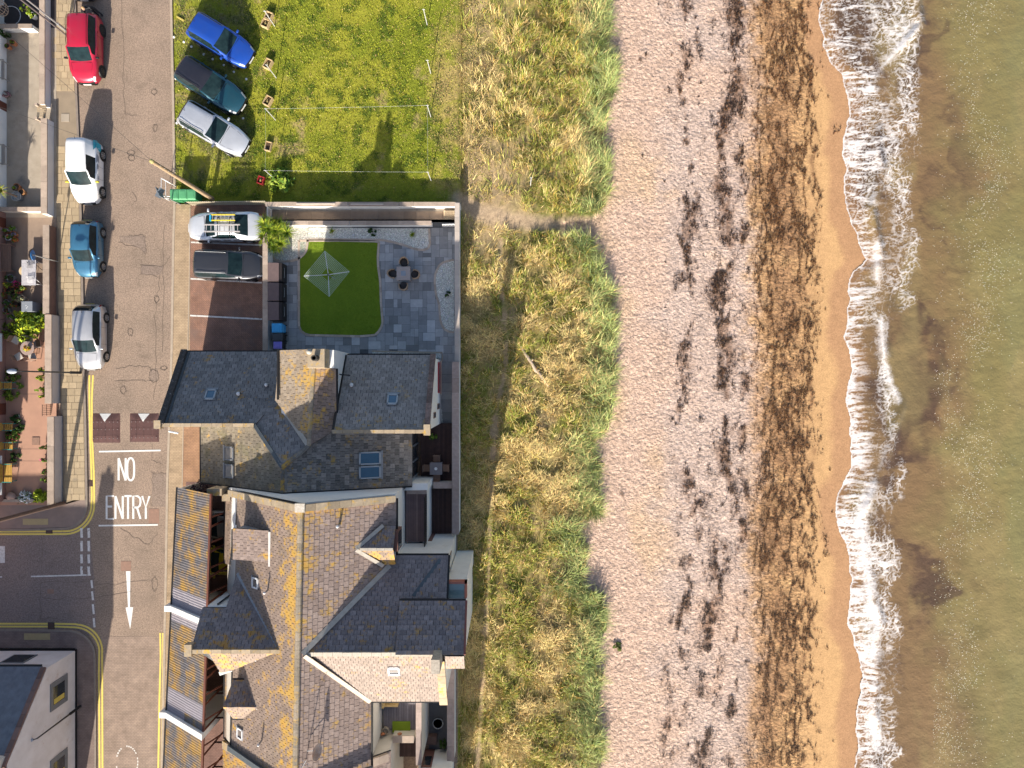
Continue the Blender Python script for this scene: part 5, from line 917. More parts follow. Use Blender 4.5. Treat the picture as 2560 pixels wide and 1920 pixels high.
gravel('gravel_bed', b1, .06, 5500, 'grey gravel stones in the long bed above the lawn'); gravel('gravel_bed', b2, .06, 4200, 'grey gravel stones round the large yucca shrub', cl=(.5, .48, .42)); gravel('gravel_bed', b3, .06, 3800, 'grey gravel stones in the curved bed by the sea wall')
gravel('gravel_margin', [(X(1093), 1.7), (X(1103), 1.7), (X(1103), -2.5), (-4.45, -2.5)], .04, 500, 'gravel margin beside the gable with the red window'); gravel('gravel_margin', [(-9.0, 1.55), (X(1103), 1.55), (X(1103), 2.0), (-9.0, 2.1)], .04, 700, 'gravel strip below the gutter of the garden-side roof')
kerb([(-9.0, 2.12), (X(1106), 2.02), (X(1106), 1.5)], .09, .09)
# walls
wall_run('white rendered wall with sandstone coping between parking bays and garden', -15.66, -15.40, 1.95, Y(552, 1.1), 1.05, coping, white)
xa = [-15.55, -10.35, -7.2, -3.3]
for i, (z, nm) in enumerate(((1.0, 'tallest'), (.9, 'middle'), (.8, 'lowest'))): wall_run('white rendered outer garden wall beside the drying green, '+nm+' of three steps', xa[i], xa[i+1]-.005, Y(514, z), Y(506, z), z, coping, white, 'x')
xb = [-14.6, -10.3, -5.1]
for i, (z, nm) in enumerate(((.8, 'higher, yucca end'), (.7, 'lower, sea end'))): wall_run('white inner lane wall above the gravel bed, '+nm, xb[i], xb[i+1]-.005, Y(561, z), Y(553, z), z, coping, white, 'x')
wall_run('sea-side garden wall with pale coping beside the gravel bed', X(1138, 1), X(1147.5, 1), 1.42, Y(507, 1), 1.0, M('pale_coping', (.5, .43, .37), (.42, .36, .31), 4, .9, .2, 25, tone=.12), white); wall_run('sea-side house wall with brown coping beside the timber decks', X(1131, 1.35), X(1146.5, 1.35), -9.4, 1.40, 1.35, M('grey_brown_coping', (.4, .315, .28), (.31, .245, .215), 5, .9, .35, 22, tone=.15), white)
for a, b, l in ((741, 838, 'first'), (876, 958, 'second')): tag(bx('plank', M('pale_plank', (.55, .47, .4), (.45, .38, .32), 6, .8), None, X(a, 1), X(b, 1), Y(511.5, 1), Y(508, 1), (.895 if a > 800 else .995), (.95 if a > 800 else 1.05)), 'long pale plank lying on the outer garden wall, '+('yucca' if a < 800 else 'sea')+' end', 'plank')
lane = sheet('lane', [(-15.5, Y(556)), (-3.35, Y(556)), (-3.35, Y(520)), (-15.5, Y(520))], concrete, .02); x = -15.4
while x < -4.4: MB().box(x+.01, min(x+.84, -4.35)-.01, Y(549), Y(529), .01, .045, random.random()).build('paving_slab', M('lane_slab', (.36, .26, .18), (.29, .21, .15), 3, .9, .3, 30, tone=.15), lane); x += .84
t = thing('steps', 'pale stone steps at the sea end of the walled lane', 'steps', (-3.8, 10.9, 0))
for i in range(5): bx('step', M('step_stone', (.55, .43, .28), (.47, .36, .24), 4, .9), t, X(1110), -3.42, Y(549-i*4), Y(545.2-i*4), .02, .1+.05*i)
def picket(label, pts, z0, z1, n, m, r=.018, rails=(.15, .9)):
    a, b = Vector(pts[0]), Vector(pts[1]); t = thing('railing', label, 'railing', ((a.x+b.x)/2, (a.y+b.y)/2, z0))
    for i in range(n): p = a.lerp(b, i/(n-1)); MB().box(p.x-r, p.x+r, p.y-r, p.y+r, z0, z1).build('picket', m, t)
    for f in rails: bar('rail', t, (a.x, a.y, z0+(z1-z0)*f), (b.x, b.y, z0+(z1-z0)*f), r*1.6, r*2, m)
    return t
picket('cream concrete picket fence between green bins and parking bays', ((X(466, .9), Y(504, .9)), (X(660, .9), Y(502, .9))), 0, .85, 40, M('cream_picket', (.52, .45, .33), (.44, .38, .28), 5, .85), .022); picket('white iron gate at the street end of the walled lane', ((-15.45, Y(522)), (-15.45, Y(548))), .05, .95, 9, pvcwhite); picket('white slatted gate at the sea end of the inner lane wall', ((X(1106, .8), Y(561, .8)), (X(1135, .8), Y(560, .8))), .05, .85, 9, upvc, .02)
# rotary dryer
t = thing('rotary_dryer', 'open white rotary clothes dryer standing on the artificial lawn', 'clothes dryer', P(838, 697, .05)); hub = Vector((X(820, 1.75), Y(685, 1.75), 1.75)); ba = Vector(P(838, 697, .05)); MB().tube([ba, (ba.x, ba.y, 1.75)], .028, 8).build('pole', galv, t); hub = Vector((ba.x, ba.y, 1.6))
ends = [Vector(P(a, b, 1.95)) for a, b in ((812, 628), (873, 679), (823, 741), (760, 690))]; ctr = sum(ends, Vector())/4; hub = Vector((ctr.x, ctr.y, 1.6)); MB().lathe((hub.x, hub.y, 1.55), [(.05, 0), (.07, .06), (.05, .14)], 10).build('hub', blackp, t); MB().tube([(ba.x, ba.y, 1.5), hub], .03, 8).build('collar', galv, t)
for e_ in ends: MB().tube([hub, e_], .02, 6).build('arm', pvcwhite, t)
lnm = M('green_line', (.6, .72, .64), None, 4, .6)
for k in range(9):
    f = .34+.66*k/8; q = [hub.lerp(e_, f) for e_ in ends]; MB().tube(q+[q[0]], .011, 4).build('washing_line', lnm, t)
# dining sets
wick = M('wicker', (.42, .29, .19), (.33, .22, .14), 20, .8, .5, 60); cush_m = M('grey_cushion', (.07, .065, .065), (.055, .05, .05), 9, .9); tabm = M('taupe_table', (.4, .33, .3), (.35, .29, .26), 5, .5)
def tub_chair(label, c, ang, group, zb=.03, seatm=cush_m, sh=wick, s=1.):
    t = thing('garden_chair', label, 'chair', (c[0], c[1], zb), ang, group); n = 12; vs = []
    for i in range(n+1):
        a = R(-20+220*i/n); r_ = .31*s; f = 1+.0*i
        for rr, z in ((r_-.05, .34), (r_, .34), (r_+.015, .78-.18*abs(i-n/2)/(n/2)), (r_-.05, .78-.18*abs(i-n/2)/(n/2))): vs.append((rr*math.cos(a)*.95, rr*math.sin(a)*1.1, z))
    MB().add(vs, [(4*i+k, 4*i+(k+1) % 4, 4*i+4+(k+1) % 4, 4*i+4+k) for i in range(n) for k in range(4)]+[(0, 1, 2, 3), (4*n+3, 4*n+2, 4*n+1, 4*n)]).build('shell', sh, t, True, False)
    MB().lathe((0, .02, .3), [(.26*s, 0), (.27*s, .03), (.26*s, .13), (.2*s, .16)], 16, sx=.95).build('seat_cushion', seatm, t, True, False)
    for a, b in ((.2, .2), (-.2, .2), (.2, -.2), (-.2, -.2)): MB().tube([(a*s, b*s, 0), (a*.9*s, b*.9*s, .34)], .022, 6).build('leg', sh, t, False, False)
    return t
def sq_table(label, c, w, zb, m, inset=None):
    t = thing('garden_table', label, 'table', (c[0], c[1], zb)); MB().rbox((c[0], c[1], zb+.72), (w, w, .05), 0).build('table_top', m, t, bevel=.012)
    for a in (-1, 1):
        for b in (-1, 1): bx('leg', m, t, c[0]+a*(w/2-.06)-.03, c[0]+a*(w/2-.06)+.03, c[1]+b*(w/2-.06)-.03, c[1]+b*(w/2-.06)+.03, zb, zb+.7)
    if inset: MB().rbox((c[0], c[1], zb+.752), (w*.36, w*.36, .012), 0).build('glass_inset', inset, t)
    return t
tc = P(1013, 688, .03); sq_table('taupe square dining table with glass inset on the slate patio', tc, .86, .03, tabm, M('inset_glass', (.3, .33, .37), (.25, .28, .32), 4, .15))
for (dx, dy, a), nm in zip(((0, .72, 0), (.68, -.02, -90), (-.04, -.72, 180), (-.7, .02, 90)), ('lawn-bed side', 'sea-wall side', 'house side', 'lawn side')): tub_chair('tan wicker tub chair with dark cushion at the patio table, '+nm, (tc[0]+dx, tc[1]+dy), R(a), 'wicker chairs at the patio table')
# storage chests and bins against the west garden wall
chest = M('brown_resin_lid', (.15, .105, .1), (.12, .085, .082), 4, .6, .15, 30); chd = M('dark_resin', (.025, .02, .02), None, 4, .6)
for (a, b), nm in (((656, 704), 'end nearest the yucca'), ((706, 752), 'middle one'), ((754, 801), 'end nearest the bins')):
    t = thing('storage_chest', 'brown lidded garden storage chest by the wall, '+nm, 'storage chest', (-15.0, Y((a+b)/2, 1.1), .03), 0, 'storage chests along the wall'); y0, y1 = Y(b, 1.05), Y(a, 1.05); bx('body', chd, t, -15.33, -14.5, y0+.02, y1-.02, .03, 1.0); MB().slab([(-15.36, y0+.01, 1.1), (-14.66, y0+.01, 1.06), (-14.66, y1-.01, 1.06), (-15.36, y1-.01, 1.1)], .06).build('lid', chest, t, bevel=.02); MB().tube([(-14.47, y0+.3, .7), (-14.43, y0+.3, .7), (-14.43, y1-.3, .7), (-14.47, y1-.3, .7)], .015).build('handle', galv, t)
def wheelie(name, label, c, w, l, h, lid, body, rz=0, group=None, zb=.03):
    t = thing(name, label, 'bin', (c[0], c[1], zb), rz, group); a, b = w/2, l/2
    MB().add([(-a*.8, -b*.8, .08), (a*.8, -b*.8, .08), (a*.8, b*.8, .08), (-a*.8, b*.8, .08), (-a, -b, h), (a, -b, h), (a, b, h), (-a, b, h)], [(3, 2, 1, 0), (4, 5, 6, 7), (0, 1, 5, 4), (1, 2, 6, 5), (2, 3, 7, 6), (3, 0, 4, 7)]).build('body', body, t, False, False)
    L = MB().add([(-a-.02, -b-.03, h), (a+.02, -b-.03, h), (a+.02, b+.03, h), (-a-.02, b+.03, h), (-a+.03, -b+.03, h+.06), (a-.03, -b+.03, h+.06), (a-.03, b-.03, h+.06), (-a+.03, b-.03, h+.06)], [(3, 2, 1, 0), (4, 5, 6, 7), (0, 1, 5, 4), (1, 2, 6, 5), (2, 3, 7, 6), (3, 0, 4, 7)]).build('lid', lid, t, False, False, .012); MB().obox((0, 0, h+.065), (w*.6, l*.6, .02)).build('lid_panel', lid, L, False, False)
    MB().tube([(-a*.8, b+.07, h-.03), (a*.8, b+.07, h-.03)], .018).build('handle', body, t, False, False)
    for s in (-1, 1): MB().tube([(s*a*.75, b*.75, .1), (s*(a*.75+.05), b*.75, .1)], .1, 12).build('wheel', rubber, t, False, False)
    return t
wheelie('wheelie_bin', 'bright blue wheelie bin beside the storage chests', (-14.78, Y(820, 1.05)), .56, .62, 1.02, M('blue_lid', (.05, .33, .62), (.04, .28, .55), 4, .45), M('blue_body', (.05, .3, .58), None, 4, .5), R(-90)); wheelie('wheelie_bin', 'dark grey wheelie bin between the blue and violet bins', (-14.75, Y(843, 1.05)), .46, .6, 1.02, M('grey_lid', (.06, .065, .07), None, 4, .5), blackp, R(-90)); wheelie('wheelie_bin', 'small violet-lidded wheelie bin at the house corner', (-14.75, Y(863, 1.0)), .44, .5, .98, M('violet_lid', (.26, .22, .62), (.22, .18, .55), 4, .45), blackp, R(-90))
# ================================================================ DECKS AND YARDS ON THE SEA SIDE
dkm = M('dark_deck_board', (.085, .048, .042), (.06, .036, .033), 5, .75, .3, 30, tone=.2); dk2 = M('grey_violet_deck_board', (.2, .135, .13), (.16, .11, .108), 3, .75, .3, 30, tone=.28)
def deck(name, label, x0, x1, y0, y1, z, bw, m, along='y'):
    t = thing(name, label, 'deck', ((x0+x1)/2, (y0+y1)/2, z-.15)); bx('frame', chd, t, x0, x1, y0, y1, z-.2, z-.035); a, b = (x0, x1) if along == 'y' else (y0, y1); p = a
    while p < b-.02: q = min(p+bw, b); MB().box(*((p+.006, q-.006, y0, y1) if along == 'y' else (x0, x1, p+.006, q-.006)), z-.03, z, random.random()).build('board', m, t); p += bw
deck('deck', 'dark brown timber deck with the square table, north of the cross wall', -5.85, X(1133, .3), Y(1204), -2.52, .3, .14, dkm); deck('deck', 'dark sunken timber deck below the grey balcony', -5.2, X(1131, .3), -9.55, Y(1221), .3, .14, dkm); deck('balcony_deck', 'weathered grey-violet timber balcony beside the white gable', -6.4, X(1066, 2.9), -9.5, -6.45, 2.9, .15, dk2)
bx('side', chd, None, -9, -9, 0, 0, 0, 0) if False else None
bx('wall', white, hS, -6.42, X(1066, 2.9)+.02, -9.58, -6.36, -.05, 2.68)
picket('black rope-pattern balcony railing on the grey-violet deck', ((X(1063, 3.4), -9.6), (X(1063, 3.4), -6.7)), 2.9, 3.8, 22, blackp, .02, (.05, .95)); wall_run('brown-capped cross wall between the two dark decks', -4.95, X(1132, 1.2), Y(1220, 1.2), Y(1207, 1.2), 1.2, MATS['grey_brown_coping'], white, 'x'); MB().prism([(-6.4, -6.3), (-5.0, -6.3), (-5.0, -5.9), (-6.1, -5.9)], -.05, [3.6, 3.4, 3.4, 3.5]).build('wall', white, hN); wall_run('brown-capped parapet of the grey-violet balcony beside the deck', -6.3, -5.1, Y(1235, 3.3), Y(1220, 3.3), 3.15, MATS['grey_brown_coping'], white, 'x')
t2 = P(1093, 1168, .3); sq_table('grey square table with a white bowl on the dark deck', t2, .78, .3, M('grey_table', (.22, .2, .21), (.19, .175, .18), 5, .5)); t = tag(MB().lathe((t2[0], t2[1], 1.045), [(.05, 0), (.1, .03), (.09, .04), (.04, .02)], 12).build('bowl', pvcwhite), 'small white bowl on the grey deck table', 'bowl')
tan = M('tan_chair', (.27, .17, .125), (.22, .14, .1), 5, .8)
def plain_chair(label, c, ang, zb, group, m=tan, m2=None):
    t = thing('garden_chair', label, 'chair', (c[0], c[1], zb), ang, group); MB().obox((0, 0, .43), (.44, .44, .05)).build('seat', m2 or m, t, False, False, .01); MB().obox((0, .21, .68), (.42, .04, .42)).build('backrest', m, t, False, False, .01)
    for a in (-.19, .19):
        for b in (-.19, .19): MB().tube([(a, b, 0), (a, b, .42)], .02, 6).build('leg', m, t, False, False)
    return t
for (dx, dy, a), nm in zip(((.02, .6, 0), (.6, 0, -90), (.02, -.6, 180), (-.6, 0, 90)), ('beside the roof edge', 'beside the sea wall', 'beside the cross wall', 'beside the house')): plain_chair('tan chair at the grey deck table, '+nm, (t2[0]+dx, t2[1]+dy), R(a), .3, 'tan chairs on the dark deck')
# south terrace with slatted lounger
bx('wall', cream, hS, -7.7, -5.55, -20.9, -17.15, -.05, 3.2); deck('roof_terrace_deck', 'grey board floor of the small south roof terrace', -7.65, -5.75, -20.6, -17.2, 3.3, .15, M('grey_deck_board', (.2, .18, .2), (.16, .145, .16), 4, .75, .2, 30, tone=.2))
pine = M('pine_slat', (.5, .36, .17), (.42, .3, .14), 7, .7, .15, 40); t = thing('garden_bench', 'pale pine slatted bench on the south roof terrace', 'bench', (-7.2, -18.2, 3.3))
for i in range(12): bx('slat', pine, t, -7.45, -6.75, -18.85+i*.115, -18.79+i*.115, 3.72, 3.75)
for yy in (-18.95, -17.42): bx('side_frame', pine, t, -7.6, -6.7, yy, yy+.07, 3.3, 3.95)
bx('back_rail', pine, t, -7.62, -7.5, -18.95, -17.35, 3.7, 4.15)
tag(bx('turf_mat', turf_m, None, X(981, 3.3), X(1026, 3.3), Y(1831, 3.3), Y(1803, 3.3), 3.29, 3.33), 'bright green turf mat on the grey roof terrace', 'mat'); wall_run('thick brown-capped parapet at the foot of the roof terrace', -7.0, -5.75, -21.0, -20.65, 4.0, coping, cream, 'x'); wall_run('narrow brown-capped parapet between roof terrace and yard', -5.62, -5.35, -22.4, -17.2, 3.9, MATS['grey_brown_coping'], cream)
for px_, nm in ((999, 'brown clay sun-face'), (957, 'brown clay bull-head')): tag(MB().lathe((X(px_, 3.8), -20.62, 3.75), [(.02, -.12), (.13, -.05), (.15, .03), (.08, .12), (.02, .16)], 10, sy=.5).build('wall_ornament', terracotta), nm+' ornament on the roof terrace wall', 'ornament')
tag(MB().lathe((X(964, 3.5), Y(1826, 3.5), 3.3), [(.14, 0), (.19, .1), (.2, .3), (.16, .32), (.15, .2)], 12).build('planter', concrete), 'round grey planter beside the pine bench', 'planter')
yd = sheet('yard', [(-5.35, -23.5), (-3.8, -23.5), (-3.8, -17.0), (-5.35, -17.0)], M('yard_paving', (.1, .105, .12), (.08, .085, .1), 4, .8), .03)
fl = M('crazy_paving_stone', (.36, .36, .36), (.28, .285, .29), 3, .85, .3, 25, tone=.2)
for i in range(30):
    cx, cy = random.uniform(-5.25, -4.0), random.uniform(-20.6, -17.4); r_ = random.uniform(.12, .22); k = random.randint(5, 7); MB().prism([(cx+r_*random.uniform(.7, 1.15)*math.cos(6.283*j/k), cy+r_*random.uniform(.7, 1.15)*math.sin(6.283*j/k)) for j in range(k)], .02, .043+.0007*i, random.random()).build('paving_stone', fl, yd)
t = thing('fire_bowl', 'round dark fire bowl with pale rim on the stone-paved yard', 'fire bowl', P(1096, 1803, .04)); c_ = P(1096, 1803, .04); MB().lathe(c_, [(.2, 0), (.3, .12), (.32, .3), (.3, .3), (.26, .2), (.02, .16)], 18).build('bowl', M('bowl_dark', (.06, .06, .07), None, 5, .6), t); MB().lathe((c_[0], c_[1], c_[2]+.28), [(.3, 0), (.34, .01), (.34, .035), (.3, .035), (.3, 0)], 20).build('rim', galv, t)
wall_run('sea-side yard wall with speckled brown coping beside the dune', X(1119, 1.3), X(1135, 1.3), -23.6, -14.8, 1.35, MATS['grey_brown_coping'], white)
tag(bx('timber_bench', M('brown_bench', (.14, .09, .08), None, 5, .7), None, X(1066), X(1094), Y(1852), Y(1832), .03, .5, .01), 'low brown timber box seat in the south yard', 'seat'); deck('deck', 'small dark deck below the thick parapet at the terrace foot', -7.0, -5.65, -23.2, -21.1, 1.5, .12, dkm)
# lights in the gravel
for a, b, nm in ((884, 588, 'in the long gravel bed near the lawn'), (1058, 607, 'in the long gravel bed at its rounded end'), (1104, 678, 'in the curved bed, by its narrow tip'), (1117, 799, 'in the curved bed, by its wide end')):
    t = thing('garden_light', 'small white stone garden light '+nm, 'garden light', P(a, b, .06)); c_ = P(a, b, .06); MB().lathe(c_, [(.07, 0), (.09, .05), (.07, .11), (.02, .14)], 10, sx=.8).build('stone', pvcwhite, t, True); MB().lathe((c_[0], c_[1], c_[2]), [(.1, -.01), (.1, .012), (.02, .015)], 10).build('base', galv, t)
# ================================================================ CARS
cglass = M('car_glass', (.006, .014, .017), (.016, .034, .038), 3, .06, spec=.22); cdark = M('car_trim_black', (.012, .012, .013), None, 8, .45); hl = M('headlamp_glass', (.55, .57, .6), (.4, .42, .45), 14, .12, spec=.8); tlm = M('tail_lamp_red', (.35, .015, .02), (.25, .01, .012), 12, .2); plate = M('number_plate', (.7, .7, .68), None, 4, .4); platey = M('yellow_plate', (.7, .52, .06), None, 4, .4); seamm = M('door_seam', (.01, .01, .01), None, 4, .8)
STY = {'hatch': dict(p=[(0, .42), (.008, .5), (.02, .58), (.035, .66), (.085, .86), (.12, .955), (.2, .985), (.32, 1), (.45, .995), (.53, .97), (.57, .945), (.66, .8), (.745, .665), (.77, .645), (.86, .6), (.94, .52), (.975, .45), (.99, .4), (1, .33)], rw=(.035, .12), ws=(.57, .745), pl=.36, belt=.62),
       'suv': dict(p=[(0, .42), (.008, .52), (.02, .6), (.03, .66), (.06, .86), (.09, .95), (.16, .985), (.32, 1), (.45, .995), (.54, .975), (.575, .95), (.66, .82), (.735, .685), (.76, .665), (.86, .635), (.945, .57), (.975, .5), (.99, .42), (1, .34)], rw=(.03, .09), ws=(.575, .735), pl=.34, belt=.63),
       'estate': dict(p=[(0, .42), (.008, .52), (.02, .6), (.03, .66), (.07, .86), (.105, .95), (.17, .98), (.3, 1), (.42, .995), (.5, .975), (.535, .95), (.62, .82), (.7, .68), (.725, .66), (.83, .625), (.93, .55), (.97, .47), (.99, .4), (1, .33)], rw=(.03, .105), ws=(.535, .7), pl=.32, belt=.63),
       'van': dict(p=[(0, .4), (.006, .55), (.012, .66), (.018, .72), (.03, .92), (.05, .975), (.12, .995), (.3, 1), (.45, .995), (.54, .975), (.575, .95), (.66, .8), (.745, .62), (.77, .6), (.86, .53), (.94, .45), (.975, .39), (.99, .34), (1, .28)], rw=(.018, .03), ws=(.575, .745), pl=.42, belt=.56),
       'saloon': dict(p=[(0, .42), (.008, .52), (.02, .6), (.04, .655), (.12, .685), (.16, .7), (.24, .86), (.31, .965), (.36, .985), (.44, 1), (.5, .995), (.55, .97), (.58, .95), (.66, .82), (.74, .68), (.765, .665), (.86, .62), (.95, .53), (.978, .45), (.99, .4), (1, .33)], rw=(.16, .31), ws=(.58, .74), pl=.44, belt=.66)}
def car(label, c, heading, L, Wd, Ht, style, mat_, rails=False, roofm=None, rim=alloy, mir=None, group=None, cat='car', name='parked_car', sunroof=False, mirrors=True):
    t = thing(name, label, cat, (c[0], c[1], c[2] if len(c) > 2 else .02), heading, group); S = STY[style]; pr = S['p']; rw, ws = S['rw'], S['ws']; hw = Wd/2; belt = S['belt']*Ht; sec = []
    for tt, zz in pr:
        z = zz*Ht; f = 1.
        if tt > .76: f = 1-.34*((tt-.76)/.24)**2.4
        if tt < .12: f = 1-.16*((.12-tt)/.12)**2
        w = hw*f; ghz = rw[0] < tt < ws[0]; zb = min(belt, z-.05) if ghz or z > belt+.05 else z-.06
        k = max(0, min(1, (z-belt)/(Ht-belt))) if ghz else 0
        gw0 = w*(.925 if ghz else .9); gw1 = w*(.86-.13*k) if ghz else w*.84
        zl_ = .2 if .03 < tt < .97 else .26
        rt_ = z-(.035+.03*k if ghz else .02)
        sec.append([(w*.86, zl_), (w*.985, zl_+.06), (w, .45*Ht if z > .5*Ht else z*.8), (w*.992, zb-.06), (w*.955, zb), (gw0, zb+.012), (gw1, max(rt_, zb+.014)), (gw1*.9, max(z-.012, zb+.02)), (gw1*.45, z-.002+.004), (0, z+.004)])
    xsn = [(-.5+tt)*L for tt, _ in pr]; n = len(pr); parts = {}; tv = [tt for tt, _ in pr]
    def bow(x_, y_):
        tt = x_/L+.5; return x_+(1-(y_/hw)**2)*L*(.028*max(0, min(1, (tt-.38)/.3))+.02*max(0, min(1, (tt-.8)/.2))-.022*max(0, min(1, (.2-tt)/.2)))-L*.02*max(0, min(1, (tt-.38)/.3))+L*.012*max(0, min(1, (.2-tt)/.2))
    def face(name_, vs):
        vs = [(bow(x_, y_), y_, z_) for x_, y_, z_ in vs]
        parts.setdefault(name_, MB()).add(vs, [(0, 1, 2, 3)])
    for s in (-1, 1):
        for i in range(n-1):
            for k in range(9):
                q = [(xsn[i], s*sec[i][k][0], sec[i][k][1]), (xsn[i+1], s*sec[i+1][k][0], sec[i+1][k][1]), (xsn[i+1], s*sec[i+1][k+1][0], sec[i+1][k+1][1]), (xsn[i], s*sec[i][k+1][0], sec[i][k+1][1])]
                if s > 0: q = q[::-1]
                a, b = tv[i], tv[i+1]; pn = 'body'
                if k >= 7 and a >= ws[0]-1e-6 and b <= ws[1]+1e-6: pn = 'windscreen'
                elif k >= 7 and a >= rw[0]-1e-6 and b <= rw[1]+1e-6 and style != 'van': pn = 'rear_window'
                elif k == 5 and rw[1]-.001 <= a and b <= ws[1]-.05 and not (style == 'van' and b < .44): pn = 'side_window_'+('r' if s < 0 else 'l')+('f' if a >= S['pl'] else 'b')
                elif a >= .93 and b <= .992 and k in (3, 4, 5): pn = 'headlight'+str(s)
                elif b <= .04 and k in (3, 4) and style != 'saloon': pn = 'tail_light'+str(s)
                elif b <= .025 and k in (3, 4, 5) and style == 'saloon': pn = 'tail_light'+str(s)
                elif a >= .985 and k >= 5: pn = 'grille'
                elif k == 0 or (b <= .02 and k == 1) or (a > .98 and k <= 1): pn = 'lower_trim'
                elif roofm is not None and k >= 6 and rw[1]-.01 <= a and b <= ws[0]+.01: pn = 'roof_panel'
                face(pn, q)
    for i, tt in ((0, 0), (n-1, 1)):                       # close the ends
        lst = [(bow(xsn[i], p[0]), p[0], p[1]) for p in sec[i]]+[(bow(xsn[i], p[0]), -p[0], p[1]) for p in sec[i][-2::-1]]
        parts['body' if i == 0 else 'lower_trim'].add(lst, [tuple(range(len(lst))) if i else tuple(range(len(lst)-1, -1, -1))])
    nm = {'body': ('body', mat_), 'windscreen': ('windscreen', cglass), 'rear_window': ('rear_window', cglass), 'grille': ('grille', cdark), 'lower_trim': ('lower_trim', cdark), 'roof_panel': ('roof_panel', roofm)}
    body = None
    for k in sorted(parts, key=lambda q: q != 'body'):
        a, m_ = nm.get(k, (k.rstrip('-1'), hl if 'head' in k else tlm if 'tail' in k else cglass)); a = 'side_window' if 'side_window' in a else a
        mb = parts[k]; vm = {}; vs2 = []; fs2 = []
        for f in mb.f:
            g = []
            for i in f:
                key = tuple(round(c_, 4) for c_ in mb.v[i])
                if key not in vm: vm[key] = len(vs2); vs2.append(mb.v[i])
                if vm[key] not in g: g.append(vm[key])
            if len(g) > 2: fs2.append(tuple(g))
        MB().add(vs2, fs2).build(a, m_, t, True, False)
    mb = MB(); mb.obox((0, 0, .3), (L*.8, Wd*.8, .3)); mb.build('underbody', cdark, t, False, False)
    R_ = .3 if style == 'hatch' else .335
    for xx in (-L*.30, L*.315):
        for s in (-1, 1):
            MB().tube([(xx, s*(hw-.25), R_+.0), (xx, s*(hw+.002), R_+.0)], R_+.055, 24).build('wheel_arch', cdark, t, False, False)
            wv = MB(); prof = [(R_*.62, -.0), (R_*.66, .012), (R_*.9, .014), (R_, -.012), (R_, -.2)]; nn = 28
            vs2 = [(xx+r_*math.cos(6.283*k/nn), s*(hw+.008+d), R_+r_*math.sin(6.283*k/nn)) for r_, d in prof for k in range(nn)]; wv.add(vs2, [((i*nn+k), (i*nn+(k+1) % nn), (i+1)*nn+(k+1) % nn, (i+1)*nn+k) for i in range(4) for k in range(nn)]); wh = wv.build('wheel', rubber, t, True, False)
            rm = MB().lathe((0, 0, 0), [(R_*.16, 0), (R_*.14, .012)], 10); rm.v = [(xx+a, s*(hw+.003+c_), R_+b) for a, b, c_ in rm.v]
            for k in range(7):
                a0 = 6.283*k/7; ca_, sa_ = math.cos(a0), math.sin(a0); rm.add([(xx+ca_*r_-sa_*o, s*(hw+.012), R_+sa_*r_+ca_*o) for r_, o in ((R_*.12, -.028), (R_*.64, -.036), (R_*.64, .036), (R_*.12, .028))], [(0, 1, 2, 3)])
            rm.tube([(xx+R_*.62*math.cos(6.283*k/20), s*(hw+.01), R_+R_*.62*math.sin(6.283*k/20)) for k in range(21)], .016, 5, cap=False); rm.build('rim', rim, wh, False, False)
    wb = np.interp(ws[1], tv, [p[5][0] for p in sec]); xm = (ws[1]-.5)*L-.12
    for s in (-1, 1):
        if mirrors:
            m_ = MB().obox((xm-.08, s*(hw+.09), belt+.06), (.12, .2, .13)).build('mirror', mir or mat_, t, True, False, .03)
        for tt in (.2, S['pl'], .62):
            w_ = hw*1.001; MB().tube([((tt-.5)*L, s*w_, .32), ((tt-.5)*L, s*w_, belt-.06)], .006, 4).build('door_seam', seamm, t, False, False)
        for tt in (S['pl']-.05, .53): MB().obox(((tt-.5)*L, s*(hw+.012), belt-.12), (.16, .03, .03)).build('door_handle', mat_, t, False, False)
    if rails:
        for s in (-1, 1): MB().tube([((a-.5)*L, s*hw*.7, Ht+(.0 if a in (rw[1]+.02, ws[0]-.03) else .04)) for a in (rw[1]+.02, rw[1]+.06, .35, ws[0]-.07, ws[0]-.03)], .018, 6).build('roof_rail', cdark if rails == 'black' else galv, t, False, False)
    if sunroof: MB().slab([((a-.5)*L, b*hw, Ht+.02) for a, b in ((rw[1]+.04, -.52), (ws[0]-.08, -.52), (ws[0]-.08, .52), (rw[1]+.04, .52))], .01).build('sunroof', M('sunroof_glass', (.02, .02, .03), (.03, .03, .04), 2, .06, spec=.6), t, False, False)
    zc = lambda a: np.interp(a, tv, [p[1] for p in pr])*Ht
    MB().tube([((rw[1]+.03-.5)*L, 0, zc(rw[1]+.03)), ((rw[1]-.015-.5)*L, 0, zc(rw[1]+.03)+.1)], .012, 5).build('aerial', cdark, t, False, False)
    for s in (.28, -.28): MB().tube([((ws[1]-.008-.5)*L, s*hw, zc(ws[1]-.008)+.012), ((ws[1]-.03-.5)*L, (s-.5*1)*hw*.9+.1, zc(ws[1]-.03)+.015)], .011, 4).build('wiper', cdark, t, False, False)
    MB().ribbon([((ws[1]+.02-.5)*L, -hw*.72, zc(ws[1]+.02)+.006), ((ws[1]+.014-.5)*L, 0, zc(ws[1]+.014)+.012), ((ws[1]+.02-.5)*L, hw*.72, zc(ws[1]+.02)+.006)], .03).build('scuttle', cdark, t, False, False)
    for s in (-1, 1): MB().tube([((a-.5)*L, s*hw*b, zc(a)-.008) for a, b in ((ws[1]+.03, .74), (.85, .68), (.93, .58))], .006, 4).build('bonnet_seam', seamm, t, False, False)
    MB().obox((L*.5+.025*L, 0, .46), (.03, .5, .11)).build('front_plate', plate, t, False, False); MB().obox((-L*.5-.012*L, 0, .62), (.03, .5, .11)).build('rear_plate', platey, t, False, False)
    return t
D = R(-90)
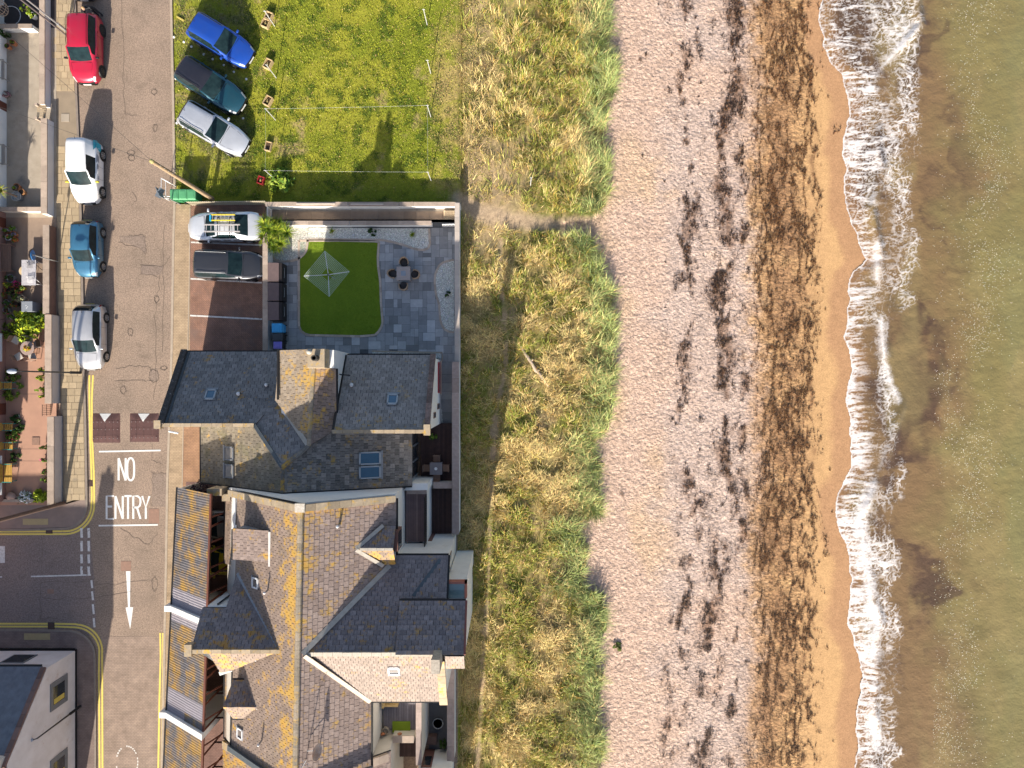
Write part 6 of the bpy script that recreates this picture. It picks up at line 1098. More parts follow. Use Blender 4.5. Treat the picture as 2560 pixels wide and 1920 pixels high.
car('pale silver car with only its nose in view above the red car', P(222, -72), D, 4.1, 1.74, 1.5, 'hatch', paint('pale_silver_paint', (.6, .62, .64)))
car('crimson red compact SUV parked facing down the street', P(230, 133), D, 4.25, 1.8, 1.58, 'suv', paint('crimson_paint', (.5, .012, .045), .25), rim=M('dark_alloy', (.08, .08, .08), (.05, .05, .05), 9, .4, metal=.6), rails='black', mir=cdark)
van = car('white small panel van with turquoise stripe parked by the kerb', P(232, 438), D, 3.85, 1.72, 1.82, 'van', paint('white_van_paint', (.8, .8, .8), 0, .3), cat='van', name='parked_van', mir=M('yellow_mirror', (.5, .45, .05), None, 4, .4))
tq = M('turquoise_vinyl', (.03, .4, .55), None, 4, .4); hwv = .86
MB().add([(-1.9, hwv-.03, 1.05), (-1.45, hwv+.012, 1.05), (-1.15, hwv+.012, .55), (-1.72, hwv-.0, .55)], [(0, 1, 2, 3)]).build('stripe', tq, van, False, False); MB().add([(-1.85, .78, 1.25), (-1.2, .81, 1.28), (-1.45, hwv-.02, 1.02), (-1.86, hwv-.05, 1.02)], [(0, 1, 2, 3)]).build('stripe', tq, van, False, False)
for k, (x0, x1, z) in enumerate(((-1.05, -.5, 1.0), (-1.0, -.6, .9), (-.95, -.55, .8), (-.4, -.1, .95), (-.4, -.15, .85), (.3, .55, .8))): MB().box(x0, x1, hwv+.008, hwv+.013, z-.025, z+.025).build('livery_lettering', M('livery_grey', (.2, .22, .26), None, 4, .5), van, False, False)
car('small steel-blue hatchback parked by the sandstone wall', P(234, 626), D, 3.5, 1.62, 1.5, 'hatch', paint('steel_blue_paint', (.05, .18, .3), .45))
car('silver hatchback with sand-coloured flank parked behind the lamp post', P(240, 843), D, 4.05, 1.74, 1.5, 'hatch', paint('silver_paint', (.56, .56, .57), .55, .3))
car('bright blue hatchback parked nose-in on the grass', P(562, 114), R(-31.5), 4.25, 1.78, 1.52, 'hatch', paint('royal_blue_paint', (.012, .075, .42), .4))
car('dark teal estate car with black roof parked on the grass between blue and silver', P(538, 226), R(-33), 4.55, 1.8, 1.6, 'estate', paint('dark_teal_paint', (.012, .075, .11), .5), rails='black', roofm=paint('black_roof_paint', (.02, .02, .03), .3), rim=alloy)
car('silver estate car parked lowest of the three on the grass', P(545, 332), R(-30.5), 4.55, 1.78, 1.52, 'estate', paint('ice_silver_paint', (.6, .62, .66), .5, .3), rails='black')
sal = car('pale silver saloon carrying ladders in the top parking bay', P(574, 573, .034), R(181), 4.6, 1.78, 1.45, 'saloon', paint('white_silver_paint', (.66, .68, .71), .35, .3), mirrors=True)
car('dark grey SUV parked facing the garden wall', P(583, 668, .034), R(-2), 4.3, 1.82, 1.68, 'suv', paint('graphite_paint', (.05, .052, .06), .5, .32), rails='silver')
# ladders and roof bars on the saloon
t = thing('ladder', 'aluminium ladder strapped to the roof of the saloon', 'ladder', P(574, 573, 1.55)); sx, sy = X(574, 1.6), Y(573, 1.6); alu = M('aluminium', (.6, .56, .54), (.5, .46, .44), 8, .45, metal=.4)
def ladder(t, x0, x1, y0, y1, z, n, mr, ms):
    for y in (y0, y1): bx('stile', ms, t, x0, x1, y-.03, y+.03, z, z+.09)
    for i in range(n): xx = x0+(x1-x0)*(i+.5)/n; MB().tube([(xx, y0, z+.045), (xx, y1, z+.045)], .022, 6).build('rung', mr, t)
ladder(t, X(511, 1.7), X(600, 1.7), Y(579, 1.7), Y(562, 1.7), 1.68, 8, alu, alu)
t = thing('ladder', 'yellow-sided stepladder strapped to the roof of the saloon', 'ladder', P(555, 545, 1.6)); ladder(t, X(527, 1.7), X(588, 1.7), Y(551, 1.7), Y(537, 1.7), 1.68, 6, alu, M('yellow_fibreglass', (.62, .5, .04), None, 4, .5)); bx('blue_foot', M('blue_plastic', (.03, .35, .6), None, 4, .5), t, X(525, 1.7), X(529, 1.7), Y(553, 1.7), Y(538, 1.7), 1.67, 1.8)
t = thing('roof_bars', 'black roof bars fitted across the saloon', 'roof bars', P(574, 573, 1.5))
for px_ in (544, 574):
    MB().tube([(X(px_, 1.6), Y(595, 1.6), 1.42), (X(px_, 1.6), Y(592, 1.6), 1.64), (X(px_, 1.6), Y(545, 1.6), 1.64), (X(px_, 1.6), Y(540, 1.6), 1.42)], .03, 6).build('bar', cdark, t)
# cars standing in the carport
car('yellow car standing in the shade of the carport', (-18.0, -11.2, .04), R(180), 3.9, 1.7, 1.45, 'hatch', paint('yellow_paint', (.55, .42, .02), .1)); car('pale grey car standing in the carport behind the yellow one', (-18.1, -8.9, .04), R(180), 4.1, 1.72, 1.45, 'hatch', paint('warm_grey_paint', (.4, .37, .33), .4))
# ================================================================ PLANTS
def foliage(c, r, n, cols, leaf=(.05, .12), up=.4, flat=1., flower=None, nf=0, seed=0):
    """leaf-sized faces spread through an uneven crown, clustered on shoots so gaps and clumps show"""
    rg = np.random.default_rng(seed+int(abs(c[0]*997+c[1]*331))); k = max(4, n//22)
    d = rg.normal(size=(k, 3)); d[:, 2] = np.abs(d[:, 2])*flat; d /= np.linalg.norm(d, axis=1)[:, None]
    rad = rg.uniform(.45, 1.08, k)**.7; cen = d*rad[:, None]*np.array(r)
    ci = rg.integers(0, k, n); p = cen[ci]+rg.normal(size=(n, 3))*np.array(r)*.13; p[:, 2] = np.maximum(p[:, 2], .02)
    L = rg.uniform(leaf[0], leaf[1], n); nrm = p/np.array(r)+rg.normal(size=(n, 3))*.6+np.array((0, 0, up)); nrm /= np.linalg.norm(nrm, axis=1)[:, None]
    a = np.cross(nrm, rg.normal(size=(n, 3))); a /= np.linalg.norm(a, axis=1)[:, None]; b = np.cross(nrm, a)
    p = p+np.array(c); V = np.stack([p-a*L[:, None], p+b*L[:, None]*.45+nrm*.01, p+a*L[:, None], p-b*L[:, None]*.45+nrm*.01], 1).reshape(-1, 3)
    cl = np.array(cols)[rg.integers(0, len(cols), n)]*(.6+.7*rg.random((n, 1)))*(.8+.35*_h(ci, ci*3, 5))[:, None]
    if flower is not None:
        f = np.zeros(n, bool); f[rg.choice(n, min(nf, n), False)] = True; cl = np.where(f[:, None], np.array(flower)*(.8+.4*rg.random((n, 1))), cl)
    return V, np.arange(n*4).reshape(n, 4), np.repeat(np.clip(cl, .003, .9), 4, 0)
def put_foliage(name, par, args, kw):
    V, Fq, cl = foliage(*args, **kw); o = off(par); V = V-np.array(o); return mesh_np(name, V, Fq, cl, False, bmat, par)
GRN = [(.1, .18, .02), (.06, .12, .018), (.16, .24, .03)]; YEL = [(.3, .36, .02), (.2, .28, .02), (.12, .2, .02)]; DRK = [(.03, .07, .015), (.05, .1, .02)]
def shrub(label, px, py, r, hz, n, cols, z=.12, flower=None, nf=0, leaf=(.05, .12), name='shrub', group=None):
    c = P(px, py, z); t = thing(name, label, 'shrub', c, 0, group)
    for k in range(3): MB().tube([c, (c[0]+r*.3*math.cos(2.1*k), c[1]+r*.3*math.sin(2.1*k), z+hz*.6)], [.03, .015], 5).build('stem', M('bark', (.12, .08, .05), (.09, .06, .04), 9, .9), t)
    put_foliage('foliage', t, (c, (r, r, hz), n, cols), dict(leaf=leaf, flower=flower, nf=nf)); return t
def potted(label, px, py, r, h, potm, pr, ph, n, cols, z=.12, flower=None, nf=0, leaf=(.04, .09), shape='round'):
    c = P(px, py, z); t = thing('potted_plant', label, 'potted plant', c)
    if shape == 'round': MB().lathe(c, [(r*.72, 0), (r*.95, h*.8), (r*1.05, h*.82), (r*1.05, h), (r*.9, h), (r*.88, h*.85)], 16).build('pot', potm, t); MB().lathe((c[0], c[1], c[2]), [(r*.88, h*.8), (r*.88, h*.88), (.01, h*.9)], 14).build('soil', soil, t)
    else: bx('pot', potm, t, c[0]-r, c[0]+r, c[1]-shape, c[1]+shape, z, z+h); bx('soil', soil, t, c[0]-r*.8, c[0]+r*.8, c[1]-shape+.05, c[1]+shape-.05, z+h, z+h+.01)
    if n: put_foliage('foliage', t, ((c[0], c[1], c[2]+h*.85), (pr, pr if shape == 'round' else shape, ph), n, cols), dict(leaf=leaf, flower=flower, nf=nf))
    return t
def spiky(label, px, py, n, L, cols, z=.06, cat='shrub', heads=((0, 0, .1),)):
    c = P(px, py, z); t = thing('yucca', label, cat, c); xs_, ys_, zz_ = [], [], []; hd = []
    for hx, hy, hz in heads:
        MB().tube([c, (c[0]+hx, c[1]+hy, z+hz)], .05, 6).build('stem', M('bark', (.12, .08, .05)), t)
        k = n//len(heads); xs_.append(np.full(k, c[0]+hx)); ys_.append(np.full(k, c[1]+hy)); zz_.append(np.full(k, z+hz))
    x, y, zq = np.concatenate(xs_), np.concatenate(ys_), np.concatenate(zz_); k = len(x)
    o = blades('leaves', x, y, L*rng.uniform(.6, 1.1, k), .018+.01*rng.random(k), rng.uniform(.25, 1.5, k), rng.uniform(0, 6.28, k), cjit(np.array(cols)[rng.integers(0, len(cols), k)], k, .3), bmat, zq); o.parent = t; o.location = -Vector(c); return t
# garden plants
spiky('large clump of sword-leaved yucca in the corner of the garden', 700, 600, 1300, .85, YEL+[(.06, .12, .02), (.3, .34, .05)], heads=((-.55, .75, .9), (.1, .35, .8), (-.25, -.2, .6), (.75, .25, .7), (-.65, .1, .7), (.3, -.35, .5), (0, .8, .5), (-.3, .45, .9), (.45, .5, .6), (-.1, -.55, .4)))
spiky('small spiky plant in the long gravel bed, street end', 831, 580, 44, .36, YEL); spiky('small spiky plant in the long gravel bed, sea end', 1033, 588, 44, .36, YEL); spiky('tiny spiky plant at the yucca foot beside the storage chests', 699, 627, 40, .3, YEL)
shrub('dark leafy shrub in the middle of the long gravel bed', 931, 580, .26, .5, 240, DRK, .06, leaf=(.04, .09)); shrub('small dark green shrub in the curved gravel bed', 1119, 737, .2, .35, 180, DRK, .06, leaf=(.03, .07)); shrub('small green shrub by the skew putt on the deck', 1084, 1090, .24, .8, 220, GRN, .3, leaf=(.04, .1)); shrub('dark leafy shrub against the white wing in the south yard', 1110, 1852, .26, .8, 240, DRK, .03, leaf=(.04, .1))
# ================================================================ DRYING GREEN
pw_ = M('grey_pole_paint', (.48, .48, .47), (.38, .38, .37), 8, .5)
def gz1(px, py): return float(ground_z(np.array([X(px)]), np.array([Y(py)]))[0])
def dpole(label, px, py, h=1.85, z=0, tx=0, ty=0, group='clothes poles on the drying green'):
    c = P(px, py, z); t = thing('clothes_pole', label, 'clothes pole', c, 0, group); MB().tube([c, (c[0]+tx, c[1]+ty, z+h)], .026, 8).build('pole', pw_, t); MB().tube([(c[0]+tx-.09, c[1]+ty, z+h-.05), (c[0]+tx+.09, c[1]+ty, z+h-.05)], .016, 6).build('hook_bar', pw_, t); return (c[0]+tx, c[1]+ty, z+h-.04)
PL = {k: dpole('pale metal clothes pole on the drying green, '+nm, *k) for k, nm in (((687, 66), 'beside the double planter'), ((691, 195), 'second from the double planter'), ((689, 300), 'beside the white clothes line corner'), ((688, 448), 'in the leafy bush by the red planter'), ((1068, 62), 'sea side, opposite the double planter'), ((1077, 184), 'sea side, second in its row'), ((1077, 292), 'sea side, carrying a white line'), ((1078, 452), 'sea side, beside the wall shadow'))}
dpole('lone white clothes pole standing in the dry dune grass', 1326, 466, 1.9, gz1(1326, 466)-.03)
lnw = M('white_cord', (.72, .74, .72), None, 4, .6)
def cord(label, a, b, sag=.06):
    a, b = Vector(a), Vector(b); tag(MB().tube([a.lerp(b, i/10)-Vector((0, 0, sag*4*(i/10)*(1-i/10))) for i in range(11)], .0032, 4).build('clothes_line', lnw), label, 'clothes line')
cord('white clothes line across the green from the planter row', PL[(689, 300)], PL[(1077, 292)]); cord('white clothes line across the green beside the garden wall', PL[(688, 448)], PL[(1078, 452)]); cord('white clothes line along the planter row', PL[(689, 300)], PL[(688, 448)]); cord('white clothes line along the sea-side poles', PL[(1077, 292)], PL[(1078, 452)])
plw = M('planter_wood', (.5, .37, .2), (.42, .3, .16), 9, .8, .2, 40)
def crate(label, px, py, rz, w=.38, l=.58, h=.35, m=plw, plants=True, flower=None, nf=0):
    c = P(px, py, 0); t = thing('planter', label, 'planter', c, rz); th = .035
    for s in (-1, 1): MB().obox((s*w/2, 0, h/2), (th, l+th, h)).build('side_board', m, t, False, False); MB().obox((0, s*l/2, h/2-.004), (w-th, th, h)).build('end_board', m, t, False, False)
    MB().obox((0, 0, h*.4), (w-th, l-th, .02)).build('soil', soil, t, False, False)
    if plants:
        V, Fq, cl = foliage((0, 0, h*.5), (w*.4, l*.4, .16), 70, [(.3, .22, .08), (.15, .16, .04), (.4, .34, .2)], leaf=(.03, .07), flower=flower, nf=nf); mesh_np('plants', V, Fq, cl, False, bmat, t)
    return t
crate('wooden planter with a tall dry plant beside the top clothes pole', 668, 62, R(-24), .42, .55); crate('wooden planter full of dry stems behind the tall one', 675, 46, R(-24), .4, .5); crate('wooden planter beside the second clothes pole', 673, 164, R(-26)); crate('wooden planter at the corner of the white clothes line', 673, 256, R(-28)); crate('empty wooden frame planter under the white clothes line', 673, 368, R(-14), .36, .55, .25, plants=False); crate('red painted planter with red flowers beside the leafy bush', 655, 453, R(-18), .36, .45, .3, M('red_planter', (.36, .03, .03), (.3, .02, .03), 5, .6), True, (.5, .03, .03), 30)
shrub('broad bright-leaved bush growing round a clothes pole by the garden wall', 702, 455, .78, .7, 700, [(.25, .34, .03), (.12, .22, .03), (.3, .38, .06)], 0, leaf=(.09, .2))
tag(MB().rbox((*P(452, 48)[:2], .06), (.5, .09, .09), R(-30)).build('timber_block', M('yellow_timber', (.55, .45, .12), None, 6, .8)), 'short yellow timber block lying on the grass verge', 'block')
for row, nm in ((((435, 93), (460, 105), (479, 117), (510, 136), (532, 148), (560, 163), (585, 180), (616, 198)), 'blue and teal'), (((440, 197), (466, 212), (608, 296)), 'teal and silver'), (((442, 308), (458, 317), (483, 332), (515, 350)), 'silver car and the bins')):
    for a, b in row: tag(MB().lathe(P(a, b, 0), [(.075, 0), (.08, .03), (.05, .05)], 10).build('marker_disc', pvcwhite), 'small white marker disc in the grass between the '+nm+(' cars' if 'bins' not in nm else ''), 'marker', 'white bay marker discs')
# driftwood and boulder
t = thing('driftwood_log', 'long bleached driftwood log lying in the dune grass', 'log', P(1335, 910, -.2)); pp = [(1296, 856, .22), (1303, 866, .24), (1312, 882, .3), (1322, 897, .24), (1330, 908, .28), (1340, 926, .24), (1350, 935, .26), (1360, 950, .26), (1373, 967, .22)]
dw = M('driftwood', (.46, .36, .27), (.34, .26, .19), 3, .85, .5, 20); pp = [(a, b, gz1(a, b)+q-.1) for a, b, q in pp]; MB().tube([P(*q) for q in pp], [.07, .1, .09, .12, .1, .13, .09, .09, .07], 9).build('trunk', dw, t, True)
for a, b in (((1328, 903, gz1(1328, 903)+.18), (1333, 898, gz1(1328, 903)+.3)), ((1343, 925, gz1(1343, 925)+.18), (1349, 926, gz1(1343, 925)+.3))): MB().tube([P(*a), P(*b)], [.06, .03], 6).build('stub', dw, t)
mb = MB(); bm2 = bmesh.new(); bmesh.ops.create_icosphere(bm2, subdivisions=3, radius=1); c_ = P(1489, 169, gz1(1489, 169)+.12)
for v in bm2.verts: f = 1+.12*math.sin(v.co.x*3+v.co.y*2)+.08*math.sin(v.co.z*5+v.co.x*4); q = Matrix.Rotation(R(-35), 3, 'Z') @ Vector((v.co.x*.48*f, v.co.y*.24*f, v.co.z*.2*f)); v.co = q+Vector(c_)
me = bpy.data.meshes.new('boulder'); bm2.to_mesh(me); bm2.free(); me.polygons.foreach_set('use_smooth', [True]*len(me.polygons)); tag(link('boulder', me, None, M('pale_boulder', (.56, .47, .4), (.46, .38, .32), 4, .9, .5, 14)), 'pale rounded boulder at the edge of the dune grass', 'boulder')
for a, b in ((1495, 1492), (1505, 1570), (1542, 1615), (1498, 1505), (1880, 0)):
    if a < 1800: shrub('low green tuft growing on the sand at the dune edge', a, b, .3, .22, 180, [(.13, .17, .04), (.2, .22, .06)], gz1(a, b)-.02, leaf=(.05, .14), name='beach_tuft', group='tufts at the dune edge')
# ================================================================ POLES, LAMPS, SIGNS
polewood = M('weathered_pole', (.36, .26, .16), (.27, .19, .12), 6, .85, .4, 20)
t = thing('telegraph_pole', 'tall weathered telegraph pole leaning over the picket fence by the green bins', 'telegraph pole', P(531, 497)); b_ = P(531, 497); MB().tube([b_, (b_[0], b_[1], 7.5)], [.14, .1], 12).build('pole', polewood, t); MB().lathe((b_[0], b_[1], 7.35), [(.1, 0), (.12, .03), (.12, .12), (.05, .18)], 10).build('cap', M('yellow_marker', (.4, .36, .14), None, 4, .6), t)
for k in range(4): MB().tube([(b_[0]-.16, b_[1]+.05, 5.4+.45*k), (b_[0]+.16, b_[1]-.05, 5.4+.45*k)], .014, 5).build('step_iron', galv, t)
tp = Vector((b_[0], b_[1], 7.4)); wire = M('service_cable', (.04, .04, .04), None, 4, .6)
def cable(label, a, b, sag, r=.009): a, b = Vector(a), Vector(b); tag(MB().tube([a.lerp(b, i/14)-Vector((0, 0, sag*4*(i/14)*(1-i/14))) for i in range(15)], r, 4).build('cable', wire), label, 'cable')
cable('thin black service cable from the telegraph pole over the street to the terrace', tp, (X(20), Y(60), 5.2), .4); cable('thin black service cable from the telegraph pole towards the white house front', tp, (X(20), Y(300), 5.2), .4); 
t = thing('telegraph_pole', 'dark telegraph pole at the end of the pale wall by the junction', 'telegraph pole', P(163, 1257)); b_ = P(163, 1257); MB().tube([b_, (b_[0], b_[1], 8.4)], [.14, .1], 12).build('pole', M('dark_pole', (.1, .065, .05), (.14, .09, .07), 5, .9), t)
blk = M('black_post', (.02, .02, .022), (.03, .03, .03), 5, .4)
def lamp(label, base, h, arm, m=galv):
    b = P(*base); t = thing('street_lamp', label, 'street lamp', b); MB().tube([b, (b[0], b[1], 1.1)], .09, 10).build('base', m, t); MB().tube([(b[0], b[1], 1.0), (b[0], b[1], h)], [.055, .04], 8).build('column', m, t); MB().tube([(b[0], b[1], h-.02), (b[0]+arm[0]*.5, b[1]+arm[1]*.5, h+.08), (b[0]+arm[0], b[1]+arm[1], h+.08)], .03, 6).build('arm', m, t)
    c = (b[0]+arm[0]*1.25, b[1]+arm[1]*1.25, h+.06); mb = MB().lathe((0, 0, 0), [(.05, -.02), (.14, -.03), (.15, .0), (.12, .07), (.03, .1)], 14, sx=2.1); an = math.atan2(arm[1], arm[0]); mb.v = [(c[0]+x_*math.cos(an)-y_*math.sin(an), c[1]+x_*math.sin(an)+y_*math.cos(an), c[2]+z_) for x_, y_, z_ in mb.v]; mb.build('lantern', M('lantern_grey', (.32, .35, .4), (.26, .28, .33), 5, .4), t, True)
lamp('black street lamp on the slab pavement behind the silver hatchback', (204, 932), 5.3, (-.45, 0), blk); lamp('grey street lamp behind the red SUV', (172, 82, 0), 4.3, (-.3, .1)); lamp('slim dark street lamp against the white gabled building', (203, 1764), 4.1, (-.35, -.05), blk)
t = thing('post', 'slim dark post beside the grey street lamp behind the red SUV', 'post', P(176, 96)); b_ = P(176, 96); MB().tube([b_, (b_[0], b_[1], 4.8)], .05, 8).build('column', M('dark_post', (.12, .1, .1), None, 5, .6), t); MB().obox((b_[0], b_[1], 4.8), (.16, .16, .1)).build('cap', galv, t)
t = thing('sign_post', 'leaning steel sign post with two grey signs at the parking entrance', 'sign', P(452, 512)); b_ = P(452, 512); tp_ = (b_[0], b_[1], 3.0); MB().tube([b_, tp_], .035, 8).build('post', galv, t); sg = M('sign_back_grey', (.17, .2, .24), (.14, .165, .2), 4, .5)
for rz in (25, -30): MB().obox((tp_[0]+(.06 if rz > 0 else .06), tp_[1]+(.0), 2.72), (.03, .6, .6), Matrix.Rotation(R(rz), 3, 'Z')).build('sign_plate', sg, t)
t = thing('sign_post', 'grey post with round blue sign beside the sandstone forecourt wall', 'sign', P(148, 655)); b_ = P(148, 655); MB().tube([b_, (b_[0], b_[1], 2.5)], .035, 8).build('post', galv, t); mb = MB().lathe((0, 0, 0), [(.3, -.015), (.3, .015)], 22); mb.v = [(b_[0]-.04+x_*.2+z_, b_[1]+y_, 2.35+x_*.97) for x_, y_, z_ in mb.v]; mb.build('sign_disc', M('sign_blue', (.02, .17, .45), None, 4, .4), t)
tag(MB().tube([P(422, 1078, .5), P(446, 1083, .5)], .06, 8).build('white_pipe', pvcwhite), 'short white pipe stub on the wall below the house corner', 'pipe')
# green bins in their rail pen
gl, gb = M('green_lid', (.1, .34, .16), (.08, .28, .13), 4, .45), M('green_body', (.02, .17, .07), (.015, .13, .05), 4, .5)
for i, nm in enumerate(('street end', 'middle', 'fence end')): wheelie('wheelie_bin', 'green communal wheelie bin under the telegraph pole, '+nm, (X(436+21.5*i, 1.1), Y(486, 1.1)), .52, .62, 1.1, gl, gb, R(180), 'green bins in the rail pen', 0)
t = thing('bin_pen', 'thin white metal rail pen round the green bins', 'rail', P(425, 480))
for a, b in (((424, 458), (424, 502)), ((424, 502), (466, 503)), ((424, 458), (440, 466))): 
    for z in (.5, 1.05): MB().tube([P(*a, 0)[:2]+(z,), P(*b, 0)[:2]+(z,)], .02, 6).build('rail', upvc, t)
for a in ((424, 458), (424, 502), (466, 503), (440, 466)): MB().tube([P(*a), P(*a)[:2]+(1.07,)], .022, 6).build('post', upvc, t)
# ================================================================ FORECOURT FURNITURE
ywood = M('yellow_pine', (.52, .31, .07), (.44, .26, .06), 7, .65, .15, 40); bwood = M('brown_bench_wood', (.24, .15, .11), (.19, .12, .09), 7, .75, .2, 40); tealm = M('teal_iron', (.05, .25, .22), None, 5, .5); grw = M('grey_bench_wood', (.36, .33, .29), (.3, .27, .24), 6, .8)
def bench(label, px, py, l, wm, fm_, ns=5, w=.42, back=True, z=.12, nb=4):
    c = P(px, py, z); t = thing('bench', label, 'bench', c)
    for i in range(ns): MB().obox((.0+w*(i-(ns-1)/2)/ns, 0, .44), (w/ns*.8, l, .035)).build('slat', wm, t, False, False)
    if back:
        for i in range(nb): MB().obox((-w/2-.06-.015*i, 0, .52+.1*i), (.03, l, .08)).build('back_slat', wm, t, False, False)
    for s in (-1, 1):
        for a in (-w/2+.03, w/2-.03): MB().obox((a, s*(l/2-.06), .21), (.05, .05, .42)).build('leg', fm_, t, False, False)
        MB().obox((.03, s*(l/2-.03), .62), (w+.1, .05, .04)).build('armrest', fm_, t, False, False)
    return t
bench('grey slatted bench against the white house front, nearest the terracotta pots', 17, 183, 1.2, grw, grw, 4, .36, False); bench('grey slatted bench against the white house front, nearest the potted palm', 19, 393, 1.25, grw, grw, 4, .36, False)
bench('brown wooden garden bench against the pink house', 28, 648, 1.75, bwood, bwood, 6, .6); bench('small yellow slatted bench between two hydrangeas, below the street lamp', 32, 964, .5, ywood, tealm, 4, .5, True, nb=3); bench('small yellow slatted bench directly above the pink-flowered bush', 34, 1066, .5, ywood, tealm, 4, .5, True, nb=3); bench('small yellow slatted bench directly below the pink-flowered bush', 35, 1113, .5, ywood, tealm, 4, .5, True, nb=3); bench('long yellow slatted bench under the white double window', 33, 1180, 1.2, ywood, tealm, 5, .5, True, nb=4)
# egg chair
c_ = P(28, 40, .12); t = thing('egg_chair', 'wicker hanging egg chair on a curved white stand', 'egg chair', c_); wk = M('pale_wicker', (.5, .38, .28), (.42, .31, .22), 9, .8); cz = 1.15; cx0 = c_[0]
for k in range(9):
    a = R(-80+20*k); pts = [(cx0-.05+.52*math.cos(R(b))*math.cos(a)*.9, c_[1]+.5*math.sin(a)*abs(math.cos(R(b)))+.0, cz+.6*math.sin(R(b))) for b in range(-90, 91, 15)]; MB().tube([(2*cx0-.1-x_ if False else x_, y_, z_) for x_, y_, z_ in pts], .014, 5).build('cane', wk, t)
for b in (-55, -30, 0, 30, 55): MB().tube([(cx0-.05+.52*math.cos(R(b))*math.cos(R(a))*.9, c_[1]+.5*math.sin(R(a))*math.cos(R(b)), cz+.6*math.sin(R(b))) for a in range(-90, 91, 15)], .014, 5).build('hoop', wk, t)
MB().lathe((cx0-.02, c_[1], cz-.42), [(.3, 0), (.34, .06), (.25, .12)], 14).build('cushion', cush_m, t); MB().tube([(cx0-.5, c_[1]-.1, .14), (cx0-.75, c_[1]-.1, 1.0), (cx0-.6, c_[1]-.05, 1.9), (cx0-.1, c_[1], 2.05), (cx0-.05, c_[1], 1.8)], .025, 6).build('stand', pvcwhite, t); MB().tube([(cx0+.62*math.cos(R(a)), c_[1]+.62*math.sin(R(a)), .15) for a in range(0, 361, 20)], .022, 6).build('base_ring', pvcwhite, t)
potted('potted fern between the egg chair and the wall', 74, 30, .14, .3, blackp, .3, .35, 160, YEL); potted('round white pot with yellow-green shrub beside the forecourt wall', 89, 45, .2, .35, pvcwhite, .25, .3, 150, YEL)
potted('terracotta pot with small plant by the white house front, nearer the wall', 27, 121, .16, .34, terracotta, .12, .14, 60, GRN); potted('terracotta pot with sprouting plant, farther from the house front', 40, 112, .17, .34, terracotta, .13, .14, 60, YEL); shrub('climbing plant at the corner of the white house', 21, 92, .2, .8, 160, DRK); shrub('straggly pink-flowered plant against the white house front', 25, 240, .22, .5, 170, [(.3, .2, .18), (.1, .1, .05)], flower=(.5, .25, .3), nf=50)
for a in ((50, 470, .2, terracotta, 'glazed brown pot, second of the cluster by the palm'), (62, 483, .2, M('copper_pot', (.5, .24, .1), (.4, .2, .09), 6, .5), 'copper-coloured bowl beside the palm pot'), (44, 474, .16, concrete, 'grey pot with moss-green cushion plant by the palm')): potted(a[4], a[0], a[1], a[2], .34, a[3], a[2]*.8, .12, 60 if 'moss' in a[4] else 0, YEL)
c_ = P(52, 495, .12); t = thing('potted_palm', 'small palm with leaning trunk in a round grey pot', 'potted palm', c_); MB().lathe(c_, [(.2, 0), (.3, .35), (.32, .45), (.27, .45), (.26, .36), (.02, .38)], 16).build('pot', galv, t); MB().tube([(c_[0], c_[1], .5), (c_[0]-.05, c_[1]+.02, 1.1), (c_[0]-.03, c_[1], 1.7)], [.07, .05, .05], 8).build('trunk', M('palm_bark', (.3, .2, .13), (.22, .15, .1), 12, .9), t)
k = 60; o = blades('fronds', np.full(k, c_[0]-.03), np.full(k, c_[1]), rng.uniform(.4, .7, k), np.full(k, .025), rng.uniform(.5, 1.6, k), rng.uniform(0, 6.28, k), cjit((.28, .3, .04), k, .3), bmat, np.full(k, 1.7)); o.parent = t; o.location = -Vector(c_)
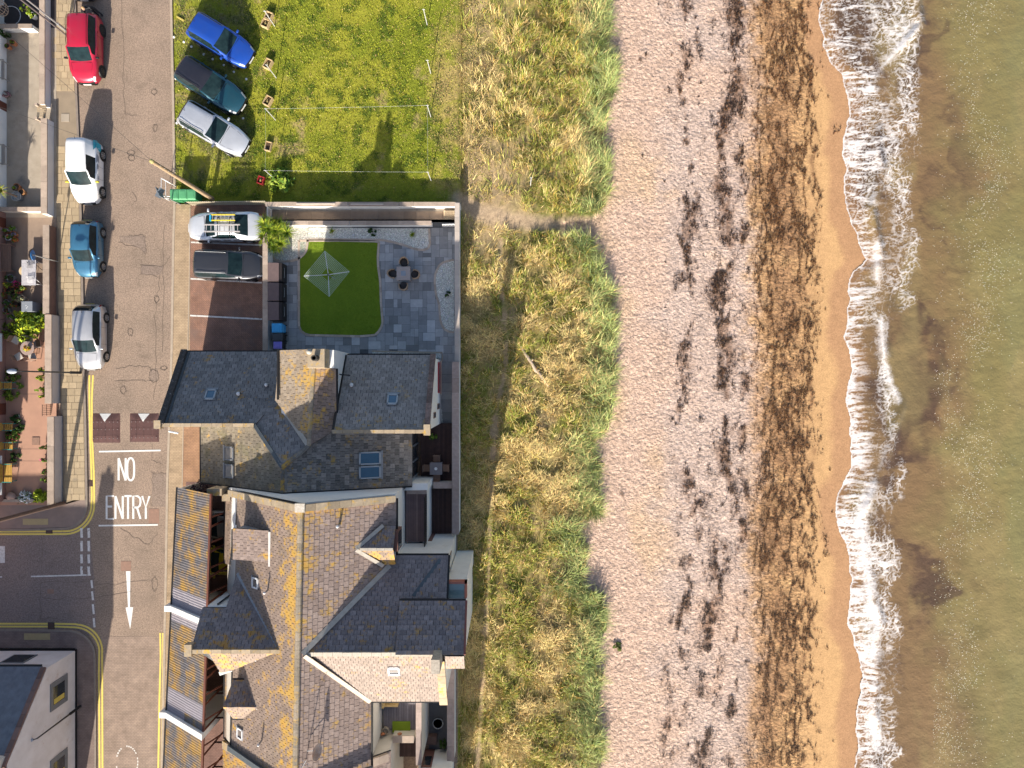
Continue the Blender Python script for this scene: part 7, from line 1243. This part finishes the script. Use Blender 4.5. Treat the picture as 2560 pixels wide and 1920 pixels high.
# pots, flowers, tables in the pink-house forecourt
for i, (px_, py_, r_, pm, fl, nf, cl, nm) in enumerate(((24, 578, .2, terracotta, (.3, .2, .3), 20, GRN, 'mixed green pot at the pink house door, upper left'), (38, 575, .17, galv, None, 0, GRN, 'grey pot of greenery, upper right by the door'), (42, 588, .18, terracotta, (.25, .15, .3), 25, DRK, 'purple-flecked pot, second row by the door'), (28, 596, .18, pvcwhite, (.5, .1, .05), 15, GRN, 'white pot with orange flecks, lower by the door'), (44, 601, .13, terracotta, (.6, .1, .03), 30, GRN, 'small orange-flowered pot by the door'),
    (36, 698, .26, M('grey_urn', (.2, .2, .22), None, 5, .5), (.5, .5, .5), 8, DRK, 'big round dark urn below the brown bench'), (50, 712, .17, M('magenta_pot', (.5, .03, .15), None, 5, .5), (.6, .05, .2), 60, DRK, 'vivid magenta-flowered pot below the urn'), (53, 728, .19, M('red_pot', (.42, .1, .07), None, 5, .6), (.5, .06, .05), 15, GRN, 'wide red pot beside the magenta flowers'), (26, 714, .15, terracotta, (.5, .35, .03), 20, YEL, 'yellow-flowered pot left of the magenta one'), (36, 715, .15, terracotta, (.5, .06, .03), 20, GRN, 'red-flecked pot left of the magenta one'), (32, 730, .17, blackp, (.45, .04, .04), 25, DRK, 'dark pot with crimson flowers in the middle of the group'), (44, 742, .16, blackp, (.5, .1, .05), 12, GRN, 'dark green pot plant, lower middle of the group'), (63, 722, .14, M('yellow_pot', (.45, .35, .08), None, 5, .6), None, 0, GRN, 'small yellow pot at the right of the group'), (63, 748, .22, concrete, (.5, .48, .3), 60, [(.3, .32, .15), (.2, .22, .08)], 'pale variegated plant by the grey box'), (26, 757, .16, galv, None, 0, DRK, 'grey pot at the lower left of the group'), (46, 762, .17, blackp, (.6, .06, .03), 30, GRN, 'scarlet-flowered pot above the bright bush'), (24, 776, .2, galv, (.6, .04, .1), 16, GRN, 'rose-flowered pot by the lower house wall'), (54, 787, .18, M('yellow_pot', (.45, .35, .08)), (.6, .5, .03), 60, YEL, 'yellow-flowered pot tucked against the bright bush'), (38, 793, .15, pvcwhite, None, 0, GRN, 'white pot with leafy plant beside the bright bush'), (8, 794, .16, galv, None, 0, [], 'empty grey watering bucket by the house'))):
    potted(nm, px_, py_, r_, .3+.04*(i % 3), pm, r_*1.25, .25, 110 if cl else 0, cl or GRN, flower=fl, nf=nf)
potted('long terracotta trough with red flowers against the pink house', 12, 740, .17, .28, terracotta, .15, .22, 130, GRN, flower=(.6, .06, .03), nf=30, shape=.5)
c_ = P(92, 770, .12); t = thing('storage_box', 'grey plastic storage box with white marks against the forecourt wall', 'box', c_); MB().rbox((c_[0], c_[1], .55), (.66, .62, .86), 0).build('body', M('grey_plastic', (.17, .19, .22), (.14, .16, .19), 4, .5), t, bevel=.03); MB().rbox((c_[0], c_[1], 1.0), (.7, .66, .05), 0).build('lid', M('grey_plastic_lid', (.24, .26, .29), (.2, .22, .25), 4, .5), t, bevel=.02)
for a, b in ((-.05, .05), (.05, -.02), (-.02, -.1)): MB().lathe((c_[0]+a, c_[1]+b, 1.024), [(.03, 0), (.02, .006)], 8).build('bird_dropping', pvcwhite, t)
shrub('large bright yellow-green feathery bush in the pink forecourt', 80, 812, 1.0, .85, 1500, [(.36, .42, .02), (.22, .3, .02), (.12, .2, .02)], leaf=(.06, .16)); shrub('darker green bush at the right end of the feathery bush', 108, 795, .4, .6, 350, GRN); shrub('yellow-green bush beside the house wall under the feathery one', 25, 828, .5, .5, 500, [(.2, .26, .02), (.12, .18, .02)])
# white table set, round stool, bistro set
c_ = P(92, 686, .12); t = thing('garden_table', 'white-topped garden table by the sandstone wall', 'table', c_); MB().rbox((c_[0], c_[1], .84), (.9, 1.6, .04), 0).build('table_top', M('white_cloth_top', (.5, .48, .5), (.36, .35, .37), 9, .7), t)
for a in (-.38, .38):
    for b in (-.7, .7): MB().tube([(c_[0]+a, c_[1]+b, .12), (c_[0]+a, c_[1]+b, .83)], .025, 6).build('leg', pvcwhite, t)
for a, b, nm in ((98, 668, 'on the sign post side'), (98, 704, 'on the storage box side')): t = thing('folding_chair', 'white wire folding chair at the white-topped table '+nm, 'chair', P(a, b, .12)); c_ = P(a, b, .12); [MB().tube([(c_[0]-.2, c_[1]-.18+.072*k, .95), (c_[0]+.2, c_[1]-.18+.072*k, 1.0)], .01, 5).build('wire', blackp if a == 98 and b < 690 else pvcwhite, t) for k in range(6)]; [MB().tube([(c_[0]+s*.2, c_[1]-.2, .12), (c_[0]+s*.2, c_[1]+.2, 1.0)], .015, 5).build('leg', blackp if b < 690 else pvcwhite, t) for s in (-1, 1)]
c_ = P(75, 681, .12); t = thing('round_stool', 'round pale cream stool beside the white-topped table', 'stool', c_); MB().lathe((c_[0], c_[1], .12), [(.26, .5), (.3, .52), (.3, .58), (.05, .6)], 22).build('seat', M('cream_seat', (.6, .46, .28), (.52, .4, .24), 5, .7), t); [MB().tube([(c_[0]+.2*math.cos(a), c_[1]+.2*math.sin(a), .12), (c_[0]+.14*math.cos(a), c_[1]+.14*math.sin(a), .62)], .02, 6).build('leg', bwood, t) for a in (0, 2.1, 4.2)]
c_ = P(88, 872, .12); t = thing('bistro_table', 'round metal bistro table with a bowl of flowers', 'table', c_); mmt = M('mosaic_metal', (.28, .2, .18), (.4, .32, .28), 14, .5); MB().lathe((c_[0], c_[1], .12), [(.42, .7), (.44, .71), (.44, .735), (.02, .74)], 26).build('table_top', mmt, t); MB().tube([(c_[0], c_[1], .12), (c_[0], c_[1], .82)], .03, 8).build('column', blackp, t)
potted('bowl of orange and yellow flowers on the bistro table', 74, 872, .12, .14, terracotta, .24, .2, 150, YEL, z=.86, flower=(.7, .3, .03), nf=80)
for a, b, rz, nm, m_ in ((55, 852, 60, 'near the house', None), (62, 892, 120, 'towards the street lamp', None), (96, 893, 200, 'beside the wall', None), (88, 850, 0, 'under the feathery bush', 1), (108, 862, -80, 'against the forecourt wall', 1)): plain_chair('folding chair at the bistro table, '+('cream cloth seat, ' if m_ is None else 'dark metal, ')+nm, P(a, b), R(rz), .12, 'bistro chairs', blackp if m_ else bwood, mmt if m_ else M('cream_cloth', (.55, .5, .44), None, 4, .9))
for a in ((34, 938, .4, .45, 420, GRN, (.55, .16, .16), 45, 'green hydrangea with pink heads below the street lamp'), (32, 986, .42, .45, 450, [(.2, .26, .03), (.1, .17, .02)], None, 0, 'rounded yellow-green bush below the small bench'), (52, 962, .2, .3, 150, GRN, None, 0, 'small leafy bush at the end of the small bench'), (42, 1048, .3, .35, 260, DRK, (.6, .6, .55), 12, 'dark leafy bush above the middle bench'), (36, 1089, .42, .4, 420, GRN, (.6, .1, .12), 40, 'pink-flowered green bush between two yellow benches'), (54, 1068, .24, .3, 200, DRK, None, 0, 'dark bush at the end of the middle bench'), (40, 1141, .28, .35, 240, DRK, (.35, .4, .1), 30, 'dark potted bush with a yellow rim above the long bench'), (66, 1243, .45, .35, 520, [(.12, .18, .05), (.2, .26, .08)], (.8, .8, .76), 330, 'white-flowered bush at the forecourt corner'), (108, 1240, .45, .6, 620, [(.34, .4, .02), (.2, .28, .02)], None, 0, 'bright lime bush at the forecourt corner by the wall end')):
    shrub(a[8], *a[:2], a[2], a[3], a[4], a[5], flower=a[6], nf=a[7])
for py_, h_ in ((925, .3), (945, .3), (975, .35), (992, .25), (1120, .25), (1150, .25), (1178, .3), (1200, .25)): shrub('sprig of climbing leaves on the inner side of the grey forecourt wall', 112 if py_ < 1000 else 117, py_, .15, h_+.35, 110, YEL if py_ < 1000 else GRN, flower=(.6, .1, .25) if py_ > 1100 else None, nf=14 if py_ > 1100 else 0, name='climbing_sprig', group='sprigs on the forecourt wall')
bm2 = bmesh.new(); bmesh.ops.create_icosphere(bm2, subdivisions=3, radius=1); c_ = P(28, 1240, .3)
for v in bm2.verts: v.co = Vector((v.co.x*.3, v.co.y*.24, v.co.z*.22))*(1+.1*math.sin(v.co.x*4+v.co.y*3))+Vector(c_)
me = bpy.data.meshes.new('boulder'); bm2.to_mesh(me); bm2.free(); me.polygons.foreach_set('use_smooth', [True]*len(me.polygons)); tag(link('boulder', me, None, M('pinkish_boulder', (.45, .3, .24), None, 4, .9, .4, 14)), 'rounded pinkish boulder beside the white flowers', 'boulder')
# manhole marker, planter pots at the carport mouth
shrub('dark purple-leaved climber on the stone pier at the carport mouth', 505, 1225, .6, .5, 420, [(.05, .03, .045), (.08, .05, .06)], 1.6, leaf=(.05, .1))
# ================================================================ PERSON loading the red car
c_ = P(252, 44); t = thing('person', 'person in dark clothes leaning into the boot of the red SUV', 'person', c_)
def skin(name, V, E, rad, m, par, sub=2):
    me = bpy.data.meshes.new(name); me.from_pydata(V, E, []); o = link(name, me, par, m); o.modifiers.new('skin', 'SKIN'); sk = me.skin_vertices[0].data
    for i, r_ in enumerate(rad): sk[i].radius = (r_, r_) if not isinstance(r_, tuple) else r_
    sk[0].use_root = True; s = o.modifiers.new('sub', 'SUBSURF'); s.levels = sub; s.render_levels = sub
    for p in me.polygons: p.use_smooth = True
    return o
# facing -y and -x (towards the boot), hips bent, arms forward
def bd(*p): return Vector(p)
V_ = [bd(0, .12, .92), bd(-.03, .02, 1.12), bd(-.07, -.1, 1.3), bd(-.09, -.16, 1.4), bd(-.11, -.21, 1.48),
      bd(.1, .12, .88), bd(.12, .1, .48), bd(.12, .16, .09), bd(.12, .03, .05), bd(-.1, .12, .88), bd(-.12, .1, .48), bd(-.12, .16, .09), bd(-.12, .03, .05),
      bd(.11, -.1, 1.37), bd(.17, -.2, 1.12), bd(.08, -.42, 1.05), bd(-.28, -.08, 1.37), bd(-.34, -.2, 1.12), bd(-.24, -.43, 1.05)]
E_ = [(0, 1), (1, 2), (2, 3), (3, 4), (0, 5), (5, 6), (6, 7), (7, 8), (0, 9), (9, 10), (10, 11), (11, 12), (2, 13), (13, 14), (14, 15), (2, 16), (16, 17), (17, 18)]
rd = [(.16, .12), (.15, .11), (.17, .11), .07, .055, .085, .065, .05, .04, .085, .065, .05, .04, .06, .05, .038, .06, .05, .038]
dk = M('dark_clothes', (.02, .02, .024), (.03, .03, .035), 6, .9); skm = M('skin_tone', (.5, .3, .22), (.46, .27, .2), 6, .6)
skin('body', V_, E_, rd, dk, t)
hd = MB(); hc = Vector((-.14, -.27, 1.58)); hd.lathe((hc.x, hc.y, hc.z), [(.03, -.12), (.07, -.1), (.085, -.02), (.09, .04), (.08, .09), (.05, .12), (.01, .13)], 14, sx=.85, sy=1.05); ho = hd.build('head', skm, t, True, False); MB().lathe((hc.x, hc.y+.015, hc.z), [(.092, -.0), (.098, .04), (.088, .095), (.055, .13), (.01, .14)], 14, sx=.87, sy=1.06).build('hair', M('fair_hair', (.4, .26, .13), (.3, .19, .09), 14, .8), ho, True, False); MB().obox(hc+Vector((-.02, -.1, -.01)), (.03, .03, .045)).build('nose', skm, ho, True, False, .01)
for s in (-1, 1): MB().lathe(hc+Vector((s*.078, .0, -.01)), [(.015, -.03), (.022, 0), (.012, .03)], 8, sx=.5).build('ear', skm, ho, True, False); MB().lathe(hc+Vector((s*.03-.02, -.083, .01)), [(.004, -.006), (.01, 0), (.004, .006)], 8).build('eye', blackp, ho, True, False)
for s, wr_ in ((1, V_[15]), (-1, V_[18])):
    Vh = [wr_, wr_+Vector((0, -.05, -.005)), wr_+Vector((0, -.09, -.012))]; Eh = [(0, 1), (1, 2)]; rh = [.03, (.04, .022), (.042, .02)]
    for k in range(4):
        b0 = wr_+Vector((-.032+.021*k, -.1, -.012)); L_ = (.05, .062, .058, .045)[k]; Vh += [b0, b0+Vector((0, -L_*.55, -.004)), b0+Vector((0, -L_, -.024))]; i0 = len(Vh)-3; Eh += [(2, i0), (i0, i0+1), (i0+1, i0+2)]; rh += [.0105, .0095, .008]
    th = wr_+Vector((-s*.04, -.045, -.01)); Vh += [th, th+Vector((-s*.022, -.035, -.012))]; i0 = len(Vh)-2; Eh += [(1, i0), (i0, i0+1)]; rh += [.013, .01]; skin('hand', Vh, Eh, rh, skm, t, 1)
fa = MB(); 
for i, j in ((14, 15), (17, 18)): fa.tube([V_[i].lerp(V_[j], .25), V_[j]], [.057, .043], 10)
fa.build('forearm_skin', skm, t, True, False)
